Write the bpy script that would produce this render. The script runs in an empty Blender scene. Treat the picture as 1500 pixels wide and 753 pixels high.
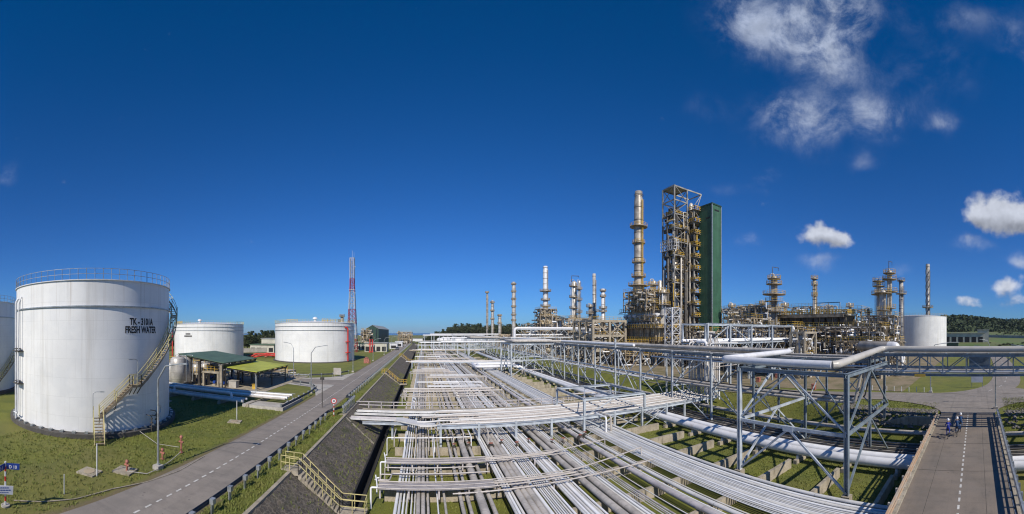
import bpy, bmesh, math, random
from math import sin, cos, pi, radians, sqrt, atan2
from mathutils import Vector, Matrix
C = bpy.context.scene.collection
SC = bpy.context.scene
R0, U0, H0, CZ = 516.0, 620.0, 487.0, 10.5      # panorama scale, azimuth origin, horizon row, eye height

# ---------------------------------------------------------------- camera
cd = bpy.data.cameras.new('camera'); cam = bpy.data.objects.new('camera', cd); C.objects.link(cam)
cd.type = 'PANO'; cd.panorama_type = 'CENTRAL_CYLINDRICAL'
cd.central_cylindrical_range_u_min = -750/R0; cd.central_cylindrical_range_u_max = 750/R0
cd.central_cylindrical_range_v_min = -(753-H0)/R0; cd.central_cylindrical_range_v_max = H0/R0
cd.central_cylindrical_radius = 1.0
cd.clip_start = 0.1; cd.clip_end = 20000
cam.location = (0, 0, CZ); cam.rotation_euler = (pi/2, 0, -(750-U0)/R0)
SC.camera = cam
SC.view_settings.view_transform = 'Standard'; SC.view_settings.look = 'None'
SC.view_settings.gamma = 1; SC.view_settings.exposure = 0.10
SC.render.engine = 'CYCLES'
SC.cycles.filter_width = 1.15; SC.cycles.max_bounces = 5; SC.cycles.diffuse_bounces = 3

# ---------------------------------------------------------------- sun and sky
SUNH = Vector((-0.10, -0.995)).normalized(); EL = radians(40)
sd = bpy.data.lights.new('sun', 'SUN'); sd.energy = 4.3; sd.angle = radians(0.5); sd.color = (1, 0.93, 0.82)
so = bpy.data.objects.new('sun', sd); C.objects.link(so)
so.rotation_euler = Vector((-SUNH.x*cos(EL), -SUNH.y*cos(EL), -sin(EL))).to_track_quat('-Z', 'Y').to_euler()
so.location = (20, -60, 80)

class NT:
    def __init__(s, t): s.t = t; s.n = t.nodes; s.l = t.links
    def new(s, ty, **k):
        n = s.n.new(ty)
        for a, b in k.items(): setattr(n, a, b)
        return n
    def put(s, sock, v):
        if hasattr(v, 'node'): s.l.new(v, sock)
        else: sock.default_value = v
    def m(s, op, a, b=None, c=None, clamp=False):
        n = s.new('ShaderNodeMath', operation=op, use_clamp=clamp)
        s.put(n.inputs[0], a)
        if b is not None: s.put(n.inputs[1], b)
        if c is not None: s.put(n.inputs[2], c)
        return n.outputs[0]
    def mix(s, f, a, b, mode='MIX'):
        n = s.new('ShaderNodeMix', data_type='RGBA', blend_type=mode)
        s.put(n.inputs[0], f)
        s.put(n.inputs[6], (*a, 1) if isinstance(a, tuple) and len(a) == 3 else a)
        s.put(n.inputs[7], (*b, 1) if isinstance(b, tuple) and len(b) == 3 else b)
        return n.outputs[2]
    def noise(s, vec, scale, detail=4, rough=0.55, dist=0.0):
        n = s.new('ShaderNodeTexNoise'); s.l.new(vec, n.inputs['Vector'])
        n.inputs['Scale'].default_value = scale; n.inputs['Detail'].default_value = detail
        n.inputs['Roughness'].default_value = rough; n.inputs['Distortion'].default_value = dist
        return n.outputs[0]
    def ramp(s, v, a, b):
        n = s.new('ShaderNodeMapRange', interpolation_type='SMOOTHSTEP'); s.put(n.inputs[0], v)
        n.inputs[1].default_value = a; n.inputs[2].default_value = b
        return n.outputs[0]

w = bpy.data.worlds.new('World'); SC.world = w; w.use_nodes = True
t = NT(w.node_tree); t.n.clear()
sky = t.new('ShaderNodeTexSky', sky_type='NISHITA', sun_disc=False)
sky.sun_elevation = EL; sky.sun_rotation = atan2(SUNH.x, SUNH.y); sky.altitude = 0
sky.air_density = 1.0; sky.dust_density = 0.3; sky.ozone_density = 3.0
tc = t.new('ShaderNodeTexCoord'); d = tc.outputs['Generated']
sp = t.new('ShaderNodeSeparateXYZ'); t.l.new(d, sp.inputs[0])
az = t.m('ARCTAN2', sp.outputs[0], sp.outputs[1])
hd = t.m('SQRT', t.m('ADD', t.m('MULTIPLY', sp.outputs[0], sp.outputs[0]), t.m('MULTIPLY', sp.outputs[1], sp.outputs[1])))
te = t.m('DIVIDE', sp.outputs[2], t.m('MAXIMUM', hd, 0.05))
# clouds: patches given by compass bearing and slope, broken up by noise
cmb = t.new('ShaderNodeCombineXYZ'); t.l.new(az, cmb.inputs[0]); t.l.new(te, cmb.inputs[1])
n1 = t.noise(cmb.outputs[0], 7.5, 12, 0.66, 0.28)
n2 = t.noise(cmb.outputs[0], 17.0, 7, 0.58, 0.1)
n3 = t.noise(cmb.outputs[0], 3.0, 8, 0.62, 0.25)
wn = t.new('ShaderNodeTexNoise'); t.l.new(cmb.outputs[0], wn.inputs['Vector']); wn.inputs['Scale'].default_value = 9; wn.inputs['Detail'].default_value = 5
ws = t.new('ShaderNodeSeparateColor'); t.l.new(wn.outputs['Color'], ws.inputs[0])
az2 = t.m('ADD', az, t.m('MULTIPLY', t.m('SUBTRACT', ws.outputs[0], 0.5), 0.10))
te2 = t.m('ADD', te, t.m('MULTIPLY', t.m('SUBTRACT', ws.outputs[1], 0.5), 0.10))
def blob(px, py, a, b, amp, dy=0):
    py += dy; b += dy*.5
    da = t.m('DIVIDE', t.m('SUBTRACT', az2, (px-U0)/R0), a/R0)
    de = t.m('DIVIDE', t.m('SUBTRACT', te2, (H0-py)/R0), b/R0)
    r2 = t.m('ADD', t.m('MULTIPLY', da, da), t.m('MULTIPLY', de, de))
    return t.m('MULTIPLY', t.m('EXPONENT', t.m('MULTIPLY', r2, -1.0)), amp)
def total(l, dy=0):
    v = blob(*l[0], dy)
    for q in l[1:]: v = t.m('ADD', v, blob(*q, dy))
    return v
wisp = total([(1225, 15, 55, 55, 1.0), (1205, 75, 36, 32, .8), (1170, 30, 60, 45, .45), (1090, 20, 55, 55, .62), (1130, 60, 50, 30, .35), (1185, 180, 75, 36, .75), (1150, 150, 40, 20, .4), (1285, 175, 38, 30, .6), (1240, 110, 60, 40, .3),
              (1370, 110, 70, 60, .25), (1375, 180, 22, 14, .5), (1400, 25, 80, 22, .3), (1490, 60, 30, 50, .3), (1120, 268, 22, 15, .5), (1095, 352, 24, 12, .45),
              (1200, 385, 26, 12, .5), (1425, 360, 30, 10, .6), (1492, 382, 16, 12, .6), (14, 255, 16, 18, .4), (1270, 240, 26, 12, .35), (1320, 392, 20, 10, .3),
              (1060, 280, 30, 14, .2), (1030, 160, 40, 20, .18)])
PUFF = [(1190, 340, 30, 17, 1.0), (1222, 352, 22, 15, .9), (1432, 312, 22, 24, 1.0), (1468, 316, 30, 26, 1.1), (1498, 318, 22, 24, 1.0),
              (1413, 441, 20, 8, .75), (1472, 427, 18, 11, .95), (1497, 442, 24, 7, .6), (1445, 449, 60, 4, .35), (1505, 408, 18, 8, .5)]
puff = total(PUFF)
under = t.m('SUBTRACT', total(PUFF, 9), t.m('MULTIPLY', puff, .75))
dw = t.ramp(t.m('MULTIPLY', wisp, t.m('ADD', t.m('MULTIPLY', t.ramp(n1, .30, .72), 1.15), t.m('MULTIPLY', t.m('SUBTRACT', n3, .38), 1.6))), .03, 1.15)
dp = t.ramp(t.m('ADD', puff, t.m('MULTIPLY', t.m('SUBTRACT', n2, .5), 1.4)), .25, .95)
shade = t.m('SUBTRACT', t.m('ADD', .78, t.m('MULTIPLY', t.ramp(n2, .25, .75), .30)), t.m('MULTIPLY', t.ramp(under, .05, .75), .50))
tint = t.mix(t.ramp(te, -.1, .95), (.27, .57, 1.10), (.0, .54, 1.10))
skyc = t.mix(1.0, sky.outputs[0], tint, 'MULTIPLY')
g = t.new('ShaderNodeMapRange'); t.put(g.inputs[0], te); g.inputs[1].default_value = 0; g.inputs[2].default_value = .95; g.inputs[3].default_value = 1.0; g.inputs[4].default_value = .85
cc = t.new('ShaderNodeCombineColor')
for k, v in enumerate((7.2, 7.6, 8.6)): t.put(cc.inputs[k], t.m('MULTIPLY', shade, v))
cc2 = t.new('ShaderNodeCombineColor')
for k, v in enumerate((5.4, 6.2, 8.0)): t.put(cc2.inputs[k], t.m('MULTIPLY', shade, v))
skyd = t.new('ShaderNodeVectorMath', operation='SCALE'); t.l.new(skyc, skyd.inputs[0]); t.l.new(g.outputs[0], skyd.inputs['Scale'])
col = t.mix(t.m('MULTIPLY', dw, .85), skyd.outputs[0], cc2.outputs[0])
col = t.mix(t.m('MULTIPLY', dp, .92), col, cc.outputs[0])
bg = t.new('ShaderNodeBackground'); t.l.new(col, bg.inputs[0]); bg.inputs[1].default_value = 0.086
out = t.new('ShaderNodeOutputWorld'); t.l.new(bg.outputs[0], out.inputs[0])

# ---------------------------------------------------------------- helpers
def az_of(px): return (px-U0)/R0
def A(px, dist, z=0.0):
    a = az_of(px); return Vector((sin(a)*dist, cos(a)*dist, z))
def G(px, py, z=0.0): return A(px, (CZ-z)*R0/(py-H0), z)
def ZT(py, dist): return CZ+(H0-py)/R0*dist

def mat(name, c, rough=0.6, metal=0.0, var=0.12, scale=1.5, c2=None, bump=0.0, fine=None, stretch=None, seam=None, seamc=0.45, extra=None):
    m = bpy.data.materials.new(name); m.use_nodes = True
    t = NT(m.node_tree); b = t.n['Principled BSDF']
    geo = t.new('ShaderNodeNewGeometry'); p = geo.outputs['Position']; q = p
    if stretch:
        mp = t.new('ShaderNodeMapping'); t.l.new(p, mp.inputs['Vector']); mp.inputs['Scale'].default_value = stretch; q = mp.outputs[0]
    n = t.noise(q, scale, 6, .6)
    if c2 is None: c2 = tuple(x*(1-var*2.2) for x in c); c = tuple(min(1, x*(1+var*.5)) for x in c)
    col = t.mix(t.ramp(n, .38, .66), c, c2)
    if fine:
        n2 = t.noise(p, fine, 3, .7); v = t.ramp(n2, .2, .8)
        col = t.mix(t.m('MULTIPLY', v, .45), col, tuple(x*.55 for x in c2))
    if seam:
        s = t.new('ShaderNodeSeparateXYZ'); t.l.new(p, s.inputs[0])
        ax = s.outputs[2] if seam[0] == 'z' else t.m('ADD', s.outputs[0], s.outputs[1])
        f = t.m('FRACT', t.m('DIVIDE', ax, seam[1])); k = t.m('LESS_THAN', f, seam[2]/seam[1])
        col = t.mix(t.m('MULTIPLY', k, seamc), col, tuple(x*.25 for x in c))
    if extra: col = extra(t, p, col)
    t.l.new(col, b.inputs['Base Color'])
    b.inputs['Roughness'].default_value = rough; b.inputs['Metallic'].default_value = metal
    if bump:
        bn = t.new('ShaderNodeBump'); bn.inputs['Strength'].default_value = bump; bn.inputs['Distance'].default_value = .1
        t.l.new(t.noise(p, fine or scale*6, 5, .7), bn.inputs['Height']); t.l.new(bn.outputs[0], b.inputs['Normal'])
    return m
def rusty(amount=.55, c=(.22, .09, .03), sc=.9, lo=.60):
    def f(t, p, col):
        mp = t.new('ShaderNodeMapping'); t.l.new(p, mp.inputs['Vector']); mp.inputs['Scale'].default_value = (1.6, 1.6, .35)
        return t.mix(t.m('MULTIPLY', t.ramp(t.noise(mp.outputs[0], sc, 8, .65), lo, lo+.16), amount), col, c)
    return f
def grass_extra(t, p, col):
    a = t.ramp(t.noise(p, .045, 5, .6), .46, .68)
    col = t.mix(t.m('MULTIPLY', a, .5), col, (.21, .175, .055))
    b = t.ramp(t.noise(p, .6, 6, .7), .56, .74)
    col = t.mix(t.m('MULTIPLY', b, .38), col, (.21, .18, .07))
    s = t.new('ShaderNodeSeparateXYZ'); t.l.new(p, s.inputs[0])       # worn dirt shoulders beside the left road
    dd = t.m('ABSOLUTE', t.m('SUBTRACT', t.m('ABSOLUTE', t.m('ADD', s.outputs[0], 15.0)), 2.4))
    dd = t.m('ADD', dd, t.m('MULTIPLY', t.m('SUBTRACT', t.noise(p, 1.1, 6, .7), .5), 1.6))
    col = t.mix(t.m('MULTIPLY', t.m('SUBTRACT', 1.0, t.ramp(dd, .25, .95)), .8), col, (.17, .125, .075))
    c_ = t.ramp(t.noise(p, 2.6, 6, .7), .5, .75)
    return t.mix(t.m('MULTIPLY', c_, .4), col, (.080, .105, .018))
def stone_extra(t, p, col):
    v = t.new('ShaderNodeTexVoronoi', feature='DISTANCE_TO_EDGE'); t.l.new(p, v.inputs['Vector']); v.inputs['Scale'].default_value = 3.2
    v2 = t.new('ShaderNodeTexVoronoi'); t.l.new(p, v2.inputs['Vector']); v2.inputs['Scale'].default_value = 3.2
    sc3 = t.new('ShaderNodeSeparateColor'); t.l.new(v2.outputs['Color'], sc3.inputs[0])
    col = t.mix(t.m('MULTIPLY', sc3.outputs[0], .55), col, (.05, .045, .042))
    col = t.mix(t.ramp(v.outputs['Distance'], .0, .12), (.19, .165, .13), col)
    a = t.ramp(t.noise(p, .35, 6, .7), .50, .68)
    return t.mix(t.m('MULTIPLY', a, .8), col, (.06, .068, .022))
def road_extra(t, p, col):
    a = t.ramp(t.noise(p, .12, 6, .6), .4, .65)
    col = t.mix(t.m('MULTIPLY', a, .35), col, (.15, .14, .13))
    b = t.ramp(t.noise(p, .9, 7, .75), .52, .70)
    col = t.mix(t.m('MULTIPLY', b, .30), col, (.10, .09, .08))
    for sc_ in ((1.6, .02, 1), (.02, 1.6, 1)):          # tyre wear drawn out along the lanes
        mp = t.new('ShaderNodeMapping'); t.l.new(p, mp.inputs['Vector']); mp.inputs['Scale'].default_value = sc_
        col = t.mix(t.m('MULTIPLY', t.ramp(t.noise(mp.outputs[0], 1.0, 4, .6), .52, .72), .28), col, (.085, .078, .07))
    w_ = t.new('ShaderNodeTexVoronoi'); t.l.new(p, w_.inputs['Vector']); w_.inputs['Scale'].default_value = .9
    return t.mix(t.m('MULTIPLY', t.m('LESS_THAN', w_.outputs['Distance'], .07), .4), col, (.05, .045, .04))
def greenx(t, p, col):
    s = t.new('ShaderNodeSeparateXYZ'); t.l.new(p, s.inputs[0])
    f = t.m('FRACT', t.m('DIVIDE', t.m('ADD', s.outputs[0], s.outputs[1]), .9))
    col = t.mix(t.m('MULTIPLY', t.m('LESS_THAN', f, .10), .45), col, (.012, .04, .022))
    mp = t.new('ShaderNodeMapping'); t.l.new(p, mp.inputs['Vector']); mp.inputs['Scale'].default_value = (1.5, 1.5, .05)
    col = t.mix(t.m('MULTIPLY', t.ramp(t.noise(mp.outputs[0], 1.0, 6, .65), .52, .70), .30), col, (.12, .20, .14))
    return t.mix(t.m('MULTIPLY', t.ramp(t.noise(p, 1.3, 8, .78), .62, .68), .5), col, (.28, .36, .28))
def tankx(t, p, col):
    s = t.new('ShaderNodeSeparateXYZ'); t.l.new(p, s.inputs[0])
    mp = t.new('ShaderNodeMapping'); t.l.new(p, mp.inputs['Vector']); mp.inputs['Scale'].default_value = (1.1, 1.1, .045)
    a = t.ramp(t.noise(mp.outputs[0], 1.0, 7, .65), .50, .72)
    col = t.mix(t.m('MULTIPLY', a, .30), col, (.40, .36, .30))
    b = t.ramp(t.noise(p, .35, 5, .6), .48, .6)
    col = t.mix(t.m('MULTIPLY', b, .10), col, (.42, .46, .52))
    g_ = t.new('ShaderNodeTexCoord'); gs = t.new('ShaderNodeSeparateXYZ'); t.l.new(g_.outputs['Generated'], gs.inputs[0])
    row = t.m('FLOOR', t.m('DIVIDE', s.outputs[2], 1.95)); an = t.m('ADD', t.m('MULTIPLY', t.m('ARCTAN2', t.m('SUBTRACT', gs.outputs[1], .5), t.m('SUBTRACT', gs.outputs[0], .5)), 12/pi), t.m('MULTIPLY', row, .37))
    cx = t.new('ShaderNodeCombineXYZ'); t.l.new(row, cx.inputs[0]); t.l.new(t.m('FLOOR', an), cx.inputs[1])
    wn_ = t.new('ShaderNodeTexWhiteNoise', noise_dimensions='3D'); t.l.new(cx.outputs[0], wn_.inputs['Vector'])
    col = t.mix(t.m('MULTIPLY', wn_.outputs[0], .07), col, (.38, .38, .38))
    col = t.mix(t.m('MULTIPLY', t.m('LESS_THAN', t.m('FRACT', an), .012), .14), col, (.2, .2, .2))
    mp2 = t.new('ShaderNodeMapping'); t.l.new(p, mp2.inputs['Vector']); mp2.inputs['Scale'].default_value = (3.2, 3.2, .03)
    top = t.ramp(s.outputs[2], 9.0, 15.8)
    return t.mix(t.m('MULTIPLY', t.m('MULTIPLY', t.ramp(t.noise(mp2.outputs[0], 1.0, 5, .6), .58, .70), top), .35), col, (.34, .25, .17))

M = {}
M['grass'] = mat('grass', (.188, .198, .027), .9, c2=(.122, .143, .022), scale=.35, bump=1.0, fine=9, extra=grass_extra)
M['grass2'] = mat('grass_blade', (.15, .185, .030), .8, c2=(.18, .18, .045), scale=.8)
M['soil'] = mat('soil', (.30, .23, .15), .95, c2=(.17, .15, .07), scale=.3, bump=.6, fine=6)
M['road'] = mat('asphalt', (.31, .27, .235), .88, c2=(.25, .218, .19), scale=.7, bump=.25, fine=24, extra=road_extra)
M['bridgeroad'] = mat('bridge_asphalt', (.25, .205, .166), .88, c2=(.192, .160, .130), scale=.45, bump=.25, fine=24, extra=road_extra)
M['line'] = mat('white_line', (.68, .66, .62), .7, scale=3, var=.15, fine=12)
M['concrete'] = mat('concrete', (.46, .40, .31), .85, scale=.8, c2=(.33, .285, .215), bump=.4, fine=8, extra=rusty(.5, (.10, .085, .06), 1.2, .5))
M['concrete_pale'] = mat('pale_concrete', (.52, .49, .44), .85, scale=.6, c2=(.38, .35, .31), bump=.3, fine=8)
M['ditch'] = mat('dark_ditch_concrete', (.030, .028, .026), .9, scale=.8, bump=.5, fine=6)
M['concrete_dark'] = mat('dark_concrete', (.11, .10, .09), .9, scale=.8, bump=.5, fine=6)
M['stone'] = mat('stone_pitching', (.175, .142, .112), .95, c2=(.092, .076, .062), scale=2.2, bump=1.0, fine=5, extra=stone_extra)
M['rubble'] = mat('rubble', (.24, .22, .20), .9, c2=(.12, .11, .10), scale=2.0, bump=.8, fine=7)
M['tank'] = mat('tank_white', (.80, .79, .77), .45, var=.03, scale=.25, seam=('z', 1.95, .03), seamc=.20, extra=tankx)
M['white'] = mat('white_paint', (.68, .68, .70), .4, var=.06, scale=1.2, extra=rusty(.30, (.30, .22, .16), .8, .62))
M['cream'] = mat('cream_cladding', (.50, .455, .42), .38, var=.06, scale=1.0, seam=('xy', 1.25, .035), seamc=.5)
M['pipe'] = mat('white_pipe', (.78, .78, .79), .6, var=.04, scale=.8, extra=rusty(.22, (.34, .26, .2), .7, .64))
M['pipe2'] = mat('dull_pipe', (.62, .61, .60), .6, var=.08, scale=.7, seam=('xy', 6.0, .06), seamc=.5, extra=rusty(.35, (.30, .22, .16), .8, .58))
M['pipe3'] = mat('cream_pipe', (.68, .655, .61), .45, var=.06, scale=.7, seam=('xy', 2.0, .03), seamc=.4, extra=rusty(.3, (.34, .25, .17), .8, .6))
M['mastred'] = mat('mast_red', (.30, .022, .030), .6, var=.1)
M['mastwhite'] = mat('mast_white', (.40, .40, .43), .6, var=.1)
M['pipeg'] = mat('grey_pipe', (.48, .44, .395), .6, .0, var=.12, scale=.9, seam=('xy', .95, .035), seamc=.6)
M['pipem'] = mat('mauve_pipe', (.50, .46, .46), .45, var=.12, scale=.8, seam=('xy', 1.2, .03), seamc=.5)
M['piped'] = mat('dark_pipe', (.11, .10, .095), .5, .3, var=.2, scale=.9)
M['tray'] = mat('tray_cover', (.40, .37, .36), .5, .1, var=.10, scale=.9, seam=('xy', 1.15, .04), seamc=.7, extra=rusty(.35, (.2, .14, .1), .6, .6))
M['steel'] = mat('pale_steel', (.47, .51, .55), .45, .1, var=.12, scale=.9, extra=rusty(.35, (.25, .17, .12), 1.2, .64))
M['steelb'] = mat('blue_steel', (.20, .245, .28), .5, .1, var=.14, scale=.9)
M['galv'] = mat('galvanised', (.42, .44, .45), .4, .5, var=.15, scale=2.5)
M['railblack'] = mat('dark_rail', (.075, .085, .10), .55, .2, var=.2, scale=2)
M['yellow'] = mat('yellow_paint', (.62, .40, .06), .5, var=.15, scale=1.5, extra=rusty(.4, (.25, .16, .05), 1.0, .58))
M['ypale'] = mat('pale_yellow_paint', (.60, .52, .24), .5, var=.12, scale=1.5)
M['tan'] = mat('tan_steel', (.37, .295, .20), .6, .1, var=.25, scale=.5, extra=rusty(.45, (.26, .17, .09), .4, .55))
M['tanlight'] = mat('tan_cladding', (.66, .58, .43), .5, .1, var=.15, scale=.4, seam=('z', 2.4, .08), seamc=.5, extra=rusty(.5, (.24, .17, .09), .35, .52))
M['silver'] = mat('silver_cladding', (.54, .51, .465), .38, .2, var=.15, scale=.5, seam=('z', 1.3, .06), seamc=.5)
M['bronze'] = mat('bronze_cladding', (.39, .35, .30), .45, .15, var=.18, scale=.5, seam=('z', 3.2, .10), seamc=.6)
M['darksteel'] = mat('dark_steel', (.09, .08, .07), .6, .2, var=.25, scale=.8)
M['black'] = mat('black', (.012, .012, .013), .6)
M['green'] = mat('green_sheet', (.040, .115, .062), .55, var=.10, scale=.3, seam=('z', 4.0, .06), seamc=.25, extra=greenx)
M['greenroof'] = mat('green_roof', (.095, .15, .092), .55, var=.10, scale=.5, seam=('xy', .5, .05), seamc=.3)
M['lime'] = mat('lime_roof', (.44, .46, .06), .55, var=.10, scale=.4, seam=('xy', .7, .06), seamc=.28)
M['greenb'] = mat('green_building', (.016, .055, .038), .6, var=.12, scale=.3, seam=('xy', 1.2, .1), seamc=.3)
M['red'] = mat('red_paint', (.55, .035, .025), .5, var=.15, scale=2)
M['redfade'] = mat('faded_red', (.38, .14, .10), .6, var=.2, scale=3)
M['blue'] = mat('blue_sign', (.012, .055, .30), .4, var=.06)
M['coverall'] = mat('blue_coverall', (.010, .030, .30), .8, var=.2, scale=9)
M['teal'] = mat('teal_coverall', (.008, .055, .16), .8, var=.2, scale=9)
M['skin'] = mat('skin', (.42, .24, .16), .6)
M['helmet'] = mat('white_helmet', (.80, .80, .80), .3, var=.02)
M['glass'] = mat('glass_dark', (.03, .04, .05), .08, var=.1)
M['carpaint'] = mat('dark_car_paint', (.025, .03, .04), .25, .3, var=.05)
M['carwhite'] = mat('white_car_paint', (.7, .7, .7), .3, var=.04)
M['carblue'] = mat('blue_car_paint', (.04, .10, .25), .3, var=.04)
M['rubber'] = mat('rubber', (.02, .02, .02), .85)
M['leaf'] = mat('dark_foliage', (.046, .070, .022), .85, c2=(.024, .042, .016), scale=.4)
M['leafb'] = mat('olive_foliage', (.052, .064, .022), .85, c2=(.028, .040, .014), scale=.4)
M['bark'] = mat('bark', (.10, .075, .05), .9)
M['sea'] = mat('sea_water', (.05, .10, .16), .25, var=.05, scale=.01)
M['bwall'] = mat('pale_wall', (.50, .48, .40), .75, var=.08, scale=.3)
M['broof'] = mat('grey_roof', (.30, .31, .30), .7, var=.1, scale=.3)
M['field'] = mat('field', (.10, .15, .035), .9, c2=(.14, .14, .06), scale=.05, extra=lambda t, p, c: t.mix(t.m('MULTIPLY', t.ramp(t.noise(p, .02, 5, .6), .45, .6), .6), c, (.05, .085, .02)))

class MB:
    def __init__(s): s.v = []; s.f = []; s.sm = []; s.mi = []; s.cm = 0; s.pr = []
    def add(s, vs, fs, smooth=False):
        o = len(s.v); s.v.extend([tuple(v) for v in vs])
        f0 = len(s.f)
        for f in fs: s.f.append(tuple(i+o for i in f)); s.sm.append(smooth); s.mi.append(s.cm)
        s.pr.append((o, len(s.v), f0, len(s.f)))
        return s
    def box(s, x0, y0, z0, x1, y1, z1):
        return s.add([(x0,y0,z0),(x1,y0,z0),(x1,y1,z0),(x0,y1,z0),(x0,y0,z1),(x1,y0,z1),(x1,y1,z1),(x0,y1,z1)],
                     [(0,3,2,1),(4,5,6,7),(0,1,5,4),(1,2,6,5),(2,3,7,6),(3,0,4,7)])
    def obox(s, c, sx, sy, z0, z1, a=0.0):
        ca, sa = cos(a), sin(a); P = []
        for z in (z0, z1):
            for x, y in ((-sx/2,-sy/2),(sx/2,-sy/2),(sx/2,sy/2),(-sx/2,sy/2)): P.append((c[0]+x*ca-y*sa, c[1]+x*sa+y*ca, z))
        return s.add(P, [(0,3,2,1),(4,5,6,7),(0,1,5,4),(1,2,6,5),(2,3,7,6),(3,0,4,7)])
    def beam(s, a, b, w_=.1, h=None):
        a, b = Vector(a), Vector(b); h = h or w_; d = b-a
        if d.length < 1e-5: return s
        d.normalize(); up = Vector((0,0,1)) if abs(d.z) < .95 else Vector((1,0,0))
        r = d.cross(up).normalized()*(w_/2); u = r.cross(d).normalized()*(h/2)
        P = [a-r-u, a+r-u, a+r+u, a-r+u, b-r-u, b+r-u, b+r+u, b-r+u]
        return s.add(P, [(0,3,2,1),(4,5,6,7),(0,1,5,4),(1,2,6,5),(2,3,7,6),(3,0,4,7)])
    def hbeam(s, a, b, w_=.2, h=None):          # I section: two flanges and a web
        a, b = Vector(a), Vector(b); h = h or w_; d = (b-a).normalized(); up = Vector((0,0,1)) if abs(d.z) < .95 else Vector((0,1,0))
        r = d.cross(up).normalized(); u = r.cross(d).normalized(); th = w_*.13
        s.beam(a+u*(h/2-th/2), b+u*(h/2-th/2), w_, th) if abs(d.z) < .95 else None
        s.beam(a-u*(h/2-th/2), b-u*(h/2-th/2), w_, th) if abs(d.z) < .95 else None
        if abs(d.z) < .95: s.beam(a, b, th, h-2*th-.004)
        else:
            s.box(a.x-w_/2, a.y-h/2, a.z, a.x+w_/2, a.y-h/2+th, b.z); s.box(a.x-w_/2, a.y+h/2-th, a.z, a.x+w_/2, a.y+h/2, b.z)
            s.box(a.x-th/2, a.y-h/2+th+.002, a.z, a.x+th/2, a.y+h/2-th-.002, b.z)
        return s
    def tube(s, pts, r, n=8, bend=0.0, caps=True, k=4):
        pts = [Vector(p) for p in pts]
        if bend > 0 and len(pts) > 2:
            q = [pts[0]]
            for i in range(1, len(pts)-1):
                a, p, b = pts[i-1], pts[i], pts[i+1]; l = min(bend, (a-p).length*.48, (b-p).length*.48)
                u = p+(a-p).normalized()*l; v = p+(b-p).normalized()*l
                for j in range(k+1):
                    t_ = j/k; q.append(u*(1-t_)**2+p*2*t_*(1-t_)+v*t_**2)
            q.append(pts[-1]); pts = q
        P = []; m = len(pts); ref = None
        for i, p in enumerate(pts):
            d = (pts[min(i+1, m-1)]-pts[max(i-1, 0)])
            if d.length < 1e-7: d = Vector((0,0,1))
            d.normalize()
            if ref is None: ref = Vector((0,0,1)) if abs(d.z) < .9 else Vector((1,0,0))
            x = ref-d*ref.dot(d)
            if x.length < 1e-4: x = Vector((1,0,0))-d*d.x
            x.normalize(); y = d.cross(x); ref = x
            rr = r[i] if isinstance(r, (list, tuple)) else r
            for j in range(n):
                a = 2*pi*(j+.5)/n; P.append(p+x*cos(a)*rr+y*sin(a)*rr)
        F = []
        for i in range(m-1):
            for j in range(n): F.append((i*n+j, i*n+(j+1)%n, (i+1)*n+(j+1)%n, (i+1)*n+j))
        s.add(P, F, True)
        if caps: s.add(P[:n], [tuple(range(n-1, -1, -1))]); s.add(P[-n:], [tuple(range(n))])
        return s
    def lathe(s, c, prof, n=24, a0=0, a1=2*pi, smooth=True):
        full = abs(a1-a0-2*pi) < 1e-6; m = n if full else n+1; P = []
        for r, z in prof:
            for j in range(m):
                a = a0+(a1-a0)*j/n; P.append((c[0]+r*cos(a), c[1]+r*sin(a), c[2]+z))
        F = []
        for i in range(len(prof)-1):
            for j in range(n): F.append((i*m+j, i*m+(j+1)%m, (i+1)*m+(j+1)%m, (i+1)*m+j))
        return s.add(P, F, smooth)
    def cyl(s, c, r, h, n=12, r2=None):
        r2 = r if r2 is None else r2
        s.lathe(c, [(r, 0), (r2, h)], n); s.lathe(c, [(r2, h), (.001, h)], n, smooth=False); return s.lathe(c, [(.001, 0), (r, 0)], n, smooth=False)
    def rail(s, pts, h=1.1, step=1.5, r=.03, mids=1, n=4):
        pts = [Vector(p) for p in pts]
        for a, b in zip(pts, pts[1:]):
            L = (b-a).length; k = max(1, round(L/step))
            for i in range(k+1): q = a.lerp(b, i/k); s.beam(q, q+Vector((0,0,h)), 2*r)
            for j in range(mids+1):
                z = Vector((0, 0, h*(j+1)/(mids+1))); s.beam(a+z, b+z, 2*r)
        return s
    def ringrail(s, c, R, z, h=1.1, n=24, r=.04, a0=0, a1=2*pi, mids=1):
        P = [Vector((c[0]+R*cos(a0+(a1-a0)*i/n), c[1]+R*sin(a0+(a1-a0)*i/n), z)) for i in range(n+1)]
        for p in P: s.beam(p, p+Vector((0,0,h)), 2*r)
        for j in range(mids+1):
            for a, b in zip(P, P[1:]): s.beam(a+Vector((0,0,h*(j+1)/(mids+1))), b+Vector((0,0,h*(j+1)/(mids+1))), 2*r)
        return s
    def stair(s, a, b, w_, side, step=.22):
        a, b = Vector(a), Vector(b); d = b-a; n = max(2, int(abs(d.z)/step)); sd_ = Vector(side).normalized()*(w_/2)
        s.beam(a+sd_, b+sd_, .06, .25); s.beam(a-sd_, b-sd_, .06, .25)
        for i in range(n):
            p = a.lerp(b, (i+.5)/n); s.beam(p+sd_*.95, p-sd_*.95, .26, .05)
        return s

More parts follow.
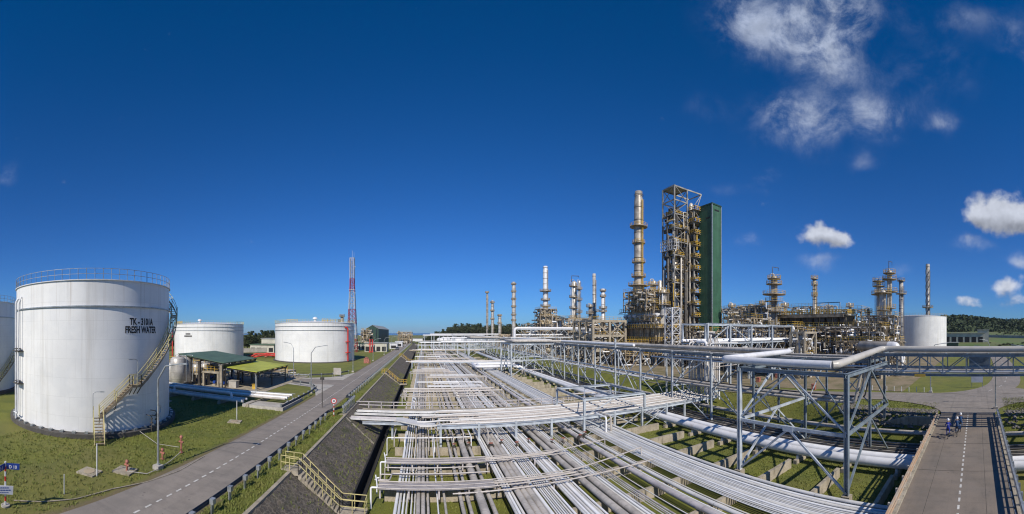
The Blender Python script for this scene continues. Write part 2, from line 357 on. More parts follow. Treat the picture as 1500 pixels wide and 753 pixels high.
WL = {}
def finish(o, par, label=None, cat=None, group=None, kind=None):
    C.objects.link(o)
    if par is not None:
        o.parent = par; o.location = -WL.get(par, Vector((0, 0, 0))); WL[o] = Vector((0, 0, 0))
    if label: o['label'] = label
    if cat: o['category'] = cat
    if group: o['group'] = group
    if kind: o['kind'] = kind
    elif cat: o['kind'] = 'thing'
    return o
NOSPLIT = {'lettering', 'marking', 'spokes', 'face', 'crown', 'roof_frame', 'pipework', 'rib', 'handlebar', 'pedals', 'wheel', 'rim', 'window', 'body', 'roof', 'shell', 'lattice_section', 'fan_plenum', 'frame', 'reflective_stripe', 'sign_blade', 'helmet', 'cable_ladder', 'stair', 'steps', 'stairs', 'ladder'}
def clusters(mb, marg=.12):
    n = len(mb.pr)
    if n < 2 or n > 900: return None
    B = []
    for v0, v1, f0, f1 in mb.pr:
        P = mb.v[v0:v1]; B.append((min(p[0] for p in P)-marg, min(p[1] for p in P)-marg, min(p[2] for p in P)-marg, max(p[0] for p in P)+marg, max(p[1] for p in P)+marg, max(p[2] for p in P)+marg))
    par = list(range(n))
    def find(i):
        while par[i] != i: par[i] = par[par[i]]; i = par[i]
        return i
    for i in range(n):
        a = B[i]
        for j in range(i):
            b = B[j]
            if a[0] <= b[3] and b[0] <= a[3] and a[1] <= b[4] and b[1] <= a[4] and a[2] <= b[5] and b[2] <= a[5]: par[find(i)] = find(j)
    g = {}
    for i in range(n): g.setdefault(find(i), []).append(i)
    return list(g.values())
def build(name, mb, m, par=None, label=None, cat=None, group=None, kind=None):
    if par is not None and kind is None and name not in NOSPLIT:
        cl = clusters(mb)
        if cl and 1 < len(cl) <= 90:
            first = None
            for c in cl:
                q = MB()
                for i in c:
                    v0, v1, f0, f1 = mb.pr[i]; o = len(q.v); q.v += mb.v[v0:v1]; q.f += [tuple(k-v0+o for k in f) for f in mb.f[f0:f1]]; q.sm += mb.sm[f0:f1]; q.mi += mb.mi[f0:f1]
                ob = build_one(name, q, m, par, label); first = first or ob
            return first
    if par is None and kind is None and cat:
        cl = clusters(mb, .10)
        if cl and 1 < len(cl) <= 40:
            xs = [p[0] for p in mb.v]; ys = [p[1] for p in mb.v]; zs = [p[2] for p in mb.v]
            t_ = thing(name, label, cat, ((min(xs)+max(xs))/2, (min(ys)+max(ys))/2, min(zs)), group)
            build(name.split('_')[-1], mb, m, t_); return t_
    return build_one(name, mb, m, par, label, cat, group, kind)
def build_one(name, mb, m, par=None, label=None, cat=None, group=None, kind=None):
    me = bpy.data.meshes.new(name)
    v = mb.v; org = Vector((0, 0, 0))
    if par is None and kind != 'structure' and v:
        xs = [p[0] for p in v]; ys = [p[1] for p in v]; zs = [p[2] for p in v]
        org = Vector(((min(xs)+max(xs))/2, (min(ys)+max(ys))/2, min(zs)))
        v = [(p[0]-org.x, p[1]-org.y, p[2]-org.z) for p in v]
    me.from_pydata(v, [], mb.f); me.polygons.foreach_set('use_smooth', mb.sm)
    ms = m if isinstance(m, (list, tuple)) else [m]
    for q in ms: me.materials.append(M[q] if isinstance(q, str) else q)
    if len(ms) > 1: me.polygons.foreach_set('material_index', mb.mi)
    me.update()
    o = bpy.data.objects.new(name, me); finish(o, par, label, cat, group, kind)
    if par is None: o.location = org; WL[o] = org
    return o
def thing(name, label, cat, loc=(0, 0, 0), group=None, rz=0):
    o = bpy.data.objects.new(name, None); finish(o, None, label, cat, group)
    o.location = Vector(loc); o.empty_display_size = .5; WL[o] = Vector(loc); return o
def copy_thing(root, loc, label, rz=None, group=None, sc=None):
    r = root.copy(); C.objects.link(r); r.location = Vector(loc); r['label'] = label
    if rz is not None: r.rotation_euler = (0, 0, rz)
    if sc: r.scale = (sc, sc, sc)
    if group: r['group'] = group
    for ch in list(root.children):
        c = ch.copy(); C.objects.link(c); c.parent = r
        for g_ in list(ch.children):
            k = g_.copy(); C.objects.link(k); k.parent = c
    return r
ORD = 'first second third fourth fifth sixth seventh eighth ninth tenth eleventh twelfth thirteenth fourteenth fifteenth sixteenth seventeenth eighteenth nineteenth'.split()
TENS = {2: 'twent', 3: 'thirt', 4: 'fort', 5: 'fift', 6: 'sixt', 7: 'sevent', 8: 'eight', 9: 'ninet'}
def nth(i):
    i += 1
    if i <= 19: return ORD[i-1]
    if i >= 100: return 'hundred-and-'+nth(i-101) if i > 100 else 'hundredth'
    a, b = divmod(i, 10)
    return TENS[a]+'ieth' if b == 0 else TENS[a]+'y-'+ORD[b-1]
def text_mesh(s, size, off=0.0, ext=0.0, align='CENTER', xs=1.0):
    cu = bpy.data.curves.new('t', 'FONT'); cu.body = s; cu.size = size; cu.offset = off; cu.extrude = ext; cu.align_x = align; cu.space_line = .95
    cu.resolution_u = 3
    o = bpy.data.objects.new('t', cu); C.objects.link(o); bpy.context.view_layer.update()
    me = bpy.data.meshes.new_from_object(o.evaluated_get(bpy.context.evaluated_depsgraph_get()))
    C.objects.unlink(o); bpy.data.objects.remove(o)
    V = [(v.co.x*xs, v.co.y, v.co.z) for v in me.vertices]; F = [tuple(p.vertices) for p in me.polygons]
    bpy.data.meshes.remove(me); return V, F
def flat_text(mb, s, size, origin, right, up, off=.02, xs=.9):
    V, F = text_mesh(s, size, off=off, xs=xs); o, r, u = Vector(origin), Vector(right), Vector(up)
    return mb.add([o+r*x+u*y for x, y, z in V], F)
rnd = random.Random(7)
# ================================================================ THE SETTING
def lerp(a, b, t): t = max(0., min(1., t)); return a+(b-a)*t
def ss(t): t = max(0., min(1., t)); return t*t*(3-2*t)
def plateau(x, y):                       # plant side of the pipe way
    z = lerp(0, -1.0, (y-20)/45)
    if x > 160: z += (x-160)*.055*ss((x-160)/80) if x < 430 else 270*.055
    if y > 60: z = lerp(z, -.6 if x < 160 else z, (y-60)/100)
    return z
def zt(x, y):
    if y > 420: base = lerp(-3, -.5, (y-420)/60)
    else: base = -3.0
    if x <= -10: return 0.0 if x > -60 else 0.0
    if x < -5.8: return lerp(-.15, base, (x+9.8)/4.0)
    s0, s1 = (41.5, 46.5) if y < 17 else (lerp(41.5, 45.4, (y-17)/8), lerp(46.5, 50.2, (y-17)/8))
    if y < -14: s0, s1 = (41.5, 46.5)
    if x <= s0: return base
    p = plateau(x, y)
    if x >= s1: return p
    return lerp(base, p, ss((x-s0)/(s1-s0)))
xs = [-6000, -2500, -1000, -500, -260, -160] + [-110+5*i for i in range(18)] + [-22, -20, -18, -16, -14, -12, -10.6, -10.0, -9.8, -8.8, -7.8, -6.8, -5.8, -5.72, -5.70, -4.82, -4.80, -4.4] + [-3+2*i for i in range(21)] + [39, 41, 41.5] + [42+.75*i for i in range(13)] + [52+2*i for i in range(14)] + [84, 92, 100, 110, 120, 140, 160, 175, 190, 210, 230, 260, 300, 350, 430, 600, 1000, 2500, 6000]
xs = sorted(set(xs))
ys = sorted(set([-6000, -2000, -900, -500, -300, -200, -120, -80, -60, -50, -40, -30, -25, -20, -16, -14, -12, -10, -8] + [-6+1.5*i for i in range(50)] + [70+4*i for i in range(20)] + [155, 165, 180, 200, 225, 250, 280, 320, 360, 420, 450, 480, 550, 700, 900, 1300, 2500, 6000]))
g_ = MB(); P = []
for j, y in enumerate(ys):
    for i, x in enumerate(xs):
        z = zt(x, y)
        if -5.71 < x < -4.81 and -60 < y < 400: z = -4.3
        elif -20 < x < 70 and abs(z) > .001: z += rnd.uniform(-.03, .03)
        if x < -19: z += rnd.uniform(-.05, .03) if x > -100 else 0
        P.append((x, y, z-.02))
n = len(xs); F = []
for j in range(len(ys)-1):
    for i in range(n-1): F.append((j*n+i, j*n+i+1, (j+1)*n+i+1, (j+1)*n+i))
g_.add(P, F, True)
build('ground', g_, 'grass', kind='structure')

def sheet(name, m, quads, dz, kind='structure', **k):
    mb = MB()
    for q in quads: mb.add([(x, y, (zt(x, y) if len(p) == 2 else p[2])+dz) for p in q for x, y in [p[:2]]], [tuple(range(len(q)))])
    return build(name, mb, m, kind=kind, **k)
def strip(mb, pts, w_, dz, zf=zt, step=2.0, uw=1):
    # ribbon along a centre line, draped over the land
    L = []
    for a, b in zip(pts, pts[1:]):
        k = max(1, int(math.dist(a, b)/step)); L += [(a[0]+(b[0]-a[0])*i/k, a[1]+(b[1]-a[1])*i/k) for i in range(k)]
    L.append(pts[-1]); V = []
    for i, p in enumerate(L):
        a, b = L[max(0, i-1)], L[min(len(L)-1, i+1)]; d = Vector((b[0]-a[0], b[1]-a[1], 0)).normalized(); nn = Vector((-d.y, d.x, 0))
        for s_ in (-1, 1):
            q = Vector((p[0], p[1], 0))+nn*s_*w_/2; V.append((q.x, q.y, zf(q.x, q.y)+dz))
    return mb.add(V, [(2*i, 2*i+1, 2*i+3, 2*i+2)[::-1] for i in range(len(L)-1)])
def smooth_pts(P, n=8):
    out = []
    for i in range(len(P)-1):
        p0, p1, p2, p3 = P[max(0, i-1)], P[i], P[i+1], P[min(len(P)-1, i+2)]
        for j in range(n):
            t_ = j/n; out.append(tuple(.5*((2*p1[k])+(-p0[k]+p2[k])*t_+(2*p0[k]-5*p1[k]+4*p2[k]-p3[k])*t_*t_+(-p0[k]+3*p1[k]-3*p2[k]+p3[k])*t_**3) for k in range(2)))
    return out+[P[-1]]

# left road along the pipe way
m_ = MB(); m_.box(-17.5, -80, -.3, -12.5, 620, .012); build('road', m_, 'road', kind='structure')
m_ = MB()
y = -60
while y < 420:
    m_.box(-15.05, y, .014, -14.92, y+.5, .020); y += .96
build('road_marking', m_, 'line', kind='structure')
# side road branching to the left, with pale concrete aprons
m_ = MB(); m_.box(-120, 68.2, -.2, -17.5, 75.2, .010); build('side_road', m_, 'road', kind='structure')
m_ = MB()
m_.add([(-17.5, 55.5, .03), (-17.5, 68.2, .03), (-34, 68.2, .03), (-27, 66.4, .03), (-21.5, 64.4, .03), (-19.2, 60.5, .03)], [(0, 1, 2, 3, 4, 5)])
m_.add([(-17.5, 75.2, .03), (-17.5, 90, .03), (-19.0, 85.5, .03), (-21.5, 79.5, .03), (-27, 76.8, .03), (-34, 75.2, .03)], [(0, 1, 2, 3, 4, 5)])
build('apron', m_, 'concrete_pale', kind='structure')
# stone pitched slope down to the drain
m_ = MB(); V = []; cols = 14; rows = 0; yy = -40.0
while yy < 380:
    for i in range(cols):
        x = -9.75+(3.95)*i/(cols-1); V.append((x, yy+rnd.uniform(-.05, .05), lerp(-.13, -2.98, (x+9.8)/4.0)+.05+rnd.uniform(-.05, .06)))
    rows += 1; yy += .42 if yy < 70 else 3
m_.add(V, [(j*cols+i, j*cols+i+1, (j+1)*cols+i+1, (j+1)*cols+i) for j in range(rows-1) for i in range(cols-1)], False)
build('stone_slope', m_, 'stone', kind='structure')
m_ = MB(); m_.box(-10.02, -40, -.3, -9.74, 380, .02); build('slope_kerb', m_, 'concrete', kind='structure')
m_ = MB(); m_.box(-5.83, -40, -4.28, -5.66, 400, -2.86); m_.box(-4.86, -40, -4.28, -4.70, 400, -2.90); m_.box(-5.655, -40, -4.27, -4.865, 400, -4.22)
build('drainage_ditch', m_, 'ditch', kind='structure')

# perpendicular road over the bridge
m_ = MB(); m_.box(-12.5, -2.35, -.1, 15.9, 4.55, .016); m_.box(15.9, -2.35, -.1, 45.5, 4.55, .016); build('bridge_road', m_, 'bridgeroad', kind='structure')
cross = smooth_pts([(58.5, -160), (58, -60), (57.5, -10), (57.3, 8), (55.0, 22), (53.3, 38), (52.6, 55), (52.6, 90), (52.6, 300)])
m_ = MB(); strip(m_, cross, 6.4, .05); build('cross_road', m_, 'road', kind='structure')
# flared mouth of the junction
def arc(p0, c, p1, n=8): return [tuple((1-t)**2*p0[k]+2*t*(1-t)*c[k]+t*t*p1[k] for k in range(2)) for t in [i/n for i in range(n+1)]]
o_ = arc((45.2, 4.55), (50.5, 4.9), (52.8, 13.5)); q_ = arc((54.0, -11), (52.5, -3.2), (45.2, -2.35))
m_ = MB(); V = [(x, y, max(zt(x, y), plateau(x, y))+.062) for x, y in o_+[(56, 13.5), (56, -11)]+q_]; m_.add(V, [tuple(range(len(V)))]); build('junction', m_, 'road', kind='structure')
onward = smooth_pts([(58, 0.2), (64, -2.8), (72, -5.6), (88, -7.4), (120, -8.8), (170, -9.0), (240, -8.0), (330, -2)])
m_ = MB(); strip(m_, onward, 6.4, .070)
o_ = arc((60, 8), (61.4, 1.5), (68, -1.2)); V = [(x, y, zt(x, y)+.078) for x, y in o_+[(68, -6), (60, -12)]]; m_.add(V, [tuple(range(len(V)))])
build('onward_road', m_, 'road', kind='structure')
m_ = MB()
x = 16.0
while x < 51.5:
    m_.box(x, 1.02, .020, x+.5, 1.16, .026); x += .97
def dashes(mb, pts, w_, dz, on, off):
    run = 0; seg = []
    for a, b in zip(pts, pts[1:]):
        L = math.dist(a, b); k = max(1, int(L/.5))
        for i in range(k):
            p = (a[0]+(b[0]-a[0])*i/k, a[1]+(b[1]-a[1])*i/k); run += L/k
            if run % (on+off) < on: seg.append(p)
            else:
                if len(seg) > 1: strip(mb, seg, w_, dz, step=1)
                seg = []
dashes(m_, cross, .14, .085, 2.0, 2.0); dashes(m_, onward[6:], .14, .10, 3.0, 3.0)
build('lane_marking', m_, 'line', kind='structure')
m_ = MB()
for x in (26.6, 33.2, 41.2, 45.3): m_.box(x, -2.34, .0165, x+.045, 4.54, .0205)
for y in (-.6, 3.1): m_.box(16, y, .0165, 45, y+.018, .0195)
build('road_joint', m_, 'rubber', kind='structure')
# bridge
br = thing('road_bridge', 'flat concrete road bridge carrying the road over the twin white pipes', 'bridge', (30, 1, -3))
m_ = MB(); m_.box(-9, -2.75, -.75, 45.5, 5.0, -.104); build('deck', m_, 'concrete', br)
m_ = MB()
m_.box(-9, 4.56, -.103, 41.5, 4.86, .16); build('kerb', m_, 'concrete', br)
m_ = MB(); m_.box(-9, -2.70, -.103, 43, -2.36, .16); build('kerb', m_, 'concrete', br)
for x in (-6.4, 8, 24.9, 36.2, 44.6):
    m_ = MB(); m_.box(x-.35, -2.6, -3.05, x+.35, 4.85, -.752); build('pier', m_, 'concrete', br)
m_ = MB(); m_.box(44.2, 5.02, -3.05, 44.6, 9.0, -.25); m_.add([(44.2, 9, -3), (44.6, 9, -3), (44.6, 9, -.3), (44.2, 9, -.3), (44.2, 13.5, -3), (44.6, 13.5, -3), (44.6, 13.5, -1.6), (44.2, 13.5, -1.6)], [(0,1,2,3),(4,7,6,5),(0,3,7,4),(1,5,6,2),(3,2,6,7)])
build('wing_wall', m_, 'concrete', br)
def barrier(name, label, x0, x1, y, zoff, mrail, mpost, step, top, beamh=.16, par=None, side=1):
    t_ = thing(name, label, 'guardrail', ((x0+x1)/2, y, 0))
    m_ = MB(); m_.beam((x0, y, top), (x1, y, top), .13, beamh); build('rail', m_, mrail, t_)
    m_ = MB(); m_.beam((x0, y, top-.36), (x1, y, top-.36), .06, .10); build('rail', m_, mrail, t_)
    x = x0+.2
    while x < x1:
        m_ = MB(); m_.box(x-.07, y+side*.07, zoff, x+.07, y+side*.26, top+.02); m_.box(x-.13, y+side*.05, zoff-.02, x+.13, y+side*.42, zoff+.05); build('post', m_, mpost, t_); x += step
    return t_
M['orange'] = mat('faded_orange_rail', (.50, .33, .20), .6, c2=(.42, .36, .29), scale=1.2, extra=rusty(.5, (.3, .14, .07), 1.0, .5))
barrier('guardrail', 'faded orange and grey guardrail along the left edge of the road bridge', 2, 42.0, 4.70, .16, 'orange', 'concrete_pale', 1.9, .86)
barrier('guardrail', 'galvanised guardrail with many short posts along the right edge of the road bridge', 2, 43.5, -2.52, .16, 'galv', 'galv', 1.25, .92, .24, side=-1)
m_ = MB()
x = 15
while x < 42: m_.box(x, -2.30, .020, x+.9, -2.22, .05); x += 1.2
build('edge_marking', m_, 'line', kind='structure')
# big boulders on the bank below the junction
def rock(mb, c, r):
    n = 5; V = []; ph = rnd.uniform(0, 6)
    V.append((c[0], c[1], c[2]+r*rnd.uniform(.5, .8)))
    for k, (rr, z) in enumerate(((.75, .45), (1, .0))):
        for j in range(n): a = ph+2*pi*j/n; q = r*rr*rnd.uniform(.8, 1.2); V.append((c[0]+q*cos(a), c[1]+q*sin(a), c[2]+z*r*rnd.uniform(.7, 1.1)))
    F = [(0, 1+j, 1+(j+1)%n) for j in range(n)]+[(1+j, 1+n+j, 1+n+(j+1)%n, 1+(j+1)%n) for j in range(n)]
    mb.add(V, F)
m_ = MB()
for i in range(1500):
    y = rnd.uniform(5.2, 19); x = rnd.uniform(43.9, 47.6)+(max(0, y-14))*.35
    if rnd.random() < .3: y = rnd.uniform(-20, -3.6)
    rock(m_, (x, y, zt(x, y)-.06), rnd.uniform(.12, .30))
build('rubble', m_, 'rubble', kind='stuff')
# sea strip and low shore beyond the far end
m_ = MB(); m_.add([(-900, 1300, .10), (900, 1300, .10), (3000, 5950, .10), (-3000, 5950, .10)], [(0, 1, 2, 3)]); build('sea', m_, 'sea', kind='structure')
m_ = MB()                               # bare earth yard of the plant
V = [(60.9, 14), (60.9, 24), (58.6, 33), (57, 44), (56.6, 62), (56.6, 300), (150, 300), (150, 12), (90, 10), (66, 10)]
def fill_yard():
    X = [61+i*3 for i in range(34)]; Y = [13+i*3 for i in range(96)]; V = []
    for y in Y:
        for x in X:
            x2 = x-(4.2*ss((y-16)/40)); V.append((x2, y, zt(x2, y)+.03))
    nX = len(X); return V, [(j*nX+i, j*nX+i+1, (j+1)*nX+i+1, (j+1)*nX+i) for j in range(len(Y)-1) for i in range(nX-1)]
V, F = fill_yard(); m_.add(V, F, True); build('plant_yard', m_, 'soil', kind='structure')
m_ = MB(); V = []                       # sunlit fields on the rise to the right
X = [175, 200, 240, 290, 350, 440]; Y = [-260, -200, -140, -100, -60, -20, 20, 60]
for y in Y:
    for x in X: V.append((x, y, max(zt(x, y), zt(x+10, y)-.4)+.25))
m_.add(V, [(j*6+i, j*6+i+1, (j+1)*6+i+1, (j+1)*6+i) for j in range(7) for i in range(5)], True); build('field', m_, 'field', kind='structure')

# ================================================================ LEFT SIDE
def wall_text(mb, s, size, c, R, theta, z, xs=.72):
    V, F = text_mesh(s, size, off=.035, xs=xs)
    return mb.add([(c[0]+R*cos(theta+x/R), c[1]+R*sin(theta+x/R), c[2]+z+y) for x, y, q in V], F)
def big_tank(c, R, H, label, ringz, text=None, base=.45, nrail=72, name='storage_tank', wallm='tank', railm='galv', group=None):
    t_ = thing(name, label, 'storage tank', c, group)
    m_ = MB(); m_.lathe(c, [(R, base), (R, H)], 96); build('shell', m_, wallm, t_)
    m_ = MB(); m_.lathe(c, [(R+.12, H), (R*.6, H+R*.045), (.01, H+R*.07)], 96); build('roof', m_, 'white', t_)
    m_ = MB(); m_.lathe(c, [(R+.75, -.1), (R+.75, base-.05), (R-.1, base)], 96, smooth=False); build('foundation', m_, 'concrete_dark', t_)
    for z in ringz:
        m_ = MB(); m_.lathe(c, [(R, z), (R+.16, z), (R+.16, z+.12), (R, z+.12)], 96, smooth=False); build('wind_girder', m_, 'galv', t_)
    m_ = MB(); m_.lathe(c, [(R, H-.02), (R+.14, H-.02), (R+.14, H+.06), (R, H+.06)], 96, smooth=False); build('rim', m_, 'white', t_)
    m_ = MB(); m_.ringrail(c, R+.05, c[2]+H+.06, 1.1, nrail, .022); build('railing', m_, railm, t_)
    if text:
        th, rows = text
        m_ = MB()
        for s, size, z in rows: wall_text(m_, s, size, c, R+.025, th, z, .68)
        build('lettering', m_, 'black', t_)
    return t_
# --- fresh water tank
T1 = A(136, 45.1); th0 = atan2(-T1.y, -T1.x)         # bearing from tank to the viewing tower
tk = big_tank(T1, 9.7, 15.8, 'tall white water tank marked TK-3101A FRESH WATER beside the road', [13.1], (th0+radians(32.5), [('TK - 3101A', .98, 11.30), ('FRESH WATER', .98, 10.45)]))
m_ = MB()
for i in range(26):
    a = th0-1.6+i*.128
    m_.obox((T1.x+10.0*cos(a), T1.y+10.0*sin(a)), .35, .35, .4, .62, a)
build('anchor_bolt', m_, 'galv', tk)
def wallp(c, R, a, z): return (c[0]+R*cos(a), c[1]+R*sin(a), z)
# riser pipes on the left flank
m_ = MB(); a = th0-radians(60)
m_.tube([wallp(T1, 10.2, a-.012, .5), wallp(T1, 10.2, a-.012, 14.0), wallp(T1, 9.9, a+.0, 14.5), wallp(T1, 9.65, a+.02, 14.2)], .13, 8, .5)
build('riser_pipe', m_, 'white', tk)
m_ = MB(); m_.tube([wallp(T1, 10.3, a-.06, 1.2), wallp(T1, 10.3, a+.075, 1.2), wallp(T1, 10.15, a+.075, 13.9), wallp(T1, 9.8, a+.075, 14.6)], .07, 8, .4); build('riser_pipe', m_, 'white', tk)
m_ = MB()
for z in (4.6, 8.3): m_.obox((T1.x+10.0*cos(a+.02), T1.y+10.0*sin(a+.02)), .8, 1.7, z, z+.12, a); m_.obox((T1.x+10.1*cos(a+.02), T1.y+10.1*sin(a+.02)), .5, 1.2, z+.3, z+.38, a)
build('pipe_bracket', m_, 'darksteel', tk)
# spiral stair
def spiral(c, R, pts, t_, wd=.8, mrail='ypale', mst='galv'):
    tr = MB(); rl = MB(); bk = MB(); N = 12
    for (a0, z0), (a1, z1) in zip(pts, pts[1:]):
        n = max(3, int(abs(z1-z0)/.24)) if z1 != z0 else 5
        for i in range(n):
            f = (i+.5)/n; a = a0+(a1-a0)*f; z = z0+(z1-z0)*f
            tr.beam(wallp(c, R+.12, a, z), wallp(c, R+wd, a, z), .28 if z1 != z0 else (abs(a1-a0)*R/n), .05)
        for i in range(n):
            f0, f1 = i/n, (i+1)/n
            for rr in (R+.1, R+wd):
                tr.beam(wallp(c, rr, a0+(a1-a0)*f0, z0+(z1-z0)*f0-.1), wallp(c, rr, a0+(a1-a0)*f1, z0+(z1-z0)*f1-.1), .05, .24)
            for h in (.55, 1.05):
                for rr in (R+wd, R+.1): rl.beam(wallp(c, rr, a0+(a1-a0)*f0, z0+(z1-z0)*f0+h), wallp(c, rr, a0+(a1-a0)*f1, z0+(z1-z0)*f1+h), .05)
        k = max(2, n//5)
        for i in range(k+1):
            f = i/k; a = a0+(a1-a0)*f; z = z0+(z1-z0)*f
            for rr in (R+wd, R+.1): rl.beam(wallp(c, rr, a, z-.1), wallp(c, rr, a, z+1.05), .06)
            bk.beam(wallp(c, R+.02, a, z-1.0), wallp(c, R+wd, a, z-.15), .07); bk.beam(wallp(c, R, a, z-.2), wallp(c, R+wd, a, z-.2), .07)
    st = build('stair', tr, 'tan', t_); build('handrail', rl, mrail, st); build('bracket', bk, 'darksteel', st)
a_ = th0+radians(3.5)
spiral(T1, 9.9, [(a_, 2.25), (th0+radians(22), 5.15), (th0+radians(27.5), 5.15), (th0+radians(76), 12.6), (th0+radians(82), 12.6), (th0+radians(112), 15.9)], tk)
m_ = MB(); p0 = Vector(wallp(T1, 12.5, a_-.01, .05)); p1 = Vector(wallp(T1, 10.4, a_-.01, 2.2)); sd2 = Vector((-sin(a_), cos(a_), 0))
m_.stair(p0, p1, .9, sd2); st = build('entry_stair', m_, 'tan', tk)
m_ = MB()
for s in (-1, 1):
    a0, a1 = p0+sd2*.48*s, p1+sd2*.48*s
    for h in (.55, 1.05): m_.beam(a0+Vector((0,0,h)), a1+Vector((0,0,h)), .05)
    for f in (0, .5, 1): q = a0.lerp(a1, f); m_.beam(q-Vector((0, 0, 0 if f < 1 else 2.1)), q+Vector((0, 0, 1.05)), .06)
build('handrail', m_, 'ypale', st)
def gooseneck(mb, base, h, dirv, arm=.8, r=.035, lamp=(.42, .16, .09)):
    b = Vector(base); d = Vector(dirv).normalized()
    mb.tube([b, b+Vector((0,0,h*.93)), b+Vector((0,0,h))+d*arm*.35, b+Vector((0,0,h*1.0))+d*arm], r, 6, .5)
    q = b+Vector((0,0,h))+d*arm; mb.beam(q, q+d*lamp[0], lamp[1], lamp[2]); return mb
for aa, z, dsg in ((a_-.06, 2.2, 1), (th0+radians(25), 5.3, -1), (th0+radians(58), 10.2, -1)):
    b = wallp(T1, 10.72, aa, z); dv = Vector((-sin(aa), cos(aa), 0))*(dsg)
    m_ = gooseneck(MB(), b, 2.5, dv, .7); build('stair_lamp', m_, 'galv', tk)
m_ = MB()
for k in range(12): a = 2*pi*k/12; b = 2*pi*(k+1)/12; cz = 1.9; aa = th0+radians(49); m_.beam((T1.x+9.75*cos(aa+.05*cos(a)), T1.y+9.75*sin(aa+.05*cos(a)), cz+.48*sin(a)), (T1.x+9.75*cos(aa+.05*cos(b)), T1.y+9.75*sin(aa+.05*cos(b)), cz+.48*sin(b)), .12)
build('manhole_ring', m_, 'white', tk)
for dd, zz in ((36, 1.7), (40, 2.1), (41.5, 1.5)):
    m_ = MB(); aa = th0+radians(dd); m_.tube([wallp(T1, 10.5, aa, .1), wallp(T1, 10.5, aa, zz), wallp(T1, 9.7, aa, zz)], .05, 6, .2); m_.cyl(wallp(T1, 10.5, aa, zz*.55), .16, .12, 8); m_.cyl(wallp(T1, 10.5, aa, zz*.8), .12, .1, 8); build('valve_pipe', m_, 'darksteel', tk)
# --- neighbouring tank at the frame's edge
T0 = A(-52, 68); tk0 = big_tank(T0, 9.7, 15.8, 'white tank half cut off behind the left side of the fresh water tank', [13.1], nrail=60)
h0 = atan2(-T0.y, -T0.x); spiral(T0, 9.9, [(h0+radians(20), 0.4), (h0+radians(62), 6.5)], tk0)
# --- two wide tanks further off
T2 = A(461, 135.6); h2 = atan2(-T2.y, -T2.x)
tk2 = big_tank(T2, 15.2, 13.9, 'wide white tank with a bright red riser pipe, beside the far road', [11.2, 12.6], base=.3, nrail=90, railm='ypale')
m_ = MB(); a = h2+radians(48)
m_.tube([wallp(T2, 15.9, a, .3), wallp(T2, 15.9, a, 11.8), wallp(T2, 15.6, a-.03, 12.4), wallp(T2, 15.2, a-.06, 12.2)], .26, 8, .6); build('riser_pipe', m_, 'red', tk2)
m_ = MB(); m_.obox((T2.x+15.9*cos(a), T2.y+15.9*sin(a)), 1.2, 1.2, 7.0, 7.3, a); m_.obox((T2.x+15.9*cos(a), T2.y+15.9*sin(a)), 1.0, 1.6, 3.2, 3.5, a); build('pipe_bracket', m_, 'red', tk2)
m_ = MB(); m_.cyl((T2.x+3, T2.y-9, 14.3), .5, 1.2, 10); m_.lathe((T2.x+3, T2.y-9, 15.5), [(.9, -.2), (.8, .3), (.01, .6)], 12); build('vent', m_, 'white', tk2)
m_ = MB(); m_.rail([(T2.x+6, T2.y-10, 14.2), (T2.x+11, T2.y-7, 14.1), (T2.x+11, T2.y-3, 14.1)], 1.1, 1.0, .06); build('roof_railing', m_, 'yellow', tk2)
m_ = MB(); m_.rail([(-8+T2.x, T2.y-9, 14.2), (T2.x-3, T2.y-11, 14.2)], 1.0, 1.0, .05); build('roof_railing', m_, 'yellow', tk2)
T3 = A(306, 153); h3 = atan2(-T3.y, -T3.x)
tk3 = big_tank(T3, 15.0, 13.9, 'wide white tank with small lettering behind the green canopy roof', [11.2, 12.6], base=.3, nrail=90, railm='ypale')
m_ = MB()                                 # unreadable two-line marking: kept as two rows of short dashes
for z, w0, k in ((9.6, -.10, 5), (8.7, -.16, 8)):
    for i in range(k):
        aa = h3-radians(33)+(i-k/2)*.032; m_.obox((T3.x+15.03*cos(aa), T3.y+15.03*sin(aa)), .05, .36, z, z+.62, aa)
build('marking', m_, 'darksteel', tk3)
m_ = MB(); m_.cyl((T3.x+1, T3.y-8, 14.3), .5, 1.2, 10); m_.lathe((T3.x+1, T3.y-8, 15.5), [(.9, -.2), (.8, .3), (.01, .6)], 12); build('vent', m_, 'white', tk3)
m_ = MB(); m_.rail([(T3.x-11, T3.y-8, 14.2), (T3.x-6, T3.y-11, 14.2)], 1.1, 1.0, .06); build('roof_railing', m_, 'yellow', tk3)
a = h3+radians(-78); m_ = MB(); m_.tube([wallp(T3, 15.9, a, .3), wallp(T3, 15.9, a, 12.0)], .26, 8); build('riser_pipe', m_, 'red', tk3)

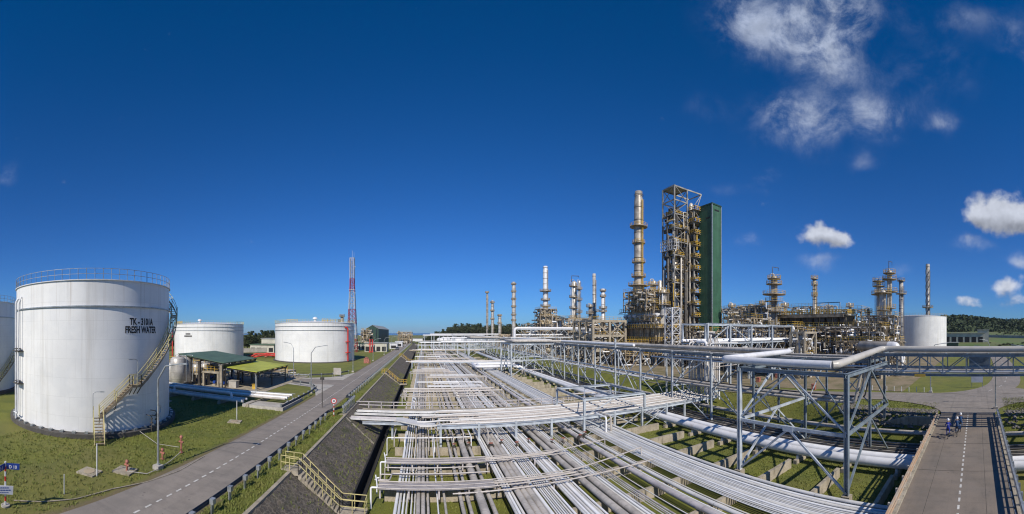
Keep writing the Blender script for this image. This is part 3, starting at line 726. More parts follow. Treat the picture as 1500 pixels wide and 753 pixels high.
# --- lattice mast, red and white
def lattice_mast(c, label, H, w0, w1, bands):
    t_ = thing('lattice_mast', label, 'lattice mast', c)
    zs = [0]; 
    for b in bands: zs.append(zs[-1]+b*H)
    for i in range(len(bands)):
        m_ = MB(); z0, z1 = zs[i], zs[i+1]; k = max(2, int((z1-z0)/ (2.6)))
        wd = lambda z: w0+(w1-w0)*min(1, z/(H*.72))
        for j in range(k):
            a, b = z0+(z1-z0)*j/k, z0+(z1-z0)*(j+1)/k; wa, wb = wd(a)/2, wd(b)/2
            P = [(-1, -1), (1, -1), (1, 1), (-1, 1)]
            for q in range(4):
                p, r_ = P[q], P[(q+1)%4]
                m_.beam((c[0]+p[0]*wa, c[1]+p[1]*wa, a), (c[0]+p[0]*wb, c[1]+p[1]*wb, b), .26)
                m_.beam((c[0]+p[0]*wa, c[1]+p[1]*wa, a), (c[0]+r_[0]*wb, c[1]+r_[1]*wb, b), .17)
                m_.beam((c[0]+r_[0]*wa, c[1]+r_[1]*wa, a), (c[0]+p[0]*wb, c[1]+p[1]*wb, b), .12)
                m_.beam((c[0]+p[0]*wb, c[1]+p[1]*wb, b), (c[0]+r_[0]*wb, c[1]+r_[1]*wb, b), .17)
        build('lattice_section', m_, 'mastred' if i % 2 == 0 else 'mastwhite', t_)
    m_ = MB(); m_.tube([(c[0], c[1], H), (c[0], c[1], H+4)], .06, 5); m_.tube([(c[0]+1, c[1], H-1), (c[0]+1, c[1], H+3)], .04, 5); build('antenna', m_, 'white', t_)
    m_ = MB()
    for z in (H*.62, H*.9): m_.lathe((c[0]+w1*.7, c[1]-.5, z), [(.01, 0), (.5, .1), (.5, .4), (.01, .5)], 10)
    for z in (H*.35, H*.66): m_.box(c[0]-w0*.3, c[1]-w0*.3, z, c[0]+w0*.3, c[1]+w0*.3, z+.15)
    build('dish', m_, 'white', t_)
    m_ = MB(); m_.box(c[0]-.1, c[1]-.1, 0, c[0]+.1, c[1]+.1, H*.97); build('cable_ladder', m_, 'darksteel', t_)
LM = A(516, 190); lattice_mast(LM, 'tall red and white banded lattice mast behind the wide white tank', ZT(378, 190), 5.4, 2.2, [.14, .16, .155, .185, .14, .22][::1])

# --- canopies
def canopy(name, label, x0, x1, y0, y1, z0, z1, roofm, posts, pm='darksteel', ribs=6):
    t_ = thing(name, label, 'canopy', ((x0+x1)/2, (y0+y1)/2, 0))
    zz = lambda x: z0+(z1-z0)*(x-x0)/(x1-x0)
    m_ = MB(); e = .12
    m_.add([(x0, y0, z0), (x1, y0, z1), (x1, y1, z1), (x0, y1, z0), (x0, y0, z0+e), (x1, y0, z1+e), (x1, y1, z1+e), (x0, y1, z0+e)], [(0,3,2,1),(4,5,6,7),(0,1,5,4),(1,2,6,5),(2,3,7,6),(3,0,4,7)])
    rf = build('roof', m_, roofm, t_)
    m_ = MB()
    for i in range(ribs+1):
        y = y0+.3+(y1-y0-.6)*i/ribs; m_.beam((x0+.1, y, z0-.14), (x1-.1, y, z1-.14), .12, .24)
    for x in (x0+.3, (x0+x1)/2, x1-.3): m_.beam((x, y0+.1, zz(x)-.40), (x, y1-.1, zz(x)-.40), .14, .26)
    build('roof_frame', m_, pm, rf)
    for (x, y, w_, mm) in posts: m_ = MB(); m_.box(x-w_/2, y-w_/2, 0, x+w_/2, y+w_/2, zz(x)-.53); build('post', m_, mm, t_)
    return t_
gp = [(-35.9, 55.6, .5, 'concrete'), (-41, 55.6, .45, 'darksteel'), (-45.3, 55.6, .55, 'concrete'), (-35.9, 68, .4, 'concrete'), (-41, 68, .4, 'darksteel'), (-45.3, 68, .5, 'concrete'), (-35.9, 62, .4, 'darksteel')]
canopy('canopy', 'large dark green canopy roof over the pump area', -46, -35, 55, 68.6, 6.1, 4.75, 'greenroof', gp)
lp = [(-29.0, 56.5, .28, 'galv'), (-29.0, 63.3, .2, 'darksteel'), (-29.0, 70.2, .2, 'darksteel'), (-35.6, 56.5, .2, 'darksteel'), (-35.6, 70.2, .2, 'darksteel'), (-35.6, 63.3, .2, 'darksteel')]
canopy('canopy', 'bright lime green canopy roof next to the dark green one', -36.4, -28.6, 56, 71, 4.05, 3.35, 'lime', lp)
m_ = MB(); m_.box(-62, 53, -.2, -27, 80, .035); build('paved_yard', m_, 'concrete', kind='structure')
# silver drums / filter vessels
def vessel(c, r, h, label, m='silver', legs=True, cat='vessel', name='process_vessel'):
    t_ = thing(name, label, cat, c)
    m_ = MB(); m_.lathe((c[0], c[1], .6), [(.01, -.25*r), (r*.7, -.12*r), (r, .1), (r, h), (r*.75, h+.25*r), (.01, h+.35*r)], 20); build('shell', m_, m, t_)
    for k in range(4): a = pi/4+k*pi/2; m_ = MB(); m_.beam((c[0]+r*.85*cos(a), c[1]+r*.85*sin(a), 0), (c[0]+r*.85*cos(a), c[1]+r*.85*sin(a), 1.1), .14); build('leg', m_, 'darksteel', t_)
    m_ = MB(); m_.tube([(c[0]+r, c[1], .8), (c[0]+r+.5, c[1], .8), (c[0]+r+.5, c[1], h+.9+.3*r), (c[0], c[1], h+.9+.3*r), (c[0], c[1], h+.6+.2*r)], .08, 6, .3); build('pipe', m_, 'galv', t_)
for i, (px, ds, r, h) in enumerate(((261, 70, 1.55, 4.6), (271, 71.5, 1.5, 4.6), (253, 74, 1.3, 3.2), (288, 78, 1.0, 2.6), (300, 80, 1.0, 2.6), (312, 82, .9, 2.4))):
    p = A(px, ds); vessel(p, r, h, ['tall ribbed silver vessel standing nearest the big water tank', 'tall ribbed silver vessel at the corner post of the green canopy', 'white topped silver vessel half behind the tank stair', 'small silver vessel under the green canopy, leftmost of its three', 'small silver vessel under the green canopy, middle of its three', 'small silver vessel under the green canopy, rightmost of its three'][i])
# pump skids with pipe loops
def pump(c, label, rz=0):
    t_ = thing('pump', label, 'pump', c)
    x, y, z = c
    m_ = MB(); m_.obox((x, y), 1.8, .8, z, z+.25, rz); build('base_plate', m_, 'concrete', t_)
    m_ = MB(); d = Vector((cos(rz), sin(rz), 0)); b = Vector((x, y, z+.65)); m_.tube([b-d*.8, b-d*.05], .3, 12); m_.tube([b-d*.05, b+d*.3], .12, 8); build('motor', m_, 'blue', t_)
    m_ = MB(); m_.tube([b+d*.3, b+d*.65], .36, 12); m_.tube([b+d*.5, b+d*.5+Vector((0, 0, 1.2)), b+d*1.4+Vector((0, 0, 1.2))], .12, 8, .3); build('pump_casing', m_, 'galv', t_)
k = 0
for x in (-44, -41.5, -39, -36.8):
    for y in (58.5, 64.5):
        pump((x, y, .035), 'blue motored pump under the green canopy, %s along and %s row from the road' % (nth(3-[-44, -41.5, -39, -36.8].index(x)), 'front' if y < 60 else 'back'), 1.57); 
for i, (x, y, sx, sy, h) in enumerate(((-38.8, 57.2, 3.4, 1.6, 2.6), (-42.6, 57.0, 2.4, 1.4, 2.1))):
    t_ = thing('pump_shelter', ['squat concrete frame under the front edge of the green canopy', 'lower concrete frame beside the silver vessels under the canopy'][i], 'concrete frame', (x, y, 0))
    for a in (-1, 1):
        for b in (-1, 1): m_ = MB(); m_.box(x+a*sx/2-.2, y+b*sy/2-.2, 0, x+a*sx/2+.2, y+b*sy/2+.2, h); build('leg', m_, 'concrete', t_)
    m_ = MB(); m_.box(x-sx/2-.3, y-sy/2-.3, h, x+sx/2+.3, y+sy/2+.3, h+.35); build('slab', m_, 'concrete', t_)
    m_ = MB(); m_.rail([(x-sx/2, y-sy/2, h+.35), (x+sx/2, y-sy/2, h+.35), (x+sx/2, y+sy/2, h+.35)], 1.0, .9, .03); build('railing', m_, 'yellow', t_)
m_ = MB(); m_.box(-35.2, 57.1, .04, -33.6, 58.3, 1.3); m_.box(-35.3, 57.0, 1.3, -33.5, 58.4, 1.36); build('equipment_box', m_, 'concrete_pale', label='pale grey metal box standing at the edge of the paved yard', cat='box')
m_ = MB(); m_.box(-30.4, 57.6, .04, -29.8, 58.1, .9); m_.box(-30.5, 57.5, .9, -29.7, 58.2, .95); build('yellow_bin', m_, 'yellow', label='small yellow bin beneath the lime canopy', cat='bin')
# pipe tangle between vessels and tanks with yellow rails
def rack_clutter(name, label, x0, x1, y0, y1, z0, z1, n, mats=('pipe', 'tan', 'galv'), r=(.05, .16), seed=1, frame='tan', levels=2, nx=3, ny=2, railm='yellow', deckm='tan', cat='process rack', rail=True, hb=.22, brace=True, dens_v=.5):
    R = random.Random(seed); t_ = thing(name, label, cat, ((x0+x1)/2, (y0+y1)/2, z0))
    X = [x0+(x1-x0)*i/nx for i in range(nx+1)]; Y = [y0+(y1-y0)*i/ny for i in range(ny+1)]; Z = [z0+(z1-z0)*(i+1)/levels for i in range(levels)]
    for x in X:
        for y in Y: m_ = MB(); m_.box(x-hb/2, y-hb/2, z0-.4, x+hb/2, y+hb/2, z1); build('column', m_, frame, t_)
    m_ = MB(); e = hb*.44
    for z in Z:
        for y in Y: m_.beam((x0, y, z-e), (x1, y, z-e), hb*.8, hb)
        for x in X: m_.beam((x, y0, z-e-.003), (x, y1, z-e-.003), hb*.78, hb*.9)
    if brace:
        zz = [z0]+Z
        for a, b in zip(zz, zz[1:]):
            for i in range(nx):
                if R.random() < .5: m_.beam((X[i], y0, a), (X[i+1], y0, b), hb*.45)
                if R.random() < .25: m_.beam((X[i+1], y0, a), (X[i], y0, b), hb*.45)
            for i in range(ny):
                if R.random() < .5: m_.beam((x0, Y[i], a), (x0, Y[i+1], b), hb*.45)
    build('beams', m_, frame, t_)
    for z in Z:
        if rail:
            m_ = MB(); wk = min(1.5, (x1-x0)*.3); m_.box(x0+.05, y0+.05, z+.02, x0+.05+wk, y1-.05, z+.06); m_.box(x0+.051+wk, y0+.05, z+.021, x1-.05, y0+.05+wk, z+.061); dk = build('platform', m_, deckm, t_)
            m_ = MB(); s = 1.6 if (x1-x0) < 40 else 3; m_.rail([(x0, y1, z+.06), (x0, y0, z+.06), (x1, y0, z+.06)], 1.1, s, .035+.0*hb); build('railing', m_, railm, dk)
    for mi, mm in enumerate(mats):
        m_ = MB()
        for i in range(n//len(mats)):
            rr = R.uniform(*r); zb = R.choice([z0]+Z[:-1]); zt_ = zb+(z1-z0)/levels
            x, y, z = R.uniform(x0, x1), R.uniform(y0-.3, y1), R.uniform(zb+.3, zt_-.1)
            P = [Vector((x, y, z))]
            d = R.random()
            if d < dens_v: P += [Vector((x, y, max(z0, z-R.uniform(1, (z1-z0)/levels*1.6))))]; P.insert(0, Vector((x+R.choice((-1, 1))*R.uniform(.6, 4), y, z)))
            elif d < .5+dens_v*.5:
                L = R.uniform(2, (x1-x0)*.8); xa = max(x0-.5, x-L/2); xb = min(x1+.5, x+L/2); P = [Vector((xa, y, z)), Vector((xb, y, z))]
                if R.random() < .6: P.append(Vector((xb, y, z-R.uniform(.5, 2.5))))
                if R.random() < .4: P.insert(0, Vector((xa, y, z+R.uniform(.5, 2))))
            else:
                L = R.uniform(2, (y1-y0)*.8); ya = max(y0-.5, y-L/2); yb = min(y1+.3, y+L/2); P = [Vector((x, ya, z)), Vector((x, yb, z))]
                if R.random() < .6: P.insert(0, Vector((x, ya, max(z0, z-R.uniform(.5, 2.5)))))
            m_.tube(P, rr, 6, rr*3, k=2)
        build('pipework', m_, mm, t_, kind='stuff')
    return t_
rack_clutter('pump_station', 'tangle of pipes and yellow rails between the silver vessels and the far tank', -60, -44, 66, 80, 0, 3.4, 90, levels=1, seed=4, nx=4)
rack_clutter('pipe_skid', 'low skid of small pipes and yellow walkways behind the lime canopy', -43, -30, 74, 79, 0, 1.6, 40, levels=1, seed=9, nx=3, ny=1)

# --- pipes entering the culvert left of the road (along X at Y 44..50)
CUL = thing('pipe_culvert', 'pale concrete culvert where the pipes dive under the road', 'culvert', (-18, 46.8, 0))
m_ = MB(); m_.box(-19.3, 43.2, -.5, -18.2, 51.0, .45); build('head_wall', m_, 'concrete_pale', CUL)
m_ = MB(); m_.box(-24.5, 43.4, -.5, -19.3, 46.4, .40); build('cover_slab', m_, 'concrete_pale', CUL)
for i, (y, r, z, mm, x0, nm) in enumerate(((43.9, .27, .70, 'pipe2', -64, 'thickest white pipe nearest the grass'), (45.0, .18, .80, 'pipe2', -64, 'white pipe just behind the thickest one'), (46.9, .16, .9, 'pipeg', -64, 'slim grey pipe in the middle of the low pipe run'), (47.8, .20, .9, 'pipe', -64, 'white pipe in the middle of the low pipe run'), (48.7, .16, .95, 'pipeg', -64, 'slim grey pipe near the canopy side of the low pipe run'), (49.7, .14, 1.0, 'pipe', -64, 'slim white pipe closest to the canopy'))):
    m_ = MB(); m_.tube([(x0, y, z), (-19.4 if i > 1 else -24.6, y, z)], r, 10); 
    build('pipeline', m_, mm, label=nm+', left of the road', cat='pipe', group='pipes running left from the road culvert')
m_ = MB(); m_.tube([(-38, 44.6, .9), (-38, 44.6, 1.6), (-27, 44.6, 1.6), (-27, 44.6, .6)], .20, 10, .7); build('pipe_loop', m_, 'pipe', label='white raised pipe loop above the low pipes left of the road', cat='pipe')
for i in range(9):
    x = -62+i*4.8; m_ = MB(); m_.box(x-.2, 43.2, -.1, x+.2, 50.3, .38); m_.box(x-.12, 43.3, .38, x+.12, 50.2, .5)
    build('concrete_sleeper', m_, 'concrete', label='concrete sleeper under the low pipes left of the road, %s from the culvert' % nth(8-i), cat='pipe support', group='sleepers left of the road')
m_ = MB(); m_.tube([(-60, 51.3, .9), (-19.5, 51.3, .9)], .05, 5); 
for i in range(14): m_.beam((-59+i*3, 51.3, -.05), (-59+i*3, 51.3, .9), .07)
build('handrail', m_, 'galv', label='long low grey handrail in front of the paved yard', cat='railing')

# --- street furniture
def lamp(c, label, dirv=(1, 0, 0), H=9.2, arm=2.2, group='tall lamp posts along the left road'):
    t_ = thing('street_lamp', label, 'lamp post', c, group); b = Vector(c); d = Vector(dirv).normalized()
    m_ = MB(); m_.box(b.x-.3, b.y-.3, b.z-.05, b.x+.3, b.y+.3, b.z+.3); build('base_block', m_, 'concrete_pale', t_)
    m_ = MB(); m_.tube([b, b+Vector((0,0,H*.45)), b+Vector((0,0,H*.84)), b+Vector((0,0,H*.97))+d*arm*.35, b+Vector((0,0,H))+d*arm], [.10, .085, .07, .06, .05], 8); build('pole', m_, 'galv', t_)
    q = b+Vector((0,0,H))+d*arm; m_ = MB(); m_.add([q+Vector(v) for v in ((0,0,-.04),(0,0,.05))], []); m_.beam(q-d*.05, q+d*.7+Vector((0,0,.05)), .24, .11); build('lamp_head', m_, 'galv', t_)
    return t_
LL = lamp((-18.55, 19.8, 0), 'near street lamp in front of the fresh water tank, arm over the road', H=8.2)
copy_thing(LL, (-19.1, 58, 0), 'street lamp on the concrete apron corner, nearest after the water tank')
copy_thing(LL, (-18.5, 91.5, 0), 'street lamp in front of the right edge of the wide white tank')
copy_thing(LL, (-28.7, 74.4, 0), 'street lamp standing before the middle of the wide white tank', rz=pi*.9)
for i, y in enumerate((129, 166, 203, 240, 277, 314, 351)): copy_thing(LL, (-18.5, y, 0), 'distant street lamp on the left roadside, %s beyond the wide tank' % nth(i))
l3 = G(1415, 690)
lr = lamp((48.3, -2.6, zt(48.3, -2.6)), 'thin street lamp rising at the grass corner beside the bridge', dirv=(0, 1, 0), H=8.6, group='lamp posts beyond the bridge')
copy_thing(lr, (60.9, 8.0, 0), 'street lamp on the grass verge behind the overhead pipe truss', rz=pi)
copy_thing(lr, (96, -3.5, 0), 'far street lamp beside the road curving away to the right', rz=.4)
copy_thing(lr, (52.2, -8, zt(52.2, -8)), 'street lamp with its arched arm at the right picture edge', rz=.1)
def marker(c, h, label, m='white', r=.045):
    m_ = MB(); m_.tube([(c[0], c[1], -.05), (c[0], c[1], h)], r, 6); m_.cm = 0; return build('marker_post', m_, m, label=label, cat='post')
marker(G(142, 697), 2.35, 'white marker post left of the near street lamp')
marker(G(94, 723), 1.25, 'short white stake alone on the near lawn', r=.03)
marker(G(347, 615), 2.3, 'white marker post on the shaded lawn beyond the tank')
p = G(472, 597); 
m_ = MB(); m_.tube([(p.x, p.y, 0), (p.x, p.y, 3.9)], .06, 6); m_.box(p.x-.25, p.y-.2, 3.9, p.x+.25, p.y+.2, 4.2); build('light_post', m_, 'darksteel', label='dark short post with a boxy floodlight by the culvert', cat='lamp post')
for i, (px, py) in enumerate(((131, 692), (183, 690), (344, 618), (243, 588))):
    q = G(px, py); t_ = thing('manhole', ['manhole with yellowed rim beside the marker post', 'concrete pad of the nearest red hydrant', 'manhole at the foot of the shaded marker post', 'manhole deep in the tank shadow'][i], 'manhole', q)
    m_ = MB(); m_.obox(q, 1.5, 1.3, -.05, .09, .3); build('slab', m_, 'concrete', t_)
    if i != 1: m_ = MB(); m_.cyl((q.x, q.y, .092), .42, .03, 16); build('cover', m_, 'tan', t_)
def hydrant(c, label, h=.9):
    t_ = thing('hydrant', label, 'hydrant', c); x, y = c[0], c[1]
    m_ = MB(); m_.tube([(x, y, 0), (x, y, h)], .08, 10); m_.cyl((x, y, h*.98), .14, .10, 10); m_.lathe((x, y, h+.08), [(.15, 0), (.10, .1), (.01, .14)], 10); m_.cyl((x, y, 0), .18, .07, 10); build('barrel', m_, 'redfade', t_)
    m_ = MB(); m_.tube([(x-.24, y, h*.72), (x+.24, y, h*.72)], .075, 8); build('outlet', m_, 'redfade', t_)
hydrant(G(186, 691), 'faded red hydrant on the concrete pad, nearest of the three', .7)
hydrant(G(238, 673), 'faded red hydrant right behind the near street lamp', .75)
hydrant(G(265.5, 663), 'tall rusty hydrant post closest to the road', 1.3)
m_ = MB(); pts = [G(186, 690, .1), G(215, 694, .1), G(232, 687, .1), G(250, 675, .1), G(265, 662, .25)]; m_.tube(pts, .035, 5); build('hose', m_, 'concrete_pale', label='pale hose lying on the grass between the hydrants', cat='hose')
m_ = MB(); pts = [G(205, 632, .5), G(230, 650, .35), G(262, 655, .6)]; m_.tube(pts, .025, 5); build('hose', m_, 'concrete_pale', label='thin pale hose running from the tank foot to the rusty post', cat='hose')
m_ = MB(); pts = [G(x, y, .03) for x, y in ((20, 733), (60, 735), (110, 731), (165, 716), (215, 706), (262, 690), (300, 668))]; m_.tube(pts, .04, 5); build('kerb_line', m_, 'concrete', label='thin concrete edging curving through the near lawn', cat='edging')
def striped(mb, c, h, n, r=.06):
    for i in range(n): mb.cm = i % 2; mb.tube([(c[0], c[1], h*i/n), (c[0], c[1], h*(i+1)/n)], r, 8)
p = G(8, 741)
t_ = thing('street_sign', 'blue street name sign on a red and white striped post at the lawn edge', 'street sign', p)
m_ = MB(); striped(m_, p, 2.7, 9, .055); build('post', m_, ['white', 'red'], t_)
m_ = MB(); m_.cyl((p.x, p.y, -.02), .28, .1, 12); build('base_block', m_, 'concrete_pale', t_)
vd = Vector((-p.x, -p.y, 0)).normalized(); rt = Vector((-vd.y, vd.x, 0)).normalized()
q = Vector((p.x, p.y, 2.42)); d1 = (rt*.97+vd*.20).normalized(); d2 = (-rt*.55+vd*(.80)).normalized()
bx = MB(); bx.beam(q+d1*.06, q+d1*.86+Vector((0,0,.0)), .03, .36); b1 = build('sign_blade', bx, 'blue', t_)
nn = Vector((d1.y, -d1.x, 0)); nn = nn if nn.dot(vd) > 0 else -nn
m_ = MB(); flat_text(m_, 'D 10', .27, q+d1*.46+nn*.02+Vector((0,0,-.12)), d1, (0,0,1), .008); build('lettering', m_, 'white', b1)
bx = MB(); bx.beam(q+d2*.06, q+d2*.86, .03, .36); b2 = build('sign_blade', bx, 'blue', t_)
nn2 = Vector((d2.y, -d2.x, 0)); nn2 = nn2 if nn2.dot(vd) > 0 else -nn2
m_ = MB(); flat_text(m_, 'D 1', .27, q+d2*.46+nn2*.02+Vector((0,0,-.12)), -d2 if (-d2).dot(rt) > 0 else d2, (0,0,1), .008); build('lettering', m_, 'white', b2)
q = Vector((p.x, p.y, 1.0))+vd*.08; bx = MB(); bx.beam(q-rt*.62+Vector((0,0,.03)), q+rt*.46-Vector((0,0,.03)), .03, .52); b3 = build('notice_board', bx, 'white', t_)
m_ = MB()
for k, (l0, l1) in enumerate(((-.40, .22), (-.46, .34), (-.34, .20))):
    for s in range(5):
        a = l0+(l1-l0)*s/5; m_.beam(q+rt*a+vd*.02+Vector((0,0,.13-.14*k)), q+rt*(a+(l1-l0)/5*.8)+vd*.02+Vector((0,0,.13-.14*k)), .006, .055 if k < 2 else .03)
build('lettering', m_, 'blue', b3)
p = Vector((-11.0, 42.4, -.1))
t_ = thing('speed_sign', 'round red rimmed speed sign on a striped post by the guardrail', 'road sign', p)
m_ = MB(); striped(m_, p, 2.0, 7, .06); build('post', m_, ['red', 'white'], t_)
vd = Vector((-p.x, -p.y, 0)).normalized(); rt = Vector((-vd.y, vd.x, 0))
m_ = MB(); q = Vector((p.x, p.y, 2.0)); m_.tube([q+vd*.06, q+vd*.09], .36, 20); fc = build('sign_plate', m_, 'red', t_)
m_ = MB(); m_.tube([q+vd*.092, q+vd*.10], .26, 20); m_.sm = [False]*len(m_.sm); build('sign_face', m_, 'white', fc)
m_ = MB(); flat_text(m_, '30', .30, q+vd*.115-Vector((0,0,.11)), rt, (0,0,1), .01); build('lettering', m_, 'black', fc)
p = G(494, 552); m_ = MB(); m_.box(p.x-.9, p.y, .5, p.x+.9, p.y+.06, 2.1); m_.beam((p.x-.7, p.y+.08, 0), (p.x-.7, p.y+.08, 2.0), .06); m_.beam((p.x+.7, p.y+.08, 0), (p.x+.7, p.y+.08, 2.0), .06)
build('notice_board', m_, 'concrete_pale', label='small pale notice board behind the junction guardrail', cat='sign')
p = G(537, 532); m_ = MB(); m_.box(p.x-.9, p.y-.5, 0, p.x+.9, p.y+.5, 1.6); m_.box(p.x-.4, p.y-.7, 1.6, p.x+.5, p.y+.3, 2.1); m_.box(p.x+1.1, p.y-.1, 0, p.x+1.3, p.y+.1, 1.1); build('hose_cabinet', m_, 'redfade', label='red hose cabinet on the lawn right of the wide tank', cat='cabinet')

# guardrail along the left road
def gr_post(x, y, side=1, h=.95, z=0):
    m_ = MB(); m_.box(x-.03, y-.13, z-.5, x+.03, y+.13, z+h-.28); m_.box(x-.10, y-.15, z+h-.36, x+.16*side, y+.15, z+h-.05); return m_
GR = thing('guardrail', 'long dark guardrail with white posts between the left road and slope', 'guardrail', (-11.6, 100, 0))
m_ = MB(); 
prof = [(-.02, -.16), (.05, -.10), (-.02, -.03), (-.02, .03), (.05, .10), (-.02, .16)]
def wrail(a, b, z):
    a, b = Vector(a), Vector(b); d = (b-a).normalized(); s = Vector((d.y, -d.x, 0)); m_ = MB()
    V = [p+s*(-u)+Vector((0, 0, z+v)) for p in (a, b) for u, v in prof]+[p+s*(-u-.02)+Vector((0, 0, z+v)) for p in (a, b) for u, v in prof]
    m_.add(V, [(i, i+1, i+7, i+6) for i in range(5)]+[(12+i, 12+i+6, 12+i+7, 12+i+1) for i in range(5)]+[(0, 6, 18, 12), (5, 17, 23, 11)]); return m_
build('rail', wrail((-11.72, 2, 0), (-11.72, 42.2, 0), .68), 'railblack', GR); build('rail', wrail((-11.72, 52.5, 0), (-11.72, 330, 0), .68), 'railblack', GR)
build('rail', wrail((-11.72, 42.2, .0), (-10.4, 44, .25), .68), 'railblack', GR); build('rail', wrail((-10.4, 44, .25), (-10.4, 51, .25), .68), 'railblack', GR); build('rail', wrail((-10.4, 51, .25), (-11.72, 52.5, 0), .68), 'railblack', GR)
y = 11.0; k = 0; st = MB()
while y < 330:
    if y < 42 or y > 53:
        if k < 90: build('post', gr_post(-11.5, y), 'galv', GR); k += 1
        else: o = gr_post(-11.5, y); st.add(o.v, o.f)
    y += 1.95
build('far_posts', st, 'galv', GR, kind='stuff')
PW = thing('parapet', 'concrete parapet with close steel posts over the pipe culvert', 'parapet', (-10.2, 47.5, 0))
m_ = MB(); m_.box(-10.6, 43.6, -3, -9.9, 51.4, .05); m_.add([(-9.9, 43.6, 0), (-9.9, 43.3, 0), (-5.9, 41.6, -2.8), (-5.9, 42.0, -2.8), (-9.9, 43.6, -3), (-9.9, 43.3, -3), (-5.9, 41.6, -3.2), (-5.9, 42.0, -3.2)], [(0,1,2,3),(4,7,6,5),(0,3,7,4),(1,5,6,2)])
m_.add([(-9.9, 51.4, 0), (-9.9, 51.8, 0), (-6.4, 56.0, -2.8), (-6.4, 55.5, -2.8), (-9.9, 51.4, -3), (-9.9, 51.8, -3), (-6.4, 56.0, -3.2), (-6.4, 55.5, -3.2)], [(0,3,2,1),(4,5,6,7),(0,4,7,3),(1,2,6,5)])
build('wall', m_, 'concrete', PW)
for i in range(9): build('post', gr_post(-10.15, 43.9+i*.9, z=.3), 'galv', PW)
J = thing('guardrail', 'short dark guardrail running from the culvert to the junction', 'guardrail', (-18.6, 54, 0))
JP = [(-18.4, 43.5), (-18.4, 55), (-18.9, 60.5), (-21.3, 64.5), (-26, 66.8)]
for a, b in zip(JP, JP[1:]): build('rail', wrail((*a, 0), (*b, 0), .65), 'railblack', J)
for a, b in zip(JP, JP[1:]):
    n = max(1, int(math.dist(a, b)/2))
    for i in range(n): x, y = a[0]+(b[0]-a[0])*i/n, a[1]+(b[1]-a[1])*i/n; build('post', gr_post(x-.2, y), 'galv', J)
J2 = thing('guardrail', 'pale guardrail on the far side of the side road by the tank', 'guardrail', (-28, 78, 0))
JP = [(-18.9, 87.5), (-21.3, 81), (-26, 77.6), (-34, 76.4), (-46, 76.4)]
for a, b in zip(JP, JP[1:]): build('rail', wrail((*a, 0), (*b, 0), .65), 'galv' if a[0] < -25 else 'railblack', J2)
for a, b in zip(JP, JP[1:]):
    n = max(1, int(math.dist(a, b)/2.4))
    for i in range(n): x, y = a[0]+(b[0]-a[0])*i/n, a[1]+(b[1]-a[1])*i/n; build('post', gr_post(x, y+.2), 'galv', J2)
# slope stairs
def slope_stair(y, label, m='ypale'):
    t_ = thing('slope_stair', label, 'stairs', (-7.8, y, -3))
    m_ = MB(); a = .5
    m_.box(-10.6, y-a, -.3, -9.2, y+a, .06)
    n = 13
    for i in range(n):
        x = -9.2+3.2*i/n; z = -.05-2.6*(i+1)/n; m_.box(x, y-a, z-.5, x+3.2/n+.02, y+a, z)
    build('steps', m_, 'concrete', t_)
    m_ = MB(); m_.box(-6.0, y-a-.15, -2.85, -4.1, y+a+.15, -2.62); build('footbridge', m_, 'concrete', t_)
    for s in (-1, 1):
        yy = y+s*(a-.02); P = [(-10.6, yy, .06), (-9.2, yy, .06), (-6.0, yy, -2.62), (-4.15, yy, -2.62)]
        m_ = MB()
        for (p, q) in zip(P, P[1:]):
            p, q = Vector(p), Vector(q); k = max(2, round((q-p).length/.9))
            for i in range(k+1): r_ = p.lerp(q, i/k); m_.beam(r_, r_+Vector((0,0,1.05)), .045)
            for h in (.55, 1.05): m_.beam(p+Vector((0,0,h)), q+Vector((0,0,h)), .045)
        if s > 0: m_.beam((-4.15, yy, -1.57), (-4.15, y-a, -1.57), .045); m_.beam((-4.15, yy, -2.07), (-4.15, y-a, -2.07), .045)
        build('handrail', m_, m, t_)
    return t_
slope_stair(25.3, 'nearest concrete slope stair with pale yellow handrails in the foreground')
slope_stair(90, 'second slope stair, deep yellow handrails, beyond the crossing rack', 'yellow')
slope_stair(155, 'third and smallest slope stair with yellow handrails, far down the ditch', 'yellow')
# ================================================================ PIPE WAY
def PX(x): return 24.6*sin((x-620)/516)       # lateral position of a floor pipe from the lower picture edge
def zf(r): return -2.12+r                      # pipes rest on the concrete sleepers (top at -2.12)
pipes = [(578.5, .14, 'w'), (584, .11, 'w'), (589.5, .09, 'w'), (594.8, .08, 'w'), (601.8, .06, 'w'), (607, .07, 'w'), (612.3, .17, 'g'), (619.8, .17, 'g'), (627.3, .11, 'g'), (642.3, .07, 'w'), (653.5, .11, 'g'),
         (679, .16, 'g'), (690.3, .15, 'g'), (709, .34, 'g'), (724.8, .18, 'g'),
         (755, .13, 'w'), (760, .12, 'w'), (765.5, .12, 'w'), (774.5, .25, 'g'), (784.5, .25, 'g'), (794.5, .26, 'g'), (805.5, .17, 'w'), (814.5, .07, 'w'), (818.5, .07, 'w'), (822.5, .07, 'w'), (826.5, .07, 'w'), (830.5, .07, 'w'), (834.8, .09, 'w'), (840, .11, 'w'),
         (853.5, .12, 'w'), (859, .12, 'w'), (865, .12, 'w'), (871.5, .15, 'w'), (877, .09, 'w'), (881, .07, 'w'), (886, .10, 'w'),
         (904, .29, 'g'), (923, .29, 'g'), (935, .17, 'w'), (945.5, .12, 'w'), (953, .10, 'w'), (968, .045, 'w'), (974, .05, 'm'), (979, .045, 'w'), (984, .07, 'm'), (1003, .05, 'w'),
         (1034, .24, 'm'), (1046, .10, 'w'), (1052, .06, 'w'), (1057, .06, 'w'), (1070, .17, 'w'), (1081, .07, 'w'), (1090, .06, 'w')]
grp_x = [20.5, 20.66, 20.84, 21.05, 21.26, 21.47, 21.72, 22.0, 22.22, 22.42, 22.62, 22.82, 23.05, 23.38, 23.76, 24.22]
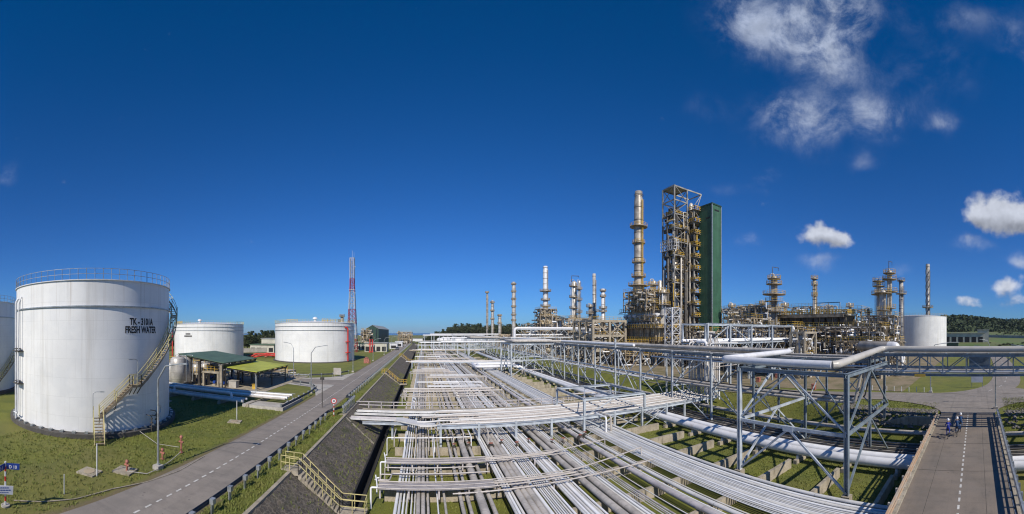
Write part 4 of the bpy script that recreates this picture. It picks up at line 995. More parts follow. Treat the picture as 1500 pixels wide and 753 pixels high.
grp_r = [.05, .05, .07, .08, .08, .11, .12, .08, .07, .07, .07, .08, .11, .15, .13, .19]
PL = [(PX(x), r*(.87 if k == 'w' else .92), k) for x, r, k in pipes]+[(x, r*.82, 'w') for x, r in zip(grp_x, grp_r)]
mm_ = {'w': 'pipe', 'g': 'pipeg', 'm': 'pipem'}
cn = {'w': 'white', 'g': 'grey clad', 'm': 'mauve grey'}
for i, (x, r, k) in enumerate(PL):
    size = 'thin' if r < .08 else ('slim' if r < .13 else ('medium' if r < .2 else 'thick'))
    yend = 330 if (i % 7) else 250
    P = [(x, -40, zf(r)), (x, yend, zf(r))]
    # some pipes carry a raised sideways offset part way along
    if k == 'w' and i % 5 == 2 and i < 50: P = [(x, -40, zf(r)), (x, 61+i*.35, zf(r)), (x, 61+i*.35, zf(r)+.5), (x-.5, 61+i*.35, zf(r)+.5), (x-.5, 64+i*.35, zf(r)+.5), (x, 64+i*.35, zf(r)+.5), (x, 64+i*.35, zf(r)), (x, yend, zf(r))]
    m_ = MB(); m_.tube(P, r, 8 if r < .12 else 12, r*2.5, k=2)
    build('pipe', m_, mm_[k] if k != 'w' else ('pipe', 'pipe2', 'pipe', 'pipe3', 'pipe', 'pipe2', 'pipe3')[i % 7], label='%s %s pipe on the sleepers, %s from the ditch side' % (size, cn[k], nth(i)), cat='pipe', group='long pipes lying side by side in the pipe way')
# sleepers
SY = [28.2+5.2*k for k in range(-13, 30)]
SY = [y for y in SY if not (-4.5 < y < 6)]
n = 0
for y in SY:
    if y < -4: lab = 'concrete sleeper under the pipes beyond the road bridge, %s from it' % nth(int((-4-y)/5.2))
    else: lab = 'low concrete sleeper wall crossing the pipe way, %s counted from the road bridge' % nth(n); n += 1
    t_ = thing('concrete_sleeper', lab, 'pipe support', (13, y, -3), 'concrete sleepers under the pipe way')
    segs = [(-3.1, 3.0), (3.05, 7.6), (7.65, 12.2), (12.25, 16.8), (16.85, 20.9), (20.95, 25.0), (25.05, 30.4 if y < 90 else 29)]
    m_ = MB()
    for a, b in segs:
        if b > a: m_.box(a, y-.16, -3.1, b, y+.16, -2.14)
    build('wall', m_, 'concrete', t_)
    m_ = MB()
    for a, b in ((31.4, 34.8), (36.6, 40.8)): m_.box(a, y-.2, -3.1, b, y+.2, -2.62)
    build('block', m_, 'concrete', t_)
# twin large pipes at the right, with their sideways loop
for j, (x, r, lab) in enumerate(((32.3, .46, 'huge white pipe of the pair right of the pipe way, the nearer one'), (33.75, .42, 'huge white pipe of the pair right of the pipe way, the farther one'))):
    z = -1.85; o = j*1.45
    P = [(x, -45, z), (x, 118-o*-1.0+0, z), (17.5-o*0+j*1.3, 118+o, z+1.0), (17.5+j*1.3, 127-o, z+1.0), (x, 127-o, z), (x, 330, z)]
    P = [(x, -45, z), (x, 112-(1-j)*0+j*1.6, z), (x-2, 113+j*1.6, z+1.2), (17.2+j*1.5, 113+j*1.6, z+1.2), (17.2+j*1.5, 124-j*1.6, z+1.2), (x-2, 124-j*1.6, z+1.2), (x, 125.5-j*1.6, z), (x, 330, z)]
    m_ = MB(); m_.tube(P, r, 16, 1.2)
    build('large_pipe', m_, mat('big_pipe_white', (.70, .70, .72), .38, var=.06, scale=.5, extra=rusty(.55, (.42, .25, .14), .35, .60)) if j == 0 else M['pipe'], label=lab, cat='pipe')
for i, y in enumerate([y+0.6 for y in SY if y < 110]):
    m_ = MB(); m_.box(31.9, y-.12-.6, -2.62, 32.7, y+.12-.6, -2.28); m_.box(33.4, y-.12-.6, -2.62, 34.1, y+.12-.6, -2.25)
    build('pipe_saddle', m_, 'steel', label='small steel saddle under the huge twin pipes, %s from the south end' % nth(i), cat='pipe support', group='saddles under the twin pipes')
for j, x in enumerate((19.5, 24, 28.5)):
    t_ = thing('pipe_trestle', 'steel trestle holding up the sideways loop of the twin pipes, %s from the left' % nth(j), 'pipe support', (x, 118, -3))
    for y in (112.6, 115.2, 121.8, 124.6): m_ = MB(); m_.box(x-.12, y-.12, -3.1, x+.12, y+.12, -1.25); build('leg', m_, 'steel', t_)
    m_ = MB(); m_.beam((x, 112, -1.3), (x, 125, -1.3), .2, .2); build('beam', m_, 'steel', t_)
# small pipes further right, dark colour partly standing for shade under the rack
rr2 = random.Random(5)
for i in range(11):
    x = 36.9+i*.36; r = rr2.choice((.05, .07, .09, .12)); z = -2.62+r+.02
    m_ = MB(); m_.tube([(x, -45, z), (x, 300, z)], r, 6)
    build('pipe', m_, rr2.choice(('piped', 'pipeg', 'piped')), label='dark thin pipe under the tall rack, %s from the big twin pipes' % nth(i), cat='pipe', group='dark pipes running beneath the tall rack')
for i, x in enumerate((41.2, 41.9)):
    m_ = MB(); m_.tube([(x, -45, -1.5), (x, 260, -1.5)], .16, 8); build('pipe', m_, 'pipeg', label='raised grey pipe beside the dark bundle, %s of two' % ('inner', 'outer')[i], cat='pipe')
for i in range(30):
    y = 8+i*9.1-4
    if -3.5 < y < 5.5: continue
    m_ = MB(); m_.box(40.9, y-.1, zt(40.9, y)-.1, 41.1, y+.1, -1.68); m_.box(42.05, y-.1, zt(42, y)-.1, 42.25, y+.1, -1.68); m_.beam((40.85, y, -1.72), (42.3, y, -1.72), .12); build('pipe_stand', m_, 'steelb', label='low steel stand carrying two raised grey pipes, %s from the road bridge' % nth(i), cat='pipe support', group='low stands under the raised grey pipes')

# ---- crossing trays just above the pipe way
def legs(t_, xs_, y, z1, m='pipem', w_=.12, z0=-3):
    for x in xs_: m_ = MB(); m_.box(x-w_/2, y-w_/2, z0, x+w_/2, y+w_/2, z1); build('leg', m_, m, t_)
def tray(name, label, x0, x1, xe, y, w_, z, n):
    t_ = thing(name, label, 'pipe tray', (x0+4, y, -3))
    m_ = MB(); m_.box(x0, y-w_/2, z-.06, x1, y+w_/2, z); build('cover', m_, 'tray', t_)
    for s in (-1, 0, 1): m_ = MB(); m_.tube([(x0-.15, y+s*w_/2, z+.055), (xe-.4*s, y+s*w_/2, z+.055)], .042 if s else .03, 6); build('edge_pipe', m_, 'cream', t_)
    m_ = MB()
    for q in range(3): yy = y-w_/2+w_*(q+.5)/3; m_.tube([(x1, yy, z-.02), (xe-.8, yy, z-.02)], .05, 6)
    build('thin_pipes', m_, 'cream', t_)
    for x in [x0+.2]+[x0+2.4+i*2.3 for i in range(int((xe-x0-2)/2.3))]:
        m_ = MB(); m_.box(x-.06, y-w_/2, z-.75, x+.06, y-w_/2+.1, z-.06); m_.box(x-.06, y+w_/2-.1, z-.75, x+.06, y+w_/2, z-.06); m_.box(x-.05, y-w_/2, z-.14, x+.05, y+w_/2, z-.065); build('leg', m_, 'pipem', t_)
    m_ = MB(); m_.tube([(x0, y-w_/2, z+.07), (x0-.5, y-w_/2, z+.07), (x0-.5, y-w_/2, -3)], .08, 6, .15); m_.tube([(x0, y+w_/2, z+.3), (x0-.2, y+w_/2, z+.3), (x0-.2, y+w_/2, -2.4)], .06, 6, .15); m_.beam((x0, y-w_/2, z+.1), (x0-.3, y+w_/2, z+.5), .08); build('end_pipe', m_, 'pipe', t_)
    return t_
tray('pipe_tray', 'covered grey pipe tray crossing nearest the camera, lower of two', -3.5, 5.6, 13.4, 27.3, 1.25, -1.42, 6)
tray('pipe_tray', 'covered grey pipe tray crossing the pipe way, upper of two', -3.4, 5.8, 13.4, 32.6, 1.2, -1.42, 6)
for lab, P, r in (('thin white pipe with a small step crossing between the two trays', [(-3.6, 29.6, -2.6), (-3.6, 29.6, -1.5), (5.7, 29.9, -1.5)], .055), ('thin white pipe crossing just behind the upper of the small step pipe', [(-3.4, 31.0, -3), (-3.4, 31.0, -1.45), (4.6, 31.1, -1.45)], .055),
                  ('thin pale pipe along the near edge of the lower tray', [(2.2, 26.2, -1.55), (20.5, 26.6, -1.55)], .06), ('thin pale pipe reaching past the upper tray', [(12.5, 32.6, -1.3), (19.2, 33.9, -1.3), (19.2, 33.9, -2.3)], .06), ('thin pale pipe reaching past the lower tray', [(12.4, 27.6, -1.3), (21.0, 29.5, -1.3), (21.0, 29.5, -2.3)], .06),
                  ('thin jogged pipe at the left end of the lower tray', [(-3.9, 28.1, -1.35), (-2.7, 28.1, -1.35), (-2.6, 29.5, -1.35), (5.5, 29.5, -1.35)], .06)):
    m_ = MB(); m_.tube(P, r, 6, .15); build('cross_pipe', m_, 'cream', label=lab, cat='pipe')
# ---- valves and small fittings on the pipes
def valve(c, r, label, rz=0):
    x, y, z = c; t_ = thing('valve', label, 'valve', c, 'valves on the pipes')
    m_ = MB(); m_.tube([(x, y-.25, z), (x, y-.19, z)], r*1.8, 10); m_.tube([(x, y+.19, z), (x, y+.25, z)], r*1.8, 10); m_.tube([(x, y-.2, z), (x, y, z), (x, y+.2, z)], [r*1.4, r*1.6, r*1.4], 10); m_.tube([(x, y, z), (x, y, z+.5)], .05, 6); build('body', m_, 'darksteel', t_)
    m_ = MB(); n_ = 12; P = [Vector((x+.2*cos(2*pi*i/n_), y+.2*sin(2*pi*i/n_), z+.5)) for i in range(n_+1)]; m_.tube(P, .025, 5); m_.beam((x-.2, y, z+.5), (x+.2, y, z+.5), .03); build('handwheel', m_, 'redfade', t_)
vi = 0
for i in (12, 14, 18, 21, 28, 33, 38, 42, 46, 50):
    for y in (37.6,):
        x, r, k = PL[i]; valve((x, y-rnd.uniform(-.8, .8), zf(r)), max(.08, r), 'small red handwheel valve before the crossing rack, %s from the left' % nth(vi)); vi += 1

# ---- low crossing rack at Y 40..50
RK = thing('crossing_rack', 'pale steel rack carrying pipes across the pipe way, with many short posts', 'pipe rack', (20, 45, -3))
RX = [2.0, 6.45, 10.9, 15.4, 19.85, 24.4, 28.9, 33.4, 37.0]
for x in RX:
    for y in (40.4, 45.2, 49.8):
        m_ = MB(); m_.hbeam((x, y, -3.0), (x, y, -.05 if y == 40.4 else -.55), .26); m_.box(x-.3, y-.3, -3.1, x+.3, y+.3, -2.85); build('post', m_, 'steel', RK)
m_ = MB(); m_.hbeam((1.6, 40.4, -.38), (44.6, 40.4, -.38), .30, .40); build('front_beam', m_, 'steel', RK)
m_ = MB(); m_.hbeam((-9.9, 49.8, -.78), (44.6, 49.8, -.78), .26, .34); build('back_beam', m_, 'steel', RK)
m_ = MB()
for i in range(20): x = 2.0+i*2.22; m_.beam((x, 40.6, -.70), (x, 49.7, -.70), .16, .22)
build('cross_beams', m_, 'steel', RK)
m_ = MB()
for a, b in ((RX[4], RX[5]), (RX[6], RX[7]), (RX[5], RX[6])):
    m_.beam((a, 40.4, -2.9), (b, 40.4, -.6), .10); m_.beam((b, 40.4, -2.9), (a, 40.4, -.6), .10)
build('brace', m_, 'steel', RK)
RF = thing('portal_frame', 'square pale steel frame raised over the crossing rack', 'steel frame', (24.6, 45, -.6))
for x in (19.85, 29.3):
    for y in (40.35, 49.85): m_ = MB(); m_.hbeam((x+.02, y, -.18 if y < 45 else -.6), (x+.02, y, 1.85), .28); build('post', m_, 'steel', RF)
m_ = MB()
for y in (40.35, 49.85): m_.hbeam((19.85, y, 1.95), (29.3, y, 1.95), .3, .34)
for x in (19.85, 24.5, 29.3): m_.hbeam((x, 40.55, 1.93), (x, 49.65, 1.93), .26, .30)
m_.beam((19.85, 40.5, 1.7), (24.5, 49.7, 1.7), .1); m_.beam((24.5, 49.7, 1.7), (29.3, 40.5, 1.7), .1); build('beams', m_, 'steel', RF)
m_ = MB(); m_.beam((19.9, 40.35, -.2), (24.6, 40.35, 1.8), .1); m_.beam((29.3, 40.35, -.2), (24.6, 40.35, 1.8), .1); build('brace', m_, 'steel', RF)
rc = [(41.4, .10, 3.0), (41.9, .16, 2.2), (42.5, .13, 6.8), (43.0, .10, 8.5), (43.5, .17, 1.5), (44.1, .12, 9.5), (44.6, .16, 5.5), (45.3, .12, 12), (45.8, .18, 2.6), (46.4, .13, 9), (46.9, .18, 6.0), (47.5, .13, 13), (48.0, .17, 4.4), (48.6, .22, 2.0)]
for i, (y, r, x0) in enumerate(rc):
    z = -.58+r; x0 = .3+x0*.5; yl = y-1.0 if i % 2 else y-.6
    P = [(x0-1.8, yl, z), (x0-.3, yl, z), (x0+1.2, y, z), (44.2+i*.12, y, z), (44.2+i*.12, y, 8.6 if i % 2 else 4.5+.2*i), (52, y, 8.6 if i % 2 else 4.5+.2*i)]
    if i % 3 == 0: P = [(x0-1.2, y, -2.0), (x0-1.2, y, z)]+P[2:]
    m_ = MB(); m_.tube(P, r*.66, 10, .6, k=3)
    build('rack_pipe', m_, 'cream' if i % 3 != 1 else 'pipe2', label='%s pipe on the crossing rack, %s counting away from the camera' % ('white' if i % 3 == 1 else 'cream clad', nth(i)), cat='pipe', group='pipes lying on the crossing rack')
WK = thing('walkway', 'grey deck walkway with handrail along the back of the crossing rack', 'walkway', (10, 51, -3))
m_ = MB(); m_.box(-9.9, 50.4, -.86, 31, 51.7, -.72); build('deck', m_, 'concrete', WK)
m_ = MB(); m_.rail([(-9.9, 51.65, -.72), (31, 51.65, -.72)], .95, 1.9, .05, 1); build('handrail', m_, 'pipem', WK)
for i in range(11): x = -8+i*3.9; m_ = MB(); m_.box(x-.15, 50.8, -3.05, x+.15, 51.1, -.862); build('post', m_, 'concrete', WK)
DK = thing('cable_duct', 'bright white flat cable duct slanting from the left road onto the rack', 'cable duct', (-5, 45, -3))
m_ = MB(); zc = -.42
def slab(P, z, th=.16):
    n_ = len(P); m_.add([(x, y, z-th) for x, y in P]+[(x, y, z) for x, y in P], [tuple(range(n_))[::-1], tuple(range(n_, 2*n_))]+[(i, (i+1) % n_, n_+(i+1) % n_, n_+i) for i in range(n_)])
slab([(-9.85, 43.9), (-3.6, 43.9), (-.6, 41.7), (1.4, 41.5), (1.4, 42.4), (.4, 42.6), (-2.6, 45.2), (-9.85, 45.2)], zc); build('cover', m_, 'pipe2', DK)
m_ = MB()
for y in (44.1, 44.6, 45.05): m_.beam((-9.8, y, zc+.03), (-3.4, y, zc+.03), .10, .06)
build('rib', m_, 'pipem', DK)
for x in (-8.9, -3.9, -.9): m_ = MB(); m_.box(x-.12, 44.2, -3.05, x+.12, 44.45, zc-.16); m_.box(x-.12, 45.4, -3.05, x+.12, 45.65, zc-.16); build('post', m_, 'concrete' if x < -8 else 'steel', DK)
m_ = MB(); m_.hbeam((-7.6, 43.6, -.82), (1.6, 43.6, -.82), .24, .34); build('beam', m_, 'steel', DK)
m_ = MB(); m_.hbeam((-9.9, 47.6, -.7), (2.0, 47.6, -.7), .22, .30); build('steel_beam', m_, 'steel', label='pale steel beam spanning the ditch between walkway and white duct', cat='beam')
for i, (y, r) in enumerate(((46.6, .1), (47.2, .12), (48.4, .16), (49.1, .12))):
    m_ = MB(); m_.tube([(-9.85, y, -.52), (3.5, y, -.52), (6, y+.2, -.52)], r*.7, 8); build('pipe', m_, 'pipe2', label='pale pipe spanning the ditch behind the white duct, %s from it' % nth(i), cat='pipe', group='pipes spanning the ditch')
# small up-and-over branches in front of the rack
for i, (x, z1, y) in enumerate(((-3.2, -.9, 39.6), (-2.0, -1.2, 38.9), (-.8, -.8, 39.6), (.6, -1.1, 38.4), (1.2, -1.6, 37.9), (3.3, -1.0, 39.0), (4.4, -.6, 39.4), (5.2, -.9, 38.9), (7.2, -.5, 39.6), (8.2, -.8, 39.0), (22.0, -.2, 39.4), (22.7, -.2, 39.4))):
    m_ = MB(); m_.tube([(x, y-.9, -2.1), (x, y-.9, z1), (x, 41.5, z1)], .07 if i < 10 else .12, 6, .25); build('branch_pipe', m_, ('cream', 'pipe', 'pipeg')[i % 3], label='small pipe bending up onto the crossing rack, %s from the ditch' % nth(i), cat='pipe', group='small pipes rising onto the crossing rack')
m_ = MB(); m_.tube([(-4.0, 38.8, -3), (-4.0, 38.8, -1.15), (5.2, 39.0, -1.15)], .06, 6, .2); build('cross_pipe', m_, 'pipe', label='thin white pipe low in front of the white duct end', cat='pipe')

# ---- loops and crossings further down the pipe way
def uloop(x0, x1, y0, y1, z, r, label, m='cream', back=True, group='sideways pipe loops over the pipe way'):
    m_ = MB(); r *= .62; t_ = thing('pipe_loop', label, 'pipe loop', ((x0+x1)/2, y0, -3), group)
    m_.tube([(x1, y0-1.2, zf(r)), (x1, y0, zf(r)), (x1, y0, z), (x0, y0, z), (x0, y1, z), (x1+.01, y1, z), (x1+.01, y1, zf(r)), (x1+.01, y1+1.2, zf(r))], r, 8, min(.5, r*3), k=3); build('pipe', m_, m, t_)
    k = max(2, int((x1-x0)/4))
    for i in range(k+1): x = x0+.3+(x1-x0-.6)*i/k; m_ = MB(); m_.box(x-.07, y0-.07, -3, x+.07, y0+.07, z-r); build('leg', m_, 'pipem', t_)
sets = [(-4.2, 14, 65, 67.2, -1.3, .14, 'cream'), (-4.0, 14, 70.5, 72.3, -1.2, .13, 'cream'),
        (.9, 12.8, 76, 77.6, -1.2, .17, 'white'), (2.2, 13.6, 79.4, 81.6, -1.0, .15, 'white'), (-1.5, 8.5, 83.5, 85.5, -1.4, .11, 'pipe'), (.6, 16.5, 90.5, 92.6, -1.1, .20, 'cream'), (1.8, 14.5, 95.5, 97.5, -1.2, .14, 'white'),
        (-3.8, 9.8, 100, 103.5, -1.1, .22, 'cream'), (-3.2, 8.0, 106, 109, -1.0, .2, 'cream'), (-.5, 7.0, 112, 114.6, -1.1, .16, 'white'),
        (-3.8, 12, 141, 144, -1.0, .22, 'cream'), (2, 20, 152, 156, -.9, .24, 'cream'), (-3.9, 8, 167, 170, -1.0, .2, 'white'), (1.5, 18, 178, 182, -.9, .24, 'cream'), (-3.5, 12, 196, 199, -1.0, .2, 'cream'), (-3.5, 26, 236, 240, -.8, .26, 'white')]
for i, (a, b, c_, d_, z, r, mt) in enumerate(sets):
    uloop(a, b, c_, d_, z, r, '%s sideways pipe loop over the pipe way beyond the crossing rack, %s by distance' % ('pale cream' if mt == 'cream' else 'white', nth(i)), mt)
for i, (y, x0, x1, z, nm) in enumerate(((70.0, -4, 16, -1.2, 'tray'), (74.0, -4, 15, -1.3, 'tray'), (62.0, 27, 37, -1.4, 'x'), (104, 30, 38, -1.0, 'x'))):
    t_ = thing('pipe_bridge', ['long pale double pipe crossing low over the pipe way, nearer of two', 'long pale double pipe crossing low over the pipe way, farther of two', 'short pale pipe crossing the grass towards the tall rack', 'short pale pipe crossing the grass near the twin pipe loop'][i], 'pipe crossing', (x0, y, -3))
    for q in (-.25, .25): m_ = MB(); m_.tube([(x0, y+q, -2.6), (x0, y+q, z), (x1, y+q, z)], .085, 8, .3); build('pipe', m_, 'cream', t_)
    for j in range(int((x1-x0)/2.8)+1): x = x0+.5+j*2.8; m_ = MB(); m_.box(x-.08, y-.4, -3, x+.08, y-.24, z-.14); m_.beam((x, y-.4, z-.2), (x, y+.4, z-.2), .1); build('leg', m_, 'pipem', t_)
# elevated crossings far down
def far_rack(y, x0, x1, z, label, n, step=5.5, d=5.0, mp='pipe', zp=None, z0=-3, ms='steel', extra_top=None):
    t_ = thing('crossing_rack', label, 'pipe rack', ((x0+x1)/2, y, -3))
    k = int((x1-x0)/step)
    for i in range(k+1):
        for yy in (y, y+d): x = x0+i*(x1-x0)/k; m_ = MB(); m_.box(x-.15, yy-.15, z0, x+.15, yy+.15, z); build('post', m_, ms, t_)
    m_ = MB()
    for yy in (y, y+d): m_.beam((x0-.2, yy, z-.15), (x1+.2, yy, z-.15), .25, .3)
    for i in range(k+1): x = x0+i*(x1-x0)/k; m_.beam((x, y, z-.16), (x, y+d, z-.16), .2, .24)
    build('beams', m_, ms, t_)
    for i in range(n): r = (.09, .14, .1, .18, .08)[i % 5]; m_ = MB(); yy = y+.5+i*(d-.8)/max(1, n-1); m_.tube([(x0-.4-(i % 3), yy, z+r), (x1+.3, yy, z+r)], r, 8); build('pipe', m_, 'cream' if i % 2 else mp, t_)
    return t_
far_rack(131, -4.2, 38, -.6, 'long crossing rack with pale pipes behind the twin pipe loop', 7)
far_rack(216, -4.4, 38, -.4, 'distant low crossing rack seen as a grey band across the pipe way', 6, ms='concrete')
far_rack(262, -4, 50, 1.0, 'very distant crossing rack near the treed hill', 6)
far_rack(310, -4, 60, 2.8, 'farthest pale crossing rack below the treed hill', 6)
m_ = MB(); m_.box(-10, 222, -1.2, 36, 225.5, -.55); build('culvert_slab', m_, 'concrete', label='grey concrete slab crossing the ditch far down the pipe way', cat='culvert')

# ================================================================ TALL RACK (two rows of columns along the pipe way)
YR = [12, 20.3, 28.2, 36, 45]+[54.2+9.1*k for k in range(27)]
ZTOP = 7.45
XA, XB = 38.4, 44.8
TR = thing('tall_pipe_rack', 'tall pale steel pipe rack with two rows of braced columns beside the pipe way', 'pipe rack', (41.6, 60, -3))
def ms(y): return 'steelb' if y < 31 else 'steel'
for x in (XA, XB):
    for y in YR:
        z0 = zt(x, y); m_ = MB(); tp = 8.0 if y < 13 else (ZTOP if abs(y-63.3) > 1 or x > 40 else 9.2)
        if y < 100: m_.hbeam((x, y, z0-.3), (x, y, tp), .28, .28)
        else: m_.box(x-.12, y-.12, z0-.3, x+.12, y+.12, tp)
        build('column', m_, ms(y), TR)
    m_ = MB(); m_.hbeam((x, 12.2, ZTOP-.3), (x, YR[-1], ZTOP-.3), .26, .36); build('top_beam', m_, 'steelb' if x < 40 else 'steel', TR)
for zz_, st_ in ((ZTOP-.32, 1), (1.6, 1)):
    for i, y in enumerate(YR):
        m_ = MB(); m_.beam((XA+.2, y, zz_), (XB-.2, y, zz_), .18, .26); build('cross_beam', m_, ms(y), TR)
for i, (a, b) in enumerate(zip(YR, YR[1:])):
    m_ = MB(); z0 = zt(XA, a)+.1
    if i == 0 or i in (5, 13, 21): m_.beam((XA, a, z0), (XA, b, ZTOP-.5), .14); m_.beam((XA, b, z0), (XA, a, ZTOP-.5), .14)
    else: m_.beam((XA, a, z0), (XA, b, 2.2), .12); m_.beam((XA, b, 2.0), (XA, a, ZTOP-.5), .12)
    m_.beam((XB, a, zt(XB, a)), (XB, b, ZTOP-.5), .12)
    build('brace', m_, ms(a), TR)
m_ = MB()
for y in YR[1:]:
    m_.beam((XA+.2, y, 1.5), (XB-.2, y, ZTOP-.6), .10)
build('cross_brace', m_, 'steel', TR)
for i, (x, r, z) in enumerate(((39.2, .12, ZTOP-.06), (40.0, .09, ZTOP-.08), (43.2, .15, ZTOP-.02), (44.0, .10, ZTOP-.06))):
    m_ = MB(); m_.tube([(x, -40, z+.55), (x, 10, z+.55), (x, 13, z), (x, 250, z)], r, 8, .5); build('rack_pipe', m_, 'pipe' if i % 2 else 'pipeg', label='thinner pipe on top of the tall rack, %s counting from the pipe way' % nth(i), cat='pipe', group='thinner pipes on the tall rack')
for i, (x, r, z) in enumerate(((39.6, .14, 1.85), (40.6, .1, 1.8), (43.0, .17, 1.9), (44.1, .1, 1.8))):
    m_ = MB(); m_.tube([(x, 52, z), (x, 250, z)], r, 8); build('rack_pipe', m_, 'pipe', label='pipe on the lower tier of the tall rack, %s counting from the pipe way' % nth(i), cat='pipe', group='pipes on the lower tier of the tall rack')
# large pipe on top with its loops, growing paler towards the loop
zL = 7.85
GP = thing('overhead_pipe', 'large pale overhead pipe looping out over two tall columns in front', 'pipe', (42, 12, 7.4))
m_ = MB(); m_.tube([(42, -60, 8.5), (42, 11.6, 8.5), (28.0, 11.6, 7.75), (27.6, 12.0, 7.72)], .36, 20, 1.0, k=6); build('grey_section', m_, mat('warm_grey_pipe', (.50, .47, .42), .35, var=.08, scale=.3), GP)
m_ = MB(); m_.tube([(27.6, 12.0, 7.72), (27.6, 24.4, 7.72), (41.6, 24.4, 7.9), (42.1, 24.9, 7.9)], .355, 20, 1.0, k=6); build('white_section', m_, 'white', GP)
m_ = MB(); m_.tube([(42.1, 24.9, 7.9), (42.1, 99, 7.9), (26, 99, 7.95), (26, 110, 7.95), (42.1, 110, 7.9), (42.1, 178, 7.9), (24, 178, 8.0), (24, 192, 8.0), (42.1, 192, 7.9), (42.1, 290, 7.9)], .355, 16, 1.0, k=5); build('long_section', m_, 'pipeg', GP)
m_ = MB(); m_.tube([(40.9, 60, 7.9), (40.9, 101, 7.9), (28, 101, 7.9), (28, 108, 7.9), (40.9, 108, 7.9), (40.9, 180, 7.9), (26, 180, 7.9), (26, 190, 7.9), (40.9, 190, 7.9), (40.9, 290, 7.9)], .3, 12, 1.0, k=5)
build('overhead_pipe', m_, 'pipe', label='second overhead pipe following the big one inside its distant loops', cat='pipe')
# outrigger frames
def outrigger(ys2, xo, label, m1='steelb', ped=True, x1=XA, pedm='concrete'):
    t_ = thing('loop_frame', label, 'steel frame', (xo, sum(ys2)/2, -3))
    for y in ys2:
        m_ = MB(); m_.hbeam((xo, y, -2.2), (xo, y, 7.2), .36, .36); build('column', m_, m1 if y < 15 else 'steel', t_)
        m_ = MB(); m_.box(xo-.35, y-.35, -3.1, xo+.35, y+.35, -2.2); build('pedestal', m_, pedm, t_)
        m_ = MB(); m_.hbeam((xo-.3, y, 7.12), (x1-.2, y, 7.12), .24, .34); build('beam', m_, m1, t_)
        m_ = MB(); xm = (xo+x1)/2; m_.beam((xo, y, 2.45), (x1, y, 2.45), .2, .26); m_.beam((xo, y, -2.1), (xm, y, 2.35), .17); m_.beam((x1, y, -2.6), (xm, y, 2.35), .15); m_.beam((xo, y, 2.6), (xm, y, 6.95), .15); m_.beam((x1, y, 2.6), (xm, y, 6.95), .15); build('brace', m_, 'steel' if y > 15 else m1, t_)
    y0, y1 = ys2
    m_ = MB(); m_.hbeam((xo, y0, 7.14), (xo, y1, 7.14), .24, .34); m_.hbeam((xo+4.4, y0, 7.10), (xo+4.4, y1, 7.10), .2, .28); build('beam', m_, m1, t_)
    m_ = MB(); ym = (y0+y1)/2; m_.beam((xo, y0, 2.45), (xo, y1, 2.45), .2, .26); m_.beam((xo, y0, -2.1), (xo, ym, 2.35), .17); m_.beam((xo, y1, -2.1), (xo, ym, 2.35), .17); m_.box(xo-.13, ym-.5, 2.15, xo+.13, ym+.5, 2.6); m_.beam((xo, y0, 2.6), (xo, ym, 6.95), .15); m_.beam((xo, y1, 2.6), (xo, ym, 6.95), .15); build('brace', m_, 'steel', t_)
outrigger((9.9, 20.4), 25.6, 'tall braced frame on concrete footings holding the near loop of the overhead pipe')
outrigger((98, 111), 25.0, 'braced frame under the middle loop of the overhead pipes', 'steel')
outrigger((177, 193), 23.0, 'braced frame under the far loop of the overhead pipes', 'steel')
# truss across the road
TT = thing('pipe_truss', 'blue grey lattice truss carrying pipes across the bridge road', 'truss', (41.6, -5, 5.9))
yE, yN = -30, 11.7
for x in (XA, XB):
    m_ = MB(); m_.hbeam((x, yE, 8.0), (x, yN, 8.0), .26, .34); build('top_chord', m_, 'steelb', TT)
    m_ = MB(); m_.hbeam((x, yE, 5.85), (x, yN, 5.85), .28, .30); build('bottom_chord', m_, 'steelb', TT)
    m_ = MB(); n_ = 16
    for i in range(n_+1): y = yE+.3+(yN-yE-.6)*i/n_; m_.beam((x, y, 5.95), (x, y, 7.9), .14)
    build('upright', m_, 'steelb', TT, kind='stuff')
    m_ = MB()
    for i in range(n_): a, b = yE+.3+(yN-yE-.6)*i/n_, yE+.3+(yN-yE-.6)*(i+1)/n_; z0, z1 = (5.95, 7.9) if i % 2 else (7.9, 5.95); m_.beam((x, a, z0), (x, b, z1), .11)
    build('diagonal', m_, 'steelb', TT)
m_ = MB()
for i in range(17): y = yE+.3+(yN-yE-.6)*i/16; m_.beam((XA, y, 5.8), (XB, y, 5.8), .16, .2); m_.beam((XA, y, 7.9), (XB, y, 7.9), .14, .18)
build('cross_member', m_, 'steelb', TT)
for i, (x, r, z, mm) in enumerate(((39.4, .13, 6.1, 'pipe'), (40.2, .2, 6.15, 'pipeg'), (41.2, .12, 6.1, 'piped'), (42.3, .25, 6.2, 'pipeg'), (43.4, .15, 6.1, 'pipe'), (44.1, .1, 6.1, 'piped'))):
    m_ = MB(); m_.tube([(x, -45, z), (x, 13.5, z), (x, 14.5, 2.0 if i % 2 else z), (x, 52, 2.0 if i % 2 else z)], r, 8, .4); build('truss_pipe', m_, mm, label='pipe inside the road truss, %s counting from the near side' % nth(i), cat='pipe', group='pipes inside the road truss')
m_ = MB(); m_.box(38.2, 5.6, 5.62, 38.24, 6.8, 5.92); build('clearance_plate', m_, 'yellow', TT)
for x in (XA, XB):
    for y in (-14, -30): m_ = MB(); m_.hbeam((x, y, zt(x, y)), (x, y, 8), .34, .34); build('column', m_, 'steelb', TT)
# hanging sign box that throws the square shade on the road
m_ = MB(); m_.box(42.6, -1.6, 5.95, 44.2, .9, 7.6); m_.box(42.5, -1.7, 7.6, 44.3, 1.0, 7.68); build('junction_box', m_, 'steelb', label='blue grey sign box hanging inside the truss above the road', cat='box')
